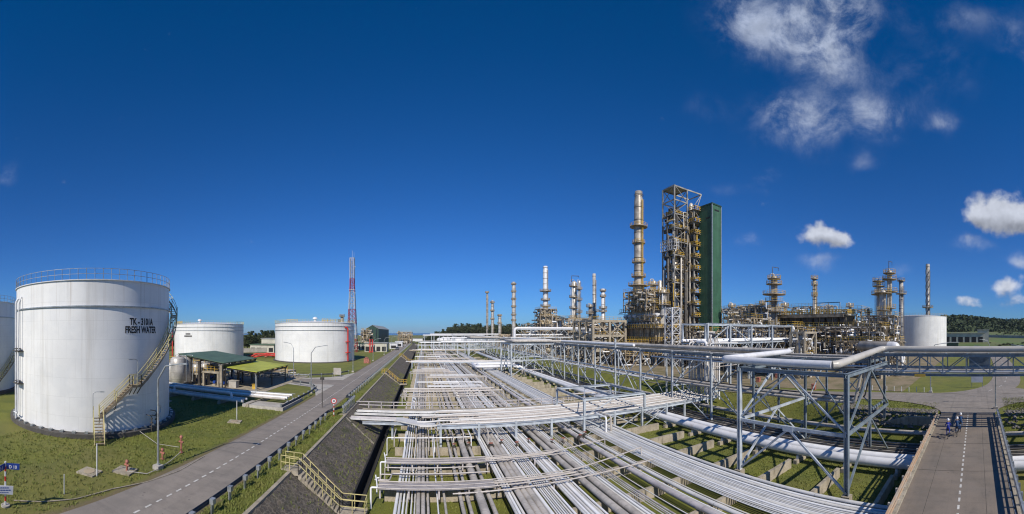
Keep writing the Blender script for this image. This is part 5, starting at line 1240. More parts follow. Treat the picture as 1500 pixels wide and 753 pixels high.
# ---- perpendicular high rack toward the plant (along X)
HR = thing('high_pipe_rack', 'pale steel rack leading from the tall rack into the plant', 'pipe rack', (62, 46, 0))
for x in (46.6, 53, 60, 68, 77, 86):
    for y in (44.6, 51.4): m_ = MB(); m_.hbeam((x, y, zt(x, y)-.3), (x, y, 12.2 if x < 80 else 10), .34, .34); build('column', m_, 'steel', HR)
for y in (44.6, 51.4):
    m_ = MB(); m_.hbeam((46.6, y, 12.1), (77, y, 12.1), .26, .3); build('top_beam', m_, 'steel', HR)
    m_ = MB(); m_.hbeam((46.6, y, 8.4), (86, y, 8.4), .28, .34); m_.hbeam((46.6, y, 6.2), (86, y, 6.2), .24, .3)
    for i in range(20): x = 46.6+i*2.0; m_.beam((x, y, 6.3 if i % 2 else 8.3), (x+2.0, y, 8.3 if i % 2 else 6.3), .11)
    build('lattice', m_, 'steel', HR)
m_ = MB()
for x in (46.6, 53, 60, 68, 77, 86): m_.beam((x, 44.6, 8.3), (x, 51.4, 8.3), .2); m_.beam((x, 44.6, 12.1 if x < 80 else 9.9), (x, 51.4, 12.1 if x < 80 else 9.9), .2)
m_.beam((46.6, 44.6, 8.4), (53, 44.6, 12), .12); m_.beam((60, 44.6, 8.4), (53, 44.6, 12), .12)
build('cross_beam', m_, 'steel', HR)
for i in range(9): y = 45.2+i*.72; r = (.2, .12, .3, .16, .1, .24)[i % 6]; m_ = MB(); m_.tube([(46, y, 8.6+r), (88, y, 8.6+r)], r, 8); build('rack_pipe', m_, 'cream' if i % 2 else 'pipe', label='pipe on the high rack into the plant, %s counting away from the camera' % nth(i), cat='pipe', group='pipes on the high rack')
m_ = MB(); m_.tube([(45.3, 43.6, -2), (45.3, 43.6, 8.8), (45.3, 46, 8.8)], .28, 10, .7); build('riser', m_, 'pipe', label='tall white riser at the corner where both racks meet, front one', cat='pipe')
for i in range(8):
    x = 45.6+(i % 4)*.5; y = 42.2+(i//4)*1.2; m_ = MB(); m_.tube([(x, y, -1.5+.3*(i % 3)), (x, y, 9+(i % 3)*.5)], (.12, .18, .1, .15)[i % 4], 8); build('riser', m_, ('pipe', 'pipeg', 'cream')[i % 3], label='vertical pipe in the cluster at the rack corner, %s one' % nth(i), cat='pipe', group='vertical pipes at the rack corner')
# ---- white truss rack at mid distance (upper left of plant)
WR = far_rack(148, 38, 76, 8.2, 'pale truss rack with a thick white pipe leading left of the heaters', 5, step=7, d=6, z0=-2)
m_ = MB()
for y in (148, 154):
    for i in range(10): x = 42+i*3.4; m_.beam((x, y, 8.2 if i % 2 else 11.6), (x+3.4, y, 11.6 if i % 2 else 8.2), .14)
    m_.beam((42, y, 11.8), (76, y, 11.8), .25, .3)
build('truss', m_, 'steel', WR)
m_ = MB(); m_.tube([(40, 151, 6), (40, 151, 12.4), (82, 151, 12.4)], .62, 14, 1.5); build('pipe', m_, 'white', WR)
m_ = MB(); m_.tube([(8, 158, 6.3), (40, 158, 6.3), (42, 158, 9.4), (70, 158, 9.4)], .4, 10, 1.2); build('pipe', m_, 'white', label='long white pipe at mid height left of the pale truss rack', cat='pipe')
for i, (x0, x1, y, z, r) in enumerate(((0, 46, 262, 8.4, .5), (20, 52, 240, 9.2, .5), (6, 40, 300, 9.0, .5), (-2, 30, 205, 4.6, .4), (12, 44, 225, 7.2, .45))):
    t_ = thing('far_pipe_bridge', 'distant white pipe bridge on thin legs near the treed hill, %s one' % nth(i), 'pipe bridge', ((x0+x1)/2, y, -3), 'distant white pipe bridges')
    m_ = MB(); m_.tube([(x0, y+3, z), (x0, y, z), (x1, y, z)], r, 10, .8); m_.tube([(x0+2, y+1.5, z-.1), (x1, y+1.5, z-.1)], r*.7, 8); build('pipe', m_, 'white', t_)
    for k in range(int((x1-x0)/7)+1): x = x0+1+k*7; m_ = MB(); m_.box(x-.2, y-.2, -3, x+.2, y+.2, z-r); m_.beam((x, y-.2, z-r-.1), (x, y+2, z-r-.1), .2); m_.box(x-.2, y+1.6, -3, x+.2, y+2, z-r); build('leg', m_, 'steel', t_)
# ================================================================ THE PLANT
def platform_ring(c, R, z, par, w_=1.1, a0=0, a1=2*pi, deck='yellow', n=20, k=1.0):
    m_ = MB(); m_.lathe((c[0], c[1], z), [(R, 0), (R+w_, 0), (R+w_, .18*k), (R, .18*k), (R, 0)], n, a0, a1, smooth=False); dk = build('platform', m_, deck if deck != 'yellow' else 'tan', par)
    m_ = MB(); m_.ringrail(c, R+w_-.05, z+.18, 1.1, max(6, int(n*.7*abs(a1-a0)/(2*pi))), .032*k, a0, a1); build('railing', m_, 'yellow' if k < 1.35 else 'tan', dk); return dk
def ladder(c, R, a, z0, z1, par, m='yellow', w_=.5, s=1.0):
    m_ = MB(); x, y = c[0]+(R+.25)*cos(a), c[1]+(R+.25)*sin(a); tx, ty = -sin(a)*w_/2, cos(a)*w_/2
    for q in (-1, 1): m_.beam((x+q*tx, y+q*ty, z0), (x+q*tx, y+q*ty, z1), .09*s)
    for q in (-1, 0, 1): m_.beam((x+q*tx*1.5+.5*cos(a), y+q*ty*1.5+.5*sin(a), z0+2), (x+q*tx*1.5+.5*cos(a), y+q*ty*1.5+.5*sin(a), z1), .06*s)
    z = z0
    while z < z1: m_.beam((x-tx, y-ty, z), (x+tx, y+ty, z), .06*s); z += .8
    build('ladder', m_, m, par)
def stack(px, dist, ytop, wpx, ybase, label, m='silver', plats=(), z0=None, taper=None, name='stack', cat='chimney', fat=1.0, top=None, strake=False, ladd=True, base=None):
    c = A(px, dist); r = wpx/2/R0*dist; zt_ = ZT(ytop, dist); zb = ZT(ybase, dist) if ybase else -1; zb = zb if z0 is None else z0
    t_ = thing(name, label, cat, (c.x, c.y, zb))
    prof = [(r*(taper or 1.0), 0)]
    H = zt_-zb
    prof += [(r*(taper or 1.0), H*.12), (r, H*.22), (r, H*.92), (r*.82, H*.95), (r*.82, H), (r*.7, H), (.01, H*.985)] if top != 'plain' else [(r, H*.2), (r, H), (r*.86, H), (.01, H*.985)]
    m_ = MB(); m_.lathe((c.x, c.y, zb), prof, 20); build('shell', m_, m, t_)
    va = atan2(-c.y, -c.x); k = max(1.0, dist/110)
    for yp, wd in plats: platform_ring(c, r, ZT(yp, dist), t_, wd, k=k)
    if ladd: ladder(c, r, va+.7, zb+1, zt_-H*.08, t_, 'yellow' if dist < 140 else 'tan', s=min(k, 1.0))
    if strake:
        m_ = MB(); n_ = 60
        for s in range(3):
            P = [Vector((c.x+(r+.1)*cos(s*2.09+i*.30), c.y+(r+.1)*sin(s*2.09+i*.30), zb+H*(.25+.72*i/n_))) for i in range(n_+1)]
            for a, b in zip(P, P[1:]): m_.beam(a, b, .12, .30)
        build('helical_strake', m_, 'darksteel', t_)
    m_ = MB(); z = zb+H*.3
    while z < zt_: m_.lathe((c.x, c.y, z), [(r, 0), (r+.09, 0), (r+.09, .18), (r, .18)], 20, smooth=False); z += H/9
    build('band', m_, 'darksteel', t_, kind='stuff')
    return t_
def column(px, dist, ytop, wpx, ybase, label, plats, m='silver', hd=True, pipes_=3, seed=0, arm=True):
    c = A(px, dist); r = wpx/2/R0*dist; z1 = ZT(ytop, dist); zb = -1 if ybase is None else ZT(ybase, dist); R = random.Random(seed)
    t_ = thing('distillation_column', label, 'column', (c.x, c.y, zb)); k = max(1.0, dist/110)
    m_ = MB(); m_.lathe((c.x, c.y, zb), [(r, 0), (r, z1-zb-r*.6), (r*.8, z1-zb-r*.2), (r*.45, z1-zb), (.01, z1-zb+.05)], 22); build('shell', m_, m, t_)
    for yp, wd, a0, a1 in plats: platform_ring(c, r, ZT(yp, dist), t_, wd, a0, a1, k=k)
    va = atan2(-c.y, -c.x)
    for i in range(pipes_):
        a = va-1.2+i*.8+R.uniform(-.2, .2); rr = R.uniform(.12, .3)*r/1.5; z0p = R.uniform(zb+2, zb+(z1-zb)*.3); x, y = c.x+(r+rr+.25)*cos(a), c.y+(r+rr+.25)*sin(a)
        P = [(x, y, z0p), (x, y, z1+(r*.5 if i == 0 else -R.uniform(1, (z1-zb)*.4)))]
        if i == 0: P.append((c.x, c.y, z1+r*.5)); P.append((c.x, c.y, z1-.2))
        m_ = MB(); m_.tube(P, rr, 8, rr*3); build('pipe', m_, 'pipe' if i % 2 else 'silver', t_)
    ladder(c, r, va+.5, zb+1, z1-1, t_, 'tan', s=min(k, 1.0))
    if arm: m_ = MB(); m_.tube([(c.x-r, c.y, z1-.5), (c.x-r, c.y, z1+2.8), (c.x+r*1.6, c.y-r*.6, z1+2.8)], .12*k, 5); m_.beam((c.x+r*1.6, c.y-r*.6, z1+2.8), (c.x+r*1.6, c.y-r*.6, z1+1.8), .08*k); build('davit', m_, 'darksteel', t_)
    return t_
F2 = 2*pi
# --- tall stack and heater block
hb = thing('heater_block', 'broad tan furnace building with yellow walkways under the tallest stack', 'furnace', (77, 105, -1))
m_ = MB(); m_.box(74.2, 93.5, 3.2, 80.5, 118, 11.6); build('casing', m_, 'tanlight', hb)
m_ = MB(); m_.box(74.0, 93.3, 11.6, 80.7, 118.2, 12.0); m_.box(74.0, 93.3, 3.0, 80.7, 118.2, 3.25); build('deck', m_, 'tan', hb)
for i in range(7):
    y = 94.8+i*3.6; m_ = MB(); m_.box(73.3, y-.25, -1.2, 73.8, y+.25, 12); build('column', m_, 'tan', hb)
for i in range(2): m_ = MB(); x = 75+i*5; m_.box(x-.25, 92.6, -1.2, x+.25, 93.1, 12); build('column', m_, 'tan', hb)
for z in (3.3, 7.6, 12.0):
    m_ = MB(); m_.box(72.0, 91.6, z, 73.95, 119, z+.15); m_.box(73.96, 91.6, z, 81.5, 93.2, z+.15); dk = build('walkway', m_, 'tan', hb)
    m_ = MB(); m_.rail([(72.05, 119, z+.15), (72.05, 91.65, z+.15), (81.5, 91.65, z+.15)], 1.15, 1.4, .07); build('railing', m_, 'yellow', dk)
m_ = MB()
for i in range(22): y = 94+i*1.1; m_.box(74.05, y, 3.3, 74.18, y+.14, 11.5)
for z in (5, 8.6, 10): m_.box(74.02, 93.6, z, 74.12, 118, z+.15)
build('stiffener', m_, 'tan', hb, kind='stuff')
m_ = MB(); m_.box(75, 97, 12, 80, 117, 13.6); build('convection_casing', m_, 'tan', hb)
for i in range(12):
    y = 94.6+i*1.95; m_ = MB(); m_.lathe((74.2, y, 12.2), [(.5, 0), (.5, .9), (.75, 1.1), (.75, 1.8), (.01, 2.2)], 10); build('burner', m_, 'bronze', hb)
for i in range(7):
    y = 96+i*3.1; m_ = MB(); m_.tube([(74.5, y, 14.4), (74.5, y, 16.4), (77.5, y, 17.2)], .45, 10, .8); m_.tube([(74.4, y-1.0, 16.6), (74.4, y+1.0, 16.6)], .62, 10); build('hood', m_, 'white', hb)
m_ = MB(); m_.box(76, 98, 13.6, 80.2, 116, 18.2); build('upper_casing', m_, 'silver', hb)
for z in (14.4, 18.2):
    m_ = MB(); m_.box(73.6, 95, z, 75.9, 118, z+.15); dk = build('walkway', m_, 'tan', hb); m_ = MB(); m_.rail([(73.65, 118, z+.15), (73.65, 95, z+.15), (75.9, 95, z+.15)], 1.15, 1.4, .05); build('railing', m_, 'yellow', dk)
m_ = MB()
for i in range(12): y = 98.5+i*1.5; m_.beam((75.9, y, 18.3), (77.6, y+.6, 22), .18); m_.beam((75.9, y+1.2, 18.3), (77.6, y+.6, 22), .18)
m_.box(76, 100, 18.2, 80, 113, 19.2); build('duct_bracing', m_, 'tan', hb)
m_ = MB(); m_.lathe((76.2, 108, 19), [(3.4, 0), (2.6, 3.6), (2.2, 6.5)], 16); build('transition_cone', m_, 'bronze', hb)
m_ = MB(); R = random.Random(3)
for i in range(120):
    x, y, z = R.uniform(72.2, 74), R.uniform(92, 119), R.uniform(-1, 19); L = R.uniform(1, 5)
    if R.random() < .5: m_.tube([(x, y, z), (x, y, min(20, z+L))], R.uniform(.06, .16), 6)
    else: m_.tube([(x, y, z), (x, min(119, y+L), z)], R.uniform(.06, .16), 6)
for i in range(40): x, z = R.uniform(74, 81), R.uniform(-1, 12); m_.tube([(x, 92.4, z), (x, 92.4, z+R.uniform(1, 4))], R.uniform(.06, .14), 6)
build('pipework', m_, 'tan', hb, kind='stuff')
stack(935.5, 132, 281, 13.5, 447, 'tallest tan chimney with two yellow ringed platforms', 'bronze', ((333, 1.6), (357, .7), (385, .8), (406, 1.0), (419, 2.2), (430, 1.0)), taper=1.35)
rack_clutter('heater_annex', 'maze of yellow walkways and ducts at the foot of the tallest stack', 71.5, 80, 97.5, 112, 18.3, 25.5, 160, ('silver', 'bronze', 'tan'), (.1, .4), 11, levels=3, nx=3, ny=4)
column(957.5, 124, 411, 7.5, 452, 'fat silver vessel with ring platforms between stack and lattice tower', ((418, 1, 0, F2), (428, 1, 0, F2), (444, 1.8, 0, F2)), 'silver', arm=False, seed=2)
column(972, 122, 424, 9, 462, 'shorter silver vessel just right of the fat one', ((430, 1, 0, F2), (447, 1.4, 0, F2)), 'silver', arm=False, seed=5)
# white stair tower
st_ = thing('stair_tower', 'slender white lattice stair tower against the furnace building', 'stair tower', (76, 88, -1))
m_ = MB(); X0, X1, Y0_, Y1_ = 74.2, 77.6, 87.0, 90.6
for x in (X0, X1):
    for y in (Y0_, Y1_): m_.box(x-.14, y-.14, -1.2, x+.14, y+.14, 18.6)
for i in range(7):
    z = -1+i*2.8
    for a, b in (((X0, Y0_), (X1, Y0_)), ((X0, Y0_), (X0, Y1_)), ((X1, Y0_), (X1, Y1_)), ((X0, Y1_), (X1, Y1_))):
        m_.beam((*a, z+2.8), (*b, z+2.8), .16); m_.beam((*a, z), (*b, z+2.8), .10); m_.beam((*b, z), (*a, z+2.8), .10)
build('frame', m_, 'white', st_)
m_ = MB()
for i in range(7): z = -1+i*2.8; m_.stair((X0+.3, Y0_+.8, z), (X1-.3, Y0_+.8, z+1.4), .9, (0, 1, 0), .3); m_.stair((X1-.3, Y1_-.8, z+1.4), (X0+.3, Y1_-.8, z+2.8), .9, (0, 1, 0), .3)
build('stairs', m_, 'galv', st_)
# --- tall lattice tower with reactors
lt = thing('lattice_tower', 'huge open steel tower packed with silver columns and yellow platforms', 'steel tower', (88, 97, -1))
def tower_frame(x0, x1, y0, y1, z0, z1, n, nx, ny, m, w_=.42):
    X = [x0+(x1-x0)*i/nx for i in range(nx+1)]; Y = [y0+(y1-y0)*i/ny for i in range(ny+1)]
    for x in X:
        for y in Y:
            if x in (X[0], X[-1]) or y in (Y[0], Y[-1]): m_ = MB(); m_.box(x-w_/2, y-w_/2, z0, x+w_/2, y+w_/2, z1); build('column', m_, m, lt)
    m_ = MB(); dz = (z1-z0)/n
    for j in range(n):
        a, b = z0+dz*j, z0+dz*(j+1)
        for y in Y: m_.beam((x0, y, b-.25), (x1, y, b-.25), .25, .4)
        for x in X: m_.beam((x, y0, b-.26), (x, y1, b-.26), .24, .38)
        for i in range(nx):
            for y in (Y[0], Y[-1]): m_.beam((X[i], y, a if (i+j) % 2 else b), (X[i+1], y, b if (i+j) % 2 else a), .2)
        for i in range(ny):
            for x in (X[0], X[-1]): m_.beam((x, Y[i], a if (i+j) % 2 else b), (x, Y[i+1], b if (i+j) % 2 else a), .2)
    build('bracing', m_, m, lt)
    return dz
M['steelpale'] = mat('weathered_pale_steel', (.30, .285, .26), .5, .1, var=.2, scale=.5)
dz = tower_frame(81.8, 88.0, 94.6, 101.2, -1, 63, 13, 1, 1, 'steelpale')
dz2 = tower_frame(88.9, 94.1, 92.0, 101.0, -1, 55, 13, 1, 1, 'steelpale')
for j in range(13):
    z = -1+dz2*(j+1)
    m_ = MB(); m_.box(88.3, 91.0, z, 94.6, 99, z+.15); dk = build('platform', m_, 'tan', lt)
    m_ = MB(); m_.rail([(88.3, 95, z+.15), (88.3, 91.05, z+.15), (94.6, 91.05, z+.15), (94.6, 95, z+.15)], 1.2, 1.3, .085); build('railing', m_, 'yellow', dk)
    z = -1+dz*(j+1)-.2
    if j < 11 and j % 1 == 0:
        m_ = MB(); m_.box(81.9, 94.7, z, 87.9, 100.8, z+.12); dk = build('platform', m_, 'darksteel', lt)
        rb = random.Random(j); m_ = MB()  # boxes added as dark backing, to deepen the shade inside the tower
        for q in range(3): bx_, by_ = 82.6+q*1.8, rb.uniform(95.6, 99); m_.box(bx_, by_, z+.125, bx_+rb.uniform(.8, 1.4), by_+1.4, z+rb.uniform(1.6, 3.6))
        build('equipment', m_, ('tan', 'darksteel', 'silver')[j % 3], lt)
        m_ = MB(); m_.rail([(81.9, 100.8, z+.12), (81.9, 94.7, z+.12), (87.9, 94.7, z+.12)], 1.1, 1.4, .07); build('railing', m_, 'yellow', dk)
for k_, (x, y, r, z1, mm) in enumerate(((85, 98, 1.5, 44, 'silver'), (82.6, 96, .45, 50, 'silver'), (84.5, 94.0, .40, 38, 'bronze'), (91.5, 97, 1.7, 47, 'silver'), (90.2, 93.2, .45, 50, 'silver'), (81.2, 99.5, .6, 34, 'silver'), (81.0, 97.2, .5, 46, 'darksteel'), (86.5, 93.8, .5, 33, 'darksteel'), (88.4, 93.6, .4, 44, 'bronze'), (80.4, 101, .8, 30, 'silver'))):
    m_ = MB(); m_.lathe((x, y, -1), [(r, 0), (r, z1), (r*.6, z1+r*.7), (.01, z1+r)], 14); build('vessel', m_, mm, lt)
for mm, sd_ in (('darksteel', 1), ('pipe', 2), ('tan', 3), ('silver', 4), ('yellow', 5)):
    R = random.Random(sd_); m_ = MB()
    for i in range({'darksteel': 380, 'tan': 130, 'silver': 60, 'pipe': 16, 'yellow': 60}[mm]):
        if R.random() < .5: x, y, zm = R.uniform(81.2, 88), R.uniform(93.8, 100), 53
        else: x, y, zm = R.uniform(88.2, 94.3), R.uniform(91.6, 100), 52
        z = R.uniform(0, zm); L = R.uniform(1.5, 6); rr = R.uniform(.10, .34 if mm != 'darksteel' else .5)
        d = R.random()
        if d < .5: P = [(x, y, z), (x, y, min(54, z+L*1.5)), (x+R.choice((-1, 1))*R.uniform(.5, 2), y, min(54, z+L*1.5))]
        elif d < .75: P = [(x, y, z), (min(94, x+L), y, z), (min(94, x+L), y, z-1)]
        else: P = [(x, y, z), (x, min(100, y+L), z)]
        m_.tube(P, rr, 6, rr*2, k=2)
    build('pipework', m_, mm, lt, kind='stuff')
m_ = MB(); m_.beam((88, 94.6, 62.8), (93.2, 92.4, 61.8), .3, .4); m_.beam((88, 101.2, 62.8), (93.2, 99.2, 61.8), .3, .4); m_.beam((93.2, 92.4, 61.8), (93.2, 99.2, 61.8), .3); m_.beam((93.2, 92.4, 61.8), (90.4, 93.6, 53), .22); m_.beam((88, 94.6, 53), (93.2, 92.4, 61.8), .18); m_.box(82, 95, 62.8, 88, 101, 63.3); build('crane_beam', m_, 'steelpale', lt)
m_ = MB(); m_.lathe((90.8, 95.5, 53.2), [(1.0, 0), (1.0, 4.5), (.5, 5.5), (.01, 5.8)], 12); build('top_vessel', m_, 'silver', lt)
m_ = MB(); m_.rail([(80.6, 101, 40), (80.6, 93.6, 40), (83, 93.6, 40)], 3.5, 1.0, .07, 2); m_.box(80.6, 93.6, 39.8, 82, 101, 40); build('side_cage', m_, 'white', lt)
# green tower
gt = thing('green_tower', 'tall windowless dark green clad tower beside the lattice tower', 'tower', (94, 88, -1))
m_ = MB(); m_.box(91.5, 85.4, -1.2, 96.2, 91.85, 56.2); build('wall', m_, 'green', gt)
m_ = MB(); m_.box(91.3, 85.2, 56.2, 96.4, 92.05, 56.7); build('roof', m_, 'greenb', gt)
m_ = MB(); 
for x, y in ((91.42, 85.32), (96.25, 85.32)): m_.box(x-.14, y-.14, -1.2, x+.14, y+.14, 56.19)
build('corner_trim', m_, 'galv', gt)
m_ = MB(); m_.box(91.40, 86.5, 51.4, 91.495, 88.3, 51.9); m_.box(92.8, 85.30, 54.2, 95.2, 85.395, 54.7); build('vent', m_, 'black', gt)

# --- concrete and steel structures left of the heater
rack_clutter('process_structure', 'tan concrete process structure on tall legs left of the furnace building', 57.5, 71, 110, 126, -1, 15.0, 130, ('tan', 'pipe', 'silver'), (.1, .35), 21, frame='concrete', levels=3, nx=2, ny=3, hb=.8)
rack_clutter('process_structure', 'low tan structure with yellow rails directly before the furnace building', 62, 71.5, 96, 108, -1, 7, 120, ('tan', 'pipe', 'darksteel'), (.1, .35), 22, levels=2, nx=3, ny=3)
rack_clutter('process_structure', 'dark open structure below the lattice tower', 78, 98, 78, 90, -1, 11, 220, ('tan', 'pipe', 'silver', 'darksteel'), (.1, .4), 23, levels=3, nx=5, ny=2)
rack_clutter('process_structure', 'tan pipe structure at the left foot of the furnace', 66, 76, 122, 140, -1, 13, 120, ('tan', 'silver', 'pipe'), (.1, .4), 24, levels=3, nx=3, ny=4)
# --- far left stacks
stack(713.5, 330, 427, 2.8, 484, 'very thin dark flare stack, leftmost of the far stacks', 'bronze', ((429, .9),), name='flare_stack', z0=-1)
stack(721.3, 300, 440, 3.8, 484, 'slim silver stack next to the thin dark one', 'silver', ((444, .8), (456, .8), (468, .8)), z0=-1)
stack(732, 300, 460, 4.4, 484, 'short tan stack between the slim silver and taller banded ones', 'silver', ((463, .8), (474, .8)), z0=-1)
stack(752.5, 290, 413, 5.6, 478, 'banded silver stack standing alone left of the pale chimney', 'silver', ((417, .6), (428, .6), (439, .6), (450, .6), (462, .6), (470, .6)), z0=-1)
rack_clutter('process_structure', 'low tan plant structure at the foot of the far thin stacks', *(lambda a, b: (a.x, b.x, a.y-8, a.y+8))(A(722, 300), A(768, 300)), -1, 9, 80, ('tan', 'silver'), (.2, .6), 31, levels=2, nx=5, ny=1, hb=.5, rail=False)
stack(799, 220, 390, 7.4, 462, 'pale patchy chimney with a conical tan base, mid left', 'white', ((427, 2.0), (440, 1.3), (449, 1.6)), taper=1.25)
q0, q1 = A(788, 216), A(812, 222)
hh = thing('heater_tower', 'stepped tan heater tower beneath the pale patchy chimney', 'furnace', (A(799, 220).x, A(799, 220).y, -1))
c_ = A(799, 220)
m_ = MB(); m_.box(c_.x-3.6, c_.y-3.5, -1, c_.x+3.6, c_.y+3.5, ZT(465, 220)); m_.lathe((c_.x, c_.y, ZT(465, 220)), [(4.2, 0), (2.0, 5.8)], 4, smooth=False); build('casing', m_, 'tanlight', hh)
rack_clutter('heater_scaffold', 'layered steel frame wrapped around the stepped heater tower', c_.x-5.6, c_.x+5.2, c_.y-6, c_.y+4, -1, ZT(453, 220), 170, ('tan', 'silver', 'darksteel'), (.15, .5), 33, levels=6, nx=3, ny=2, hb=.35)
rack_clutter('process_structure', 'small tan structure between the pale chimney and paired columns', *(lambda a, b: (a.x, b.x, a.y, a.y+6))(A(815, 210), A(830, 210)), -1, ZT(465, 210), 70, ('tan', 'silver', 'pipe'), (.15, .45), 34, levels=3, nx=2, ny=1, hb=.3)
column(841, 190, 412, 8.0, None, 'thick silver column of the pair left of the furnace', ((420, 1.2, 0, F2), (436, 1.2, 0, F2), (452, 1.2, 0, F2), (466, 1.5, 0, F2)), 'silver', seed=7)
column(848.5, 186, 411, 3.6, None, 'slimmer column tight against the thick silver one', ((424, 1.0, 0, F2), (440, 1.0, 0, F2), (458, 1.0, 0, F2)), 'silver', seed=8, arm=False)
stack(870.3, 175, 401, 4.8, None, 'slender banded silver stack between the column pair and furnace', 'silver', ((457, 1.5), (465, 1.5)), top='plain')
column(865, 170, 446, 5.5, None, 'short vessel leaning on the slender banded stack', ((450, 1.2, 0, F2), (460, 1.2, 0, F2)), 'bronze', seed=9, arm=False)
stack(883.3, 205, 423, 5.2, None, 'silver stack nearest the furnace on its left side', 'white', ((427, .8), (435, .8), (452, 1.4), (457, 1.2)), top='plain')
rack_clutter('process_structure', 'long tan structure with yellow rails behind the slender stacks', *(lambda a, b: (a.x, b.x, a.y, a.y+14))(A(832, 165), A(893, 165)), -1, ZT(466, 165), 200, ('tan', 'silver', 'pipe'), (.12, .45), 35, levels=3, nx=5, ny=2, hb=.35)
rack_clutter('process_structure', 'distant tan pipe structures right of the treed hill', *(lambda a, b: (a.x, b.x, a.y, a.y+10))(A(770, 230), A(832, 230)), -1, ZT(474, 230), 120, ('tan', 'pipe'), (.15, .5), 36, levels=2, nx=6, ny=1, hb=.35, rail=False)

# --- right part of the plant
def block_at(px0, px1, dist, dep, ytop, label, seed, n, levels, nx, ny, mats=('tan', 'pipe', 'silver'), z0=-1, r=(.08, .35), **k):
    # block whose near face runs along the pipe way (constant X) between two bearings
    a = A((px0+px1)/2, dist); X = a.x
    y1 = X/math.tan(az_of(px0)); y0 = X/math.tan(az_of(px1))
    return rack_clutter('process_structure', label, X, X+dep, y0, y1, z0, ZT(ytop, dist), n, mats, r, seed, levels=levels, nx=nx, ny=ny, **k)
block_at(1057, 1108, 122, 10, 452, 'tan structure with yellow decks right behind the green tower', 41, 260, 4, 2, 5)
block_at(1106, 1125, 116, 8, 447, 'slim pale platform frame left of the platformed column', 42, 70, 4, 1, 1, ('pipe', 'silver'), rail=True, hb=.25)
block_at(1060, 1160, 96, 6, 478, 'low yellow railed structure in front of the tan plant blocks', 43, 300, 2, 2, 10, ('tan', 'pipe', 'darksteel'), railm='yellow')
block_at(1158, 1178, 84, 6, 486, 'concrete legged frame in front of the air coolers', 44, 60, 2, 1, 2, frame='concrete', hb=.5)
block_at(1165, 1290, 100, 10, 478, 'long rusty tan structure below the air coolers', 45, 420, 3, 3, 8, ('tan', 'pipe', 'darksteel', 'silver'))
block_at(1262, 1310, 104, 8, 462, 'tan pipe structure around the twin tall columns', 46, 190, 4, 2, 4, ('tan', 'silver', 'pipe'))
block_at(1225, 1318, 86, 5, 500, 'front row of small frames and valves before the horizontal drum', 47, 240, 1, 2, 8, ('tan', 'pipe', 'silver'))
block_at(1060, 1130, 150, 12, 450, 'farther tan plant block with many yellow decks behind the thick ringed column', 61, 260, 5, 2, 6)
block_at(1150, 1200, 140, 10, 449, 'farther tan frame rising behind the left air cooler', 62, 200, 5, 2, 4)
block_at(1200, 1262, 132, 10, 453, 'farther pale frame rising behind the yellow railed air cooler bank', 63, 220, 4, 2, 5, ('pipe', 'silver', 'tan'))
block_at(1057, 1100, 108, 6, 466, 'nearer low tan block immediately right of the green tower', 64, 170, 3, 2, 4)
for i_, (px_, ds_, yt_, w_) in enumerate(((1072, 140, 444, 4.5), (1088, 135, 449, 6), (1101, 132, 446, 3.5), (1117, 128, 440, 3), (1150, 130, 443, 4), (1215, 118, 447, 3), (1245, 122, 444, 4), (1272, 116, 452, 4))):
    column(px_, ds_, yt_, w_, None, 'small vessel standing among the tan plant blocks, %s from the green tower' % nth(i_), ((yt_+6, .9, 0, F2), (yt_+18, 1.1, 0, F2)), ('silver', 'bronze')[i_ % 2], seed=40+i_, arm=False)
column(1134, 118, 404, 9.5, None, 'thick column ringed by four wide platforms, standing alone', ((409, 1.2, 0, F2), (417, 1.6, 0, F2), (432, 2.8, 0, F2), (442, 2.0, 1.5, 5.0), (457, 2.6, 0, F2)), 'bronze', seed=12)
stack(1193, 125, 406, 5.4, None, 'short silver stack with ladder rising above the air coolers', 'silver', ((409, .7), (418, .5), (434, .5)), top='plain')
column(1287, 112, 410, 7, None, 'left column of the tall platformed pair near the white tank', ((413, 1.2, 0, F2), (420, 1.2, 0, F2), (432, 1.6, 0, F2)), 'silver', seed=14, arm=False)
column(1293.5, 108, 425, 8.4, None, 'squat silver column in front of the platformed pair', ((430, 1.8, 0, F2), (455, 1.2, 0, F2)), 'silver', seed=15, arm=False)
column(1303, 112, 396, 7.6, None, 'right and tallest column of the platformed pair with davit arm', ((401, 1.2, 0, F2), (410, 1.5, 0, F2), (428, 1.7, 0, F2), (452, 1.3, 0, F2)), 'silver', seed=16)
stack(1320, 150, 410, 6.4, 468, 'silver stack just left above the right hand white tank', 'silver', ((412, .8), (431, 1.4)), top='plain', z0=-1)
stack(1359, 195, 387, 6.0, 462, 'slim silver stack wound with dark spiral strakes behind the right tank', 'silver', ((451, 1.9),), top='plain', strake=True, z0=0)
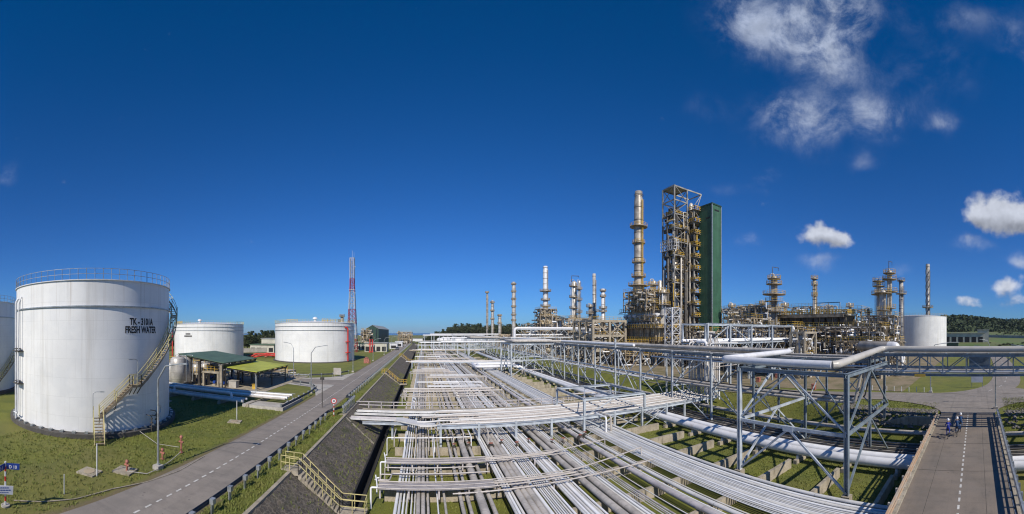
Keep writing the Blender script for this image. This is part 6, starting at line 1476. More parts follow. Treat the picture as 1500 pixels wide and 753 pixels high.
# air coolers
ac = thing('air_cooler', 'long bank of slanted air coolers under yellow railings', 'air cooler', (110, 60, 8))
xa, ya, yb = 104, 40.5, 68; za = ZT(462, 112)
for i in range(7):
    y = ya+(yb-ya)*i/6
    m_ = MB(); m_.beam((xa, y, -1), (xa, y, za), .3); m_.beam((xa+8, y, -1), (xa+8, y, za), .3); build('column', m_, 'tan', ac)
m_ = MB(); m_.box(xa-.6, ya-1, za, xa+8.6, yb+1, za+.5); build('deck', m_, 'tanlight', ac)
m_ = MB()
for i in range(12):
    y0 = ya+(yb-ya)*i/12; y1 = ya+(yb-ya)*(i+1)/12; ym = (y0+y1)/2
    m_.add([(xa-.3, y0, za), (xa-.3, y1, za), (xa-.3, ym+.4, za-2.6), (xa-.3, ym-.4, za-2.6), (xa+8, y0, za), (xa+8, y1, za), (xa+8, ym+.4, za-2.6), (xa+8, ym-.4, za-2.6)], [(0,1,2,3),(4,7,6,5),(0,4,5,1),(1,5,6,2),(2,6,7,3),(3,7,4,0)])
build('fan_plenum', m_, 'darksteel', ac)
for z in (za+.5, za-5.5):
    m_ = MB(); m_.box(xa-1.6, ya-1, z, xa-.62, yb+1, z+.12); dk = build('walkway', m_, 'tan', ac)
    m_ = MB(); m_.rail([(xa-1.6, yb+1, z+.12), (xa-1.6, ya-1, z+.12), (xa+6, ya-1, z+.12)], 1.2, 1.0, .10); build('railing', m_, 'yellow', dk)
m_ = MB(); m_.beam((xa-2, yb, za-5.7), (xa-2, ya, za-5.7), .5, .7); m_.beam((xa-1.7, yb, za-.1), (xa-1.7, ya, za-.1), .3, .9); build('girder', m_, 'tan', ac)
m_ = MB()
for i in range(6): y = ya+3+i*1.2; m_.tube([(xa, y, za+.5), (xa, y, za+3), (xa, y+1, za+3)], .2, 6, .4); m_.beam((xa, ya+2, za+4.2), (xa, ya+11, za+4.2), .2)
for y in (ya+2, ya+6, ya+11): m_.beam((xa, y, za), (xa, y, za+4.2), .2)
build('header_pipes', m_, 'silver', ac)
bc = thing('air_cooler', 'big grey roofed cooler with dark slanted underside left of the short stack', 'air cooler', (100, 74, 8))
zb_ = ZT(462, 118); m_ = MB(); m_.box(98, 69, zb_-.4, 106, 83, zb_+.2); build('deck', m_, 'silver', bc)
m_ = MB(); m_.add([(98.5, 69.5, zb_-.4), (105.5, 69.5, zb_-.4), (105.5, 82.5, zb_-.4), (98.5, 82.5, zb_-.4), (100, 73, zb_-4.5), (104, 73, zb_-4.5), (104, 79, zb_-4.5), (100, 79, zb_-4.5)], [(0,1,2,3),(4,7,6,5),(0,4,5,1),(1,5,6,2),(2,6,7,3),(3,7,4,0)]); build('hopper', m_, 'darksteel', bc)
for x in (98.3, 105.7):
    for y in (69.3, 76, 82.7): m_ = MB(); m_.box(x-.2, y-.2, -1, x+.2, y+.2, zb_-.4); build('leg', m_, 'tan', bc)
m_ = MB(); m_.rail([(98, 83, zb_+.2), (98, 69, zb_+.2), (106, 69, zb_+.2)], 1.2, 1.3, .06); build('railing', m_, 'yellow', bc)
m_ = MB()
for i in range(5): m_.tube([(98.6, 70+i*1.3, zb_), (98.6, 70+i*1.3, zb_+3.2)], .3, 8)
m_.tube([(98.6, 69, zb_+3.4), (98.6, 80, zb_+3.4), (98.6, 80, zb_+2.2), (98.6, 88, zb_+2.2)], .25, 8, .6); build('vertical_pipes', m_, 'silver', bc)
# horizontal drum
dr = thing('horizontal_drum', 'large horizontal silver drum with a white domed end', 'drum', (82, 14, 4))
c0 = A(1262, 84); c1 = A(1311, 80)
c0.z = c1.z = ZT(508, 82); d_ = (c1-c0).normalized()
m_ = MB(); m_.tube([c0-d_*1.2, c0-d_*.9, c0-d_*.4, c0, c0+(c1-c0)*.82], [.3, .8, 1.1, 1.25, 1.25], 24); build('shell', m_, 'bronze', dr)
e0 = c0+(c1-c0)*.82; m_ = MB(); m_.tube([e0, e0+d_*1.2, e0+d_*2.0, e0+d_*2.5, e0+d_*2.7], [1.26, 1.26, 1.1, .7, .1], 24); build('domed_end', m_, 'white', dr)
for f in (.15, .65): q = c0.lerp(c1, f); m_ = MB(); m_.obox(q, .5, 3, -1, q.z-1.0, atan2(d_.y, d_.x)); build('saddle', m_, 'concrete', dr)
# right hand tank
T4 = A(1347.5, 172)
big_tank((T4.x, T4.y, -.6), 13.0, ZT(462.5, 160)+.6, 'white tank on the right below the spiral straked stack', [], nrail=60, railm='yellow', base=.4)
# red cabinets and boxes in the yard
for i, (px, py) in enumerate(((926, 536), (1111, 562), (800, 520), (1138, 556), (1192, 576))):
    q = G(px, py, -.9); q.z = zt(q.x, q.y); m_ = MB(); m_.obox(q, .9, .7, q.z-.05, q.z+.95, .2); m_.obox(q, 1.0, .8, q.z+.95, q.z+1.05, .2); m_.obox((q.x, q.y-.36), .6, .06, q.z+.2, q.z+.8, .2); build('fire_cabinet', m_, 'redfade', label='red fire hose cabinet in the plant yard, %s one from the far left' % nth([2, 4, 1, 5, 3][i]-1 if False else [1, 2, 0, 3, 4][i]), cat='cabinet', group='red fire cabinets')
for i in range(14):
    q = G(1222+i*11, 573-(i % 2), 0); q = Vector((61.2+.35*max(0, 8-i)*0, 20-i*1.35, 0)); q.z = zt(q.x, q.y); m_ = MB(); m_.tube([q, q+Vector((0, 0, .8))], .06, 6); m_.lathe((q.x, q.y, q.z+.8), [(.06, 0), (.05, .06), (.005, .08)], 6)
    if q.y > 7: build('kerb_post', m_, 'white', label='small white verge post beside the cross road, %s from the left' % nth(i), cat='post', group='white verge posts')
# ================================================================ TREES, BUILDINGS, VEHICLES, PEOPLE
def crown_mesh(n, rx, rz, z0, seed, kind):
    R = random.Random(seed); m_ = MB()
    cl = []
    for i in range(16): 
        a = R.uniform(0, 6.28); q = R.uniform(.2, .85); h = R.random()
        cl.append((cos(a)*q*rx*(1-.5*h if kind == 'cone' else 1), sin(a)*q*rx*(1-.5*h if kind == 'cone' else 1), z0+h*rz, R.uniform(.30, .5)*rx*(1-.55*h if kind == 'cone' else 1)))
    for i in range(n):
        c = cl[i % 16]; u, v = R.uniform(-1, 1), R.uniform(0, 6.28); s = sqrt(1-u*u); q = c[3]*R.uniform(.55, 1.12)
        p = Vector((c[0]+s*cos(v)*q, c[1]+s*sin(v)*q, c[2]+u*q*.75)); l = R.uniform(.10, .22)*rx*.55
        a, b = Vector((R.uniform(-1, 1), R.uniform(-1, 1), R.uniform(-.6, .6))).normalized()*l, Vector((R.uniform(-1, 1), R.uniform(-1, 1), R.uniform(-1, 1))).normalized()*l*.7
        m_.add([p-a, p+b, p+a, p-b], [(0, 1, 2, 3)])
    return m_
def tree_proto(label, H, rx, seed, kind, leaf, loc, group):
    t_ = thing('conifer' if kind == 'cone' else 'broadleaf_tree', label, 'tree', loc, group)
    o = Vector(loc); cm = crown_mesh(1100, rx, H*.68, H*.27, seed, kind); cm.v = [(v[0]+o.x, v[1]+o.y, v[2]+o.z) for v in cm.v]; build('crown', cm, leaf, t_)
    m_ = MB(); R = random.Random(seed+1); m_.tube([o+Vector((0, 0, -.5)), o+Vector((.1, 0, H*.4)), o+Vector((0, .1, H*.85))], [H*.03, H*.02, H*.006], 6)
    for i in range(5): a = R.uniform(0, 6.28); z = H*R.uniform(.3, .65); m_.tube([o+Vector((0, 0, z)), o+Vector((cos(a)*rx*.7, sin(a)*rx*.7, z+H*.14))], [H*.012, H*.004], 5)
    build('trunk', m_, 'bark', t_); return t_
TA = tree_proto('dark conifer behind the tanks, leftmost in the gap', 9, 3.0, 1, 'cone', 'leaf', A(362, 205), 'trees behind the tanks')
TB = tree_proto('round dark tree behind the tanks, second in the gap', 7.5, 4.0, 2, 'round', 'leafb', A(372, 208), 'trees behind the tanks')
R = random.Random(8)
for i in range(16):
    px = 345+i*4.6+R.uniform(-1, 1); copy_thing(TA if i % 2 else TB, A(px, R.uniform(200, 226), -.2), 'dark tree in the gap between the wide tanks, %s from the left' % nth(i), R.uniform(0, 6), sc=R.uniform(.95, 1.35))
for i in range(6): copy_thing(TB, A(232+i*6, 200+R.uniform(0, 20), 0), 'dark tree glimpsed right of the fresh water tank, %s from the left' % nth(i), R.uniform(0, 6), sc=.9, group='trees behind the water tank')
for i in range(5): copy_thing(TB if i % 2 else TA, A(385+i*4.2, 232+R.uniform(0, 10), 0), 'taller dark tree close to the left side of the wide tank, %s one' % nth(i), R.uniform(0, 6), sc=1.4, group='taller trees beside the wide tank')
# treed hill beyond the pipe way
m_ = MB(); V = []; c_ = A(715, 420)
def hillz(u): return 9.5*math.exp(-((u-.35)/.42)**2)+4.5*math.exp(-((u+.35)/.35)**2)
nu, nv = 34, 8
for j in range(nv):
    for i in range(nu):
        px = 618+ i*7.2; dd = 385+j*14; q = A(px, dd); f = sin(pi*j/(nv-1)); V.append((q.x, q.y, -1.5+(1.0+10*ss((px-620)/70)*(1+.12*sin(px*.13)))*f))
m_.add(V, [(j*nu+i, j*nu+i+1, (j+1)*nu+i+1, (j+1)*nu+i) for j in range(nv-1) for i in range(nu-1)], True); build('hill', m_, 'field', kind='structure')
k = 0
for i in range(150):
    px = 622+(i % 75)*3.0+R.uniform(-1.5, 1.5); row = i//75; dd = 396+row*16+R.uniform(-5, 5); hs = ss((px-618)/60)
    q = A(px, dd, -1+4.2*hs+row*2.5*hs); copy_thing((TA, TB, TB)[i % 3], q, 'dark tree on the low hill, %s from the left in the %s row' % (nth(i % 75), ('front', 'rear')[row]), R.uniform(0, 6), sc=(.8+.95*hs)*R.uniform(.8, 1.2), group='trees on the low hill')
# forest on the hills to the right: one dark mass plus the ridge
def forest(name, x0, dx, y0, y1, zh, n, seed, m='leaf'):
    R = random.Random(seed); m_ = MB(); 
    for i in range(n):
        y = R.uniform(y0, y1); x = x0+R.uniform(0, dx); z = zh(x, y); r = R.uniform(2.2, 4.6)
        for k in range(15):
            u, v = R.uniform(-.6, 1), R.uniform(0, 6.28); s = sqrt(max(0, 1-u*u)); p = Vector((x+s*cos(v)*r, y+s*sin(v)*r, z+u*r*.8)); l = R.uniform(.7, 1.7)
            a, b = Vector((R.uniform(-1, 1), R.uniform(-1, 1), R.uniform(-.5, .7))).normalized()*l, Vector((R.uniform(-1, 1), R.uniform(-1, 1), R.uniform(-.5, 1))).normalized()*l
            m_.add([p-a, p+b, p+a, p-b], [(0, 1, 2, 3)])
    build(name, m_, m, kind='stuff')
def hz(x, y):
    t_ = ss((x-330)/130); return plateau(x, 0)*(1-t_)+t_*(27+4*sin(y*.018+1.0)+1.5*sin(y*.06))+ (0)
m_ = MB(); X = [300+i*12 for i in range(30)]; Y = [-420+i*16 for i in range(46)]
m_.add([(x, y, hz(x, y)*ss((330-y)/160 if y > 170 else 1)-3) for y in Y for x in X], [(j*30+i, j*30+i+1, (j+1)*30+i+1, (j+1)*30+i) for j in range(45) for i in range(29)], True); build('hill', m_, 'leaf', kind='structure')
forest('forest', 350, 130, -330, 230, lambda x, y: hz(x, y)*ss((330-y)/160 if y > 170 else 1)-2, 2600, 5)
forest('forest', 300, 40, -300, -20, lambda x, y: hz(x, y)-1, 260, 6, 'leafb')
# --- buildings
def shed(name, label, cat, c, sx, sy, h, a=0, wall='bwall', roof='broof', pitch=0.0, openings=0, side=-1, roofo=.4):
    t_ = thing(name, label, cat, c); ca, sa = cos(a), sin(a)
    W = lambda x, y, z: (c[0]+x*ca-y*sa, c[1]+x*sa+y*ca, c[2]+z)
    m_ = MB(); m_.obox(c, sx, sy, c[2]-.5, c[2]+h, a)
    if pitch: m_.add([W(-sx/2, -sy/2, h), W(sx/2, -sy/2, h), W(0, -sy/2, h+pitch), W(-sx/2, sy/2, h), W(sx/2, sy/2, h), W(0, sy/2, h+pitch)], [(0, 1, 2), (3, 5, 4)])
    build('wall', m_, wall, t_)
    m_ = MB(); o = roofo
    if pitch:
        for s in (-1, 1): m_.add([W(s*(sx/2+o), -sy/2-o, h-.1), W(0, -sy/2-o, h+pitch+.1), W(0, sy/2+o, h+pitch+.1), W(s*(sx/2+o), sy/2+o, h-.1), W(s*(sx/2+o), -sy/2-o, h+.05), W(0, -sy/2-o, h+pitch+.28), W(0, sy/2+o, h+pitch+.28), W(s*(sx/2+o), sy/2+o, h+.05)], [(0,1,2,3),(4,7,6,5),(0,4,5,1),(3,2,6,7),(0,3,7,4)])
    else: m_.obox(c, sx+2*o, sy+2*o, c[2]+h+.003, c[2]+h+.35, a)
    build('roof', m_, roof, t_)
    for i in range(openings):
        x = -sx/2+sx*(i+.5)/openings; w_ = sx/openings*.7; m_ = MB()
        V = [W(x-w_/2, -sy/2-.04, .3), W(x+w_/2, -sy/2-.04, .3), W(x+w_/2, -sy/2-.04, h*.62), W(x-w_/2, -sy/2-.04, h*.62), W(x-w_/2, -sy/2+.2, .3), W(x+w_/2, -sy/2+.2, .3), W(x+w_/2, -sy/2+.2, h*.62), W(x-w_/2, -sy/2+.2, h*.62)]
        m_.add(V, [(0,1,2,3),(4,7,6,5),(0,4,5,1),(1,5,6,2),(2,6,7,3),(3,7,4,0)]); build('opening', m_, 'black', t_)
    return t_
b_ = shed('green_building', 'dark green gabled industrial building beyond the wide tank', 'building', A(555, 310), 9.6, 80, 13.2, 0, 'greenb', 'broof', 2.8)
c_ = A(555, 310); m_ = MB()
for x in (-3.2, 0, 3.2): m_.box(c_.x+x-.4, c_.y-40.15, 6, c_.x+x+.4, c_.y-40.02, 13)
build('light_panel', m_, 'glass', b_)
shed('white_building', 'low cream building in front of the dark green one', 'building', A(552, 195), 12, 10, 4.6, 0, 'bwall', 'broof', 0, 4)
shed('white_building', 'long low pale shed left of the cream building behind the mast', 'building', A(534, 215), 14, 10, 3.8, 0, 'bwall', 'greenroof', 0, 5)
shed('kiosk', 'small white cabin by the left road, nearer one', 'building', A(577, 230), 5, 7, 3.4, 0, 'white', 'white', 0, 1)
shed('kiosk', 'small white cabin by the left road, farther one', 'building', A(585, 262), 5, 9, 3.6, 0, 'white', 'white', 0, 1)
shed('white_building', 'pale two level building glimpsed between the two wide tanks', 'building', A(389, 190), 14, 9, 3.9, 0, 'bwall', 'greenroof', 0, 4)
shed('white_building', 'upper pale block on the building between the wide tanks', 'building', A(397, 198), 9, 6, 7.0, 0, 'bwall', 'broof', 0, 2)
m_ = MB(); a, b = A(356, 182), A(404, 186); m_.beam((a.x, a.y, 1.2), (b.x, b.y, 1.2), .2, 2.2); build('boundary_wall', m_, 'concrete_pale', label='long pale boundary wall between the two wide tanks', cat='wall')
rr_ = random.Random(77); t_ = thing('fire_pipework', 'bright red fire water pipes between the two wide tanks', 'pipework', A(388, 150))
for i in range(9):
    q = A(370+i*4.2, 148+rr_.uniform(-4, 8)); m_ = MB(); m_.tube([(q.x-rr_.uniform(1, 5), q.y, .2), (q.x-.4, q.y, 1.0+.2*(i % 3)), (q.x+rr_.uniform(3, 7), q.y, 1.0+.2*(i % 3)), (q.x+7, q.y+2, .4)], .28, 8, .6); build('pipe', m_, 'red' if i % 3 else 'redfade', t_)
for i, (px, ds) in enumerate(((546, 185), (549.5, 186))):
    q = A(px-4, ds); m_ = MB(); m_.tube([(q.x, q.y, 0), (q.x, q.y, 7)], .35, 8); m_.tube([(q.x-1.2, q.y, 4), (q.x+1.2, q.y, 4)], .2, 6); m_.cyl((q.x, q.y, 0), .7, .5, 10); build('fire_riser', m_, 'red', label='red fire riser right of the wide tank, %s one' % ('nearer', 'farther')[i], cat='pipe')
rack_clutter('process_structure', 'dark and tan plant structure left of the dark green building', *(lambda a, b: (a.x, b.x, a.y, a.y+10))(A(529, 240), A(541, 240)), 0, ZT(483, 240), 90, ('tan', 'darksteel', 'silver'), (.2, .5), 51, levels=4, nx=3, ny=1, hb=.3)
rack_clutter('process_structure', 'low tan structure on the left of the far road end', *(lambda a, b: (a.x, b.x, a.y, a.y+24))(A(583, 330), A(603, 330)), 0, ZT(488, 330)+1.0, 90, ('tan', 'silver'), (.2, .6), 52, levels=3, nx=6, ny=2, hb=.35)
rack_clutter('process_structure', 'faint tan structure between mast and dark green building', *(lambda a, b: (a.x, b.x, a.y, a.y+10))(A(540, 330), A(556, 330)), 0, ZT(481, 330), 50, ('tan', 'silver'), (.2, .6), 53, levels=3, nx=3, ny=1, hb=.6)
stack(501, 205, 462, 4.2, 490, 'short bronze stack peeping over the wide tank beside the mast', 'bronze', ((464, .8),), top='plain')
for i, (px, dd, h) in enumerate(((612, 430, 3), (640, 470, 5), (628, 520, 4))):
    shed('far_shed', 'tiny pale shed at the far end of the pipe way, %s from the left' % nth([0, 2, 1][i]), 'building', A(px, dd), 16, 8, h, 0, 'white', 'broof')
for i, (px, dd, sx, h) in enumerate(((672, 330, 14, 5), (690, 345, 12, 4), (708, 350, 16, 6), (650, 360, 12, 5))):
    q = A(px, dd, -2); t_ = thing('far_tank', 'distant white horizontal tank below the treed hill, %s from the left' % nth([1, 2, 3, 0][i]), 'tank', q)
    m_ = MB(); m_.tube([(q.x-sx/2-1, q.y, 2.8), (q.x-sx/2, q.y, 2.8), (q.x+sx/2, q.y, 2.8), (q.x+sx/2+1, q.y, 2.8)], [.8, 2.2, 2.2, .8], 14); build('shell', m_, 'white', t_)
    for s in (-1, 1): m_ = MB(); m_.box(q.x+s*sx/3-.5, q.y-1.5, -2.5, q.x+s*sx/3+.5, q.y+1.5, 1.2); build('saddle', m_, 'concrete', t_)
# right background buildings
def gz(px, d): q = A(px, d); return Vector((q.x, q.y, zt(q.x, q.y)))
c_ = gz(1412, 235); aa = -pi/2-.02+0.05
b_ = shed('workshop', 'long pale workshop building with dark bays on the rise at right', 'building', (c_.x, c_.y, c_.z-.3), 26, 10, 6.2, aa, 'bwall', 'bwall', 0, 6)
c_ = gz(1392, 195); shed('kiosk', 'dark green low shed in front of the pale workshop', 'building', (c_.x, c_.y, c_.z), 9, 6, 4.0, aa, 'greenb', 'broof', 0, 1)
c_ = gz(1440, 236); shed('workshop', 'cream end block of the pale workshop', 'building', (c_.x-1, c_.y, c_.z-.3), 7, 9, 8.2, aa, 'bwall', 'bwall', 0, 0)
m_ = MB(); a, b = gz(1446, 275), gz(1530, 262); m_.beam((a.x, a.y, a.z+1.2), (b.x, b.y, b.z+1.4), .3, 2.2); m_.cm = 0
for i in range(30): q = a.lerp(b, i/29); m_.box(q.x-.3, q.y-.2, q.z-.5, q.x-.15, q.y+.2, q.z+2.8)
build('boundary_wall', m_, 'concrete_pale', label='pale panelled boundary wall below the forest at right', cat='wall')
for i in range(14):
    q = gz(1450+i*4.4+R.uniform(-1, 1), R.uniform(188, 226)); copy_thing(TB, q-Vector((0, 0, 1)), 'small round shrub right of the workshop road, %s from the left' % nth(i), R.uniform(0, 6), sc=R.uniform(.22, .42), group='shrubs right of the workshop road')
# vehicles
def car(c, a, label, paint, L=4.5, W=1.85, H=1.65, name='parked_car', cat='car'):
    t_ = thing(name, label, cat, c); ca, sa = cos(a), sin(a)
    T = lambda x, y, z: (c[0]+x*ca-y*sa, c[1]+x*sa+y*ca, c[2]+z)
    def prism(prof, w_, nm, m, par, inset=0):
        m_ = MB(); n_ = len(prof); m_.add([T(x, -w_/2+(inset if z > 1.1 else 0), z) for x, z in prof]+[T(x, w_/2-(inset if z > 1.1 else 0), z) for x, z in prof], [tuple(range(n_)), tuple(range(n_, 2*n_))[::-1]]+[(i, n_+i, n_+(i+1) % n_, (i+1) % n_) for i in range(n_)]); return build(nm, m_, m, par)
    b = prism([(-L/2, .35), (L/2, .35), (L/2+.05, .6), (L/2-.1, .9), (L*.22, 1.02), (-L*.46, 1.05), (-L/2, .8)], W, 'body', paint, t_)
    prism([(L*.24, 1.02), (L*.08, H-.08), (-L*.38, H-.08), (-L*.46, 1.04)], W*.92, 'window', 'glass', b, .12); prism([(L*.08, H-.08), (L*.05, H), (-L*.34, H), (-L*.38, H-.08)], W*.82, 'roof', paint, b, .1)
    for x in (-L*.31, L*.31):
        for y in (-1, 1): m_ = MB(); m_.tube([T(x, y*(W/2-.22), .34), T(x, y*(W/2+.01), .34)], .34, 14); wh = build('wheel', m_, 'rubber', t_); m_ = MB(); m_.tube([T(x, y*(W/2+.011), .34), T(x, y*(W/2+.02), .34)], .2, 10); build('rim', m_, 'galv', wh)
    for y in (-1, 1): m_ = MB(); m_.obox(T(L/2-.02, y*W*.36, 0), .12, .3, c[2]+.66, c[2]+.84, a); build('headlight', m_, 'helmet', t_)
car((-15.9, 214, .02), -pi/2, 'dark car driving on the left road in the distance', 'carpaint', 4.7, 1.9, 1.75, 'car')
for i, (px, d, p, lab) in enumerate(((1418, 172, 'carpaint', 'dark car parked on the grass before the workshop'), (1427, 170, 'carwhite', 'white van parked beside the dark car before the workshop'), (1472, 172, 'red', 'red car near the shrubs at the far right'), (1497, 205, 'carblue', 'blue truck at the right picture edge'))):
    q = gz(px, d); car((q.x, q.y, q.z), .4+i, lab, p, 4.6 if i != 1 else 5, 1.9, 1.7 if i != 1 else 2.3)
m_ = MB(); q = G(1427, 530); q = Vector((66, -.8+1.2, zt(66, 0))); 
t_ = thing('banner', 'white banner board on legs beyond the truss', 'banner', (67, .6, 0)); zz = zt(67, .6)
m_ = MB(); m_.box(66.9, -1.2, zz+1.0, 67.0, 1.0, zz+2.6); build('board', m_, 'white', t_)
for y in (-1.1, .9): m_ = MB(); m_.box(67.0, y-.05, zz, 67.1, y+.05, zz+2.6); build('leg', m_, 'galv', t_)

# ---------------------------------------------------------------- people on bicycles
def skin_body(joints, edges, radii, mats_, root, matfn):
    me = bpy.data.meshes.new('person'); me.from_pydata([Vector(j) for j in joints], edges, [])
    o = bpy.data.objects.new('tmp', me); C.objects.link(o)
    md = o.modifiers.new('s', 'SKIN'); md.use_smooth_shade = True
    for i, r in enumerate(radii): me.skin_vertices[0].data[i].radius = (r, r); me.skin_vertices[0].data[i].use_root = (i == 0)
    sb = o.modifiers.new('u', 'SUBSURF'); sb.levels = 1; sb.render_levels = 1
    bpy.context.view_layer.update()
    nm = bpy.data.meshes.new_from_object(o.evaluated_get(bpy.context.evaluated_depsgraph_get()))
    C.objects.unlink(o); bpy.data.objects.remove(o)
    for m in mats_: nm.materials.append(M[m])
    for p in nm.polygons: p.material_index = matfn(p.center); p.use_smooth = True
    return nm
def bicycle(c, a, label):
    t_ = thing('bicycle', label, 'bicycle', c); ca, sa = cos(a), sin(a)
    T = lambda x, y, z: Vector((c[0]+x*ca-y*sa, c[1]+x*sa+y*ca, c[2]+z))
    for x in (-.52, .52):
        m_ = MB(); P = [T(x+.31*cos(2*pi*i/20), 0, .33+.31*sin(2*pi*i/20)) for i in range(21)]; m_.tube(P, .022, 6, caps=False); wh = build('wheel', m_, 'rubber', t_)
        m_ = MB()
        for i in range(10): m_.beam(T(x, 0, .33), T(x+.30*cos(2*pi*i/10), 0, .33+.30*sin(2*pi*i/10)), .008)
        m_.tube([T(x, -.05, .33), T(x, .05, .33)], .03, 8); build('spokes', m_, 'galv', wh)
    m_ = MB(); bb, st, hd_ = T(-.08, 0, .32), T(-.25, 0, .80), T(.38, 0, .86)
    for p, q in ((bb, st), (st, hd_), (bb, T(.42, 0, .72)), (bb, T(-.52, 0, .33)), (T(-.24, 0, .76), T(-.52, 0, .33)), (hd_, T(.52, 0, .33)), (hd_, T(.34, 0, 1.0))): m_.tube([p, q], .018, 6)
    build('frame', m_, 'carpaint', t_)
    m_ = MB(); m_.tube([T(.28, -.27, 1.0), T(.36, -.22, 1.02), T(.36, .22, 1.02), T(.28, .27, 1.0)], .015, 6, .06); build('handlebar', m_, 'galv', t_)
    m_ = MB(); m_.tube([T(-.40, 0, .87), T(-.28, 0, .88), T(-.12, 0, .88)], [.09, .08, .03], 8); build('saddle', m_, 'rubber', t_)
    m_ = MB(); m_.beam(T(-.75, 0, .70), T(-.35, 0, .70), .16, .03); build('luggage_rack', m_, 'galv', t_)
    m_ = MB(); m_.tube([T(-.08, -.1, .32), T(-.08, .1, .32)], .02, 6); m_.beam(T(-.08, .1, .32), T(.05, .1, .20), .02); m_.beam(T(-.08, -.1, .32), T(-.2, -.1, .44), .02); m_.beam(T(.05, .06, .19), T(.05, .20, .19), .07, .03); m_.beam(T(-.2, -.06, .45), T(-.2, -.20, .45), .07, .03); build('pedals', m_, 'darksteel', t_)
def rider(c, a, label, cloth, stripe=True, bag=False):
    ca, sa = cos(a), sin(a)
    T = lambda x, y, z: Vector((c[0]+x*ca-y*sa, c[1]+x*sa+y*ca, c[2]+z))
    J = [(-.27, 0, .97), (-.24, 0, 1.12), (-.14, 0, 1.30), (-.05, 0, 1.45), (-.01, 0, 1.53), (.03, 0, 1.62), (.05, 0, 1.72)]; Rr = [.145, .14, .165, .12, .058, .085, .095]
    E = [(0, 1), (1, 2), (2, 3), (3, 4), (4, 5), (5, 6)]
    for s, (kx, kz, fx, fz) in ((1, (.14, .74, .05, .26)), (-1, (.10, .92, -.18, .50))):
        i = len(J); J += [(-.24, s*.10, .93), (kx, s*.14, kz), (kx*.3+fx*.7-.03, s*.14, kz*.3+fz*.7), (fx-.04, s*.14, fz), (fx+.14, s*.14, fz-.03)]; Rr += [.095, .065, .05, .042, .035]; E += [(0, i), (i, i+1), (i+1, i+2), (i+2, i+3), (i+3, i+4)]
    for s in (1, -1):
        i = len(J); J += [(-.04, s*.18, 1.42), (.08, s*.27, 1.20), (.24, s*.25, 1.07), (.31, s*.24, 1.045)]; Rr += [.062, .047, .036, .03]; E += [(3, i), (i, i+1), (i+1, i+2), (i+2, i+3)]
    W = [T(*j) for j in J]; inv = lambda p: ((p.x-c[0])*ca+(p.y-c[1])*sa, -(p.x-c[0])*sa+(p.y-c[1])*ca, p.z-c[2])
    def mf(p):
        x, y, z = inv(p)
        if z > 1.53: return 1
        if x > .27 and z > .95: return 1
        if z < .24 or (x < 0 and z < .52 and y < -.08): return 2
        return 0
    me = skin_body(W, E, Rr, [cloth, 'skin', 'rubber'], 0, mf)
    me.transform(Matrix.Translation(-Vector(c)))
    o = bpy.data.objects.new('person', me); C.objects.link(o); o.location = Vector(c); WL[o] = Vector(c); o['label'] = label; o['category'] = 'person'; o['group'] = 'cyclists on the bridge'
    m_ = MB(); ctr = T(.045, 0, 1.735); 
    for i, (r, z) in enumerate(((.150, -.03), (.135, .0))): pass
    m_.lathe(ctr, [(.165, -.02), (.13, -.01), (.128, .05), (.105, .11), (.06, .145), (.005, .155)], 16); build('helmet', m_, 'helmet', o)
    m_ = MB()
    for s in (-1, 1): m_.lathe(T(.125, s*.033, 1.665), [(.004, -.012), (.013, 0), (.004, .012)], 6)
    m_.lathe(T(.14, 0, 1.62), [(.004, -.02), (.018, -.01), (.004, .03)], 6); build('face', m_, 'skin', o)
    if stripe: m_ = MB(); m_.beam(T(-.33, -.09, 1.33), T(-.33, .09, 1.33), .015, .035); build('reflective_stripe', m_, 'white', o)
    if bag:
        m_ = MB(); q = T(-.28, -.30, .88); m_.obox(q, .34, .16, q.z-.16, q.z+.16, a); m_.tube([q+Vector((0, 0, .15)), T(-.15, -.1, 1.30)], .015, 5); build('shoulder_bag', m_, 'teal', label='dark blue bag hanging at the side of the middle cyclist', cat='bag')
riders = [((35.1, 2.84, .018), 0.04, 'bicycle ridden by the worker in bright blue, leftmost', 'worker in bright blue coverall and white helmet, leftmost of three cyclists', 'coverall', True, False),
          ((35.9, 1.98, .018), 0.02, 'bicycle ridden by the worker in teal, middle one', 'worker in teal coverall and white helmet with a bag, middle cyclist', 'teal', False, True),
          ((37.7, 1.70, .018), 0.0, 'bicycle ridden by the farthest worker in dark blue', 'worker in dark blue cycling ahead, half hidden behind the middle one', 'teal', False, False)]
for c, a, lb, lp_, cl, s1, s2 in riders: bicycle(c, a, lb); rider(c, a, lp_, cl, s1, s2)
q = (-12.9, 250, .02); bicycle(q, pi/2, 'tiny motorbike like bicycle on the far left road'); rider(q, pi/2, 'distant rider on the far left road in pale clothes', 'white', False, False)

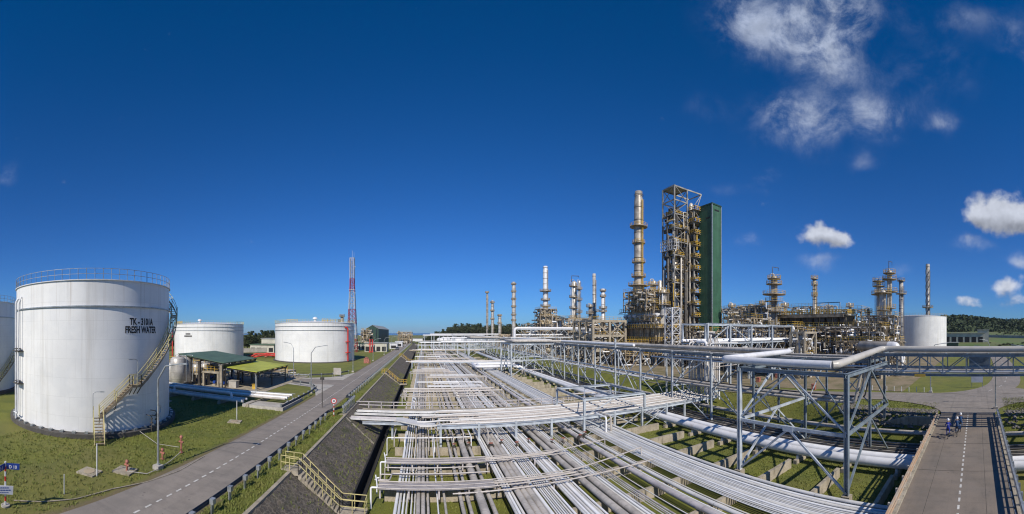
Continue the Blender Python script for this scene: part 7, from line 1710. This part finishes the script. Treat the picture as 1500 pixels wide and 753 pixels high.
# thin air: one closed box round everything
m_ = MB(); m_.box(-6400, -6400, -6, 6400, 6400, 80); hzo = build('haze', m_, 'grass', kind='stuff')
hm = bpy.data.materials.new('air'); hm.use_nodes = True; hn = NT(hm.node_tree); hn.n.clear()
pv = hn.new('ShaderNodeVolumePrincipled'); pv.inputs['Color'].default_value = (.75, .85, 1, 1); pv.inputs['Density'].default_value = .00007
ho = hn.new('ShaderNodeOutputMaterial'); hn.l.new(pv.outputs[0], ho.inputs['Volume']); hzo.data.materials.clear(); hzo.data.materials.append(hm)
# ---------------------------------------------------------------- grass tufts near the camera
R = random.Random(12)
def tufts(name, n, samp, m='grass2', h=(.08, .26), w_=.03):
    m_ = MB()
    for i in range(n):
        x, y = samp(); z = zt(x, y) if not (-9.8 < x < -5.8) else lerp(-.13, -2.98, (x+9.8)/4.0)+.03
        for k in range(R.choice((3, 4, 5))):
            a = R.uniform(0, 6.28); hh_ = R.uniform(*h); lx, ly = cos(a)*hh_*.6, sin(a)*hh_*.6; bx, by = x+R.uniform(-.12, .12), y+R.uniform(-.12, .12)
            m_.add([(bx-sin(a)*w_, by+cos(a)*w_, z-.02), (bx+sin(a)*w_, by-cos(a)*w_, z-.02), (bx+lx, by+ly, z+hh_)], [(0, 1, 2)])
    build(name, m_, m, kind='stuff')
tufts('grass', 5000, lambda: (R.uniform(-34, -18), R.uniform(4, 44)), h=(.06, .20))
tufts('grass', 9000, lambda: (R.uniform(24.5, 42), R.uniform(5.3, 48)), h=(.05, .16))
tufts('grass', 2600, lambda: (R.uniform(-12.2, -10.1), R.uniform(14, 60)), h=(.08, .20))
tufts('grass', 2500, lambda: (R.uniform(-4.6, 9), R.uniform(24, 60)), h=(.05, .18))
tufts('slope_weeds', 1700, lambda: (R.choice((R.uniform(-9.6, -5.9), R.uniform(-7.3, -5.9))), R.uniform(20, 110)), h=(.08, .26))
tufts('grass', 4000, lambda: (R.uniform(42, 52), R.uniform(5.5, 50)), h=(.08, .22))
tufts('grass', 1500, lambda: (R.uniform(47, 56), R.uniform(-16, -4)), h=(.10, .30))
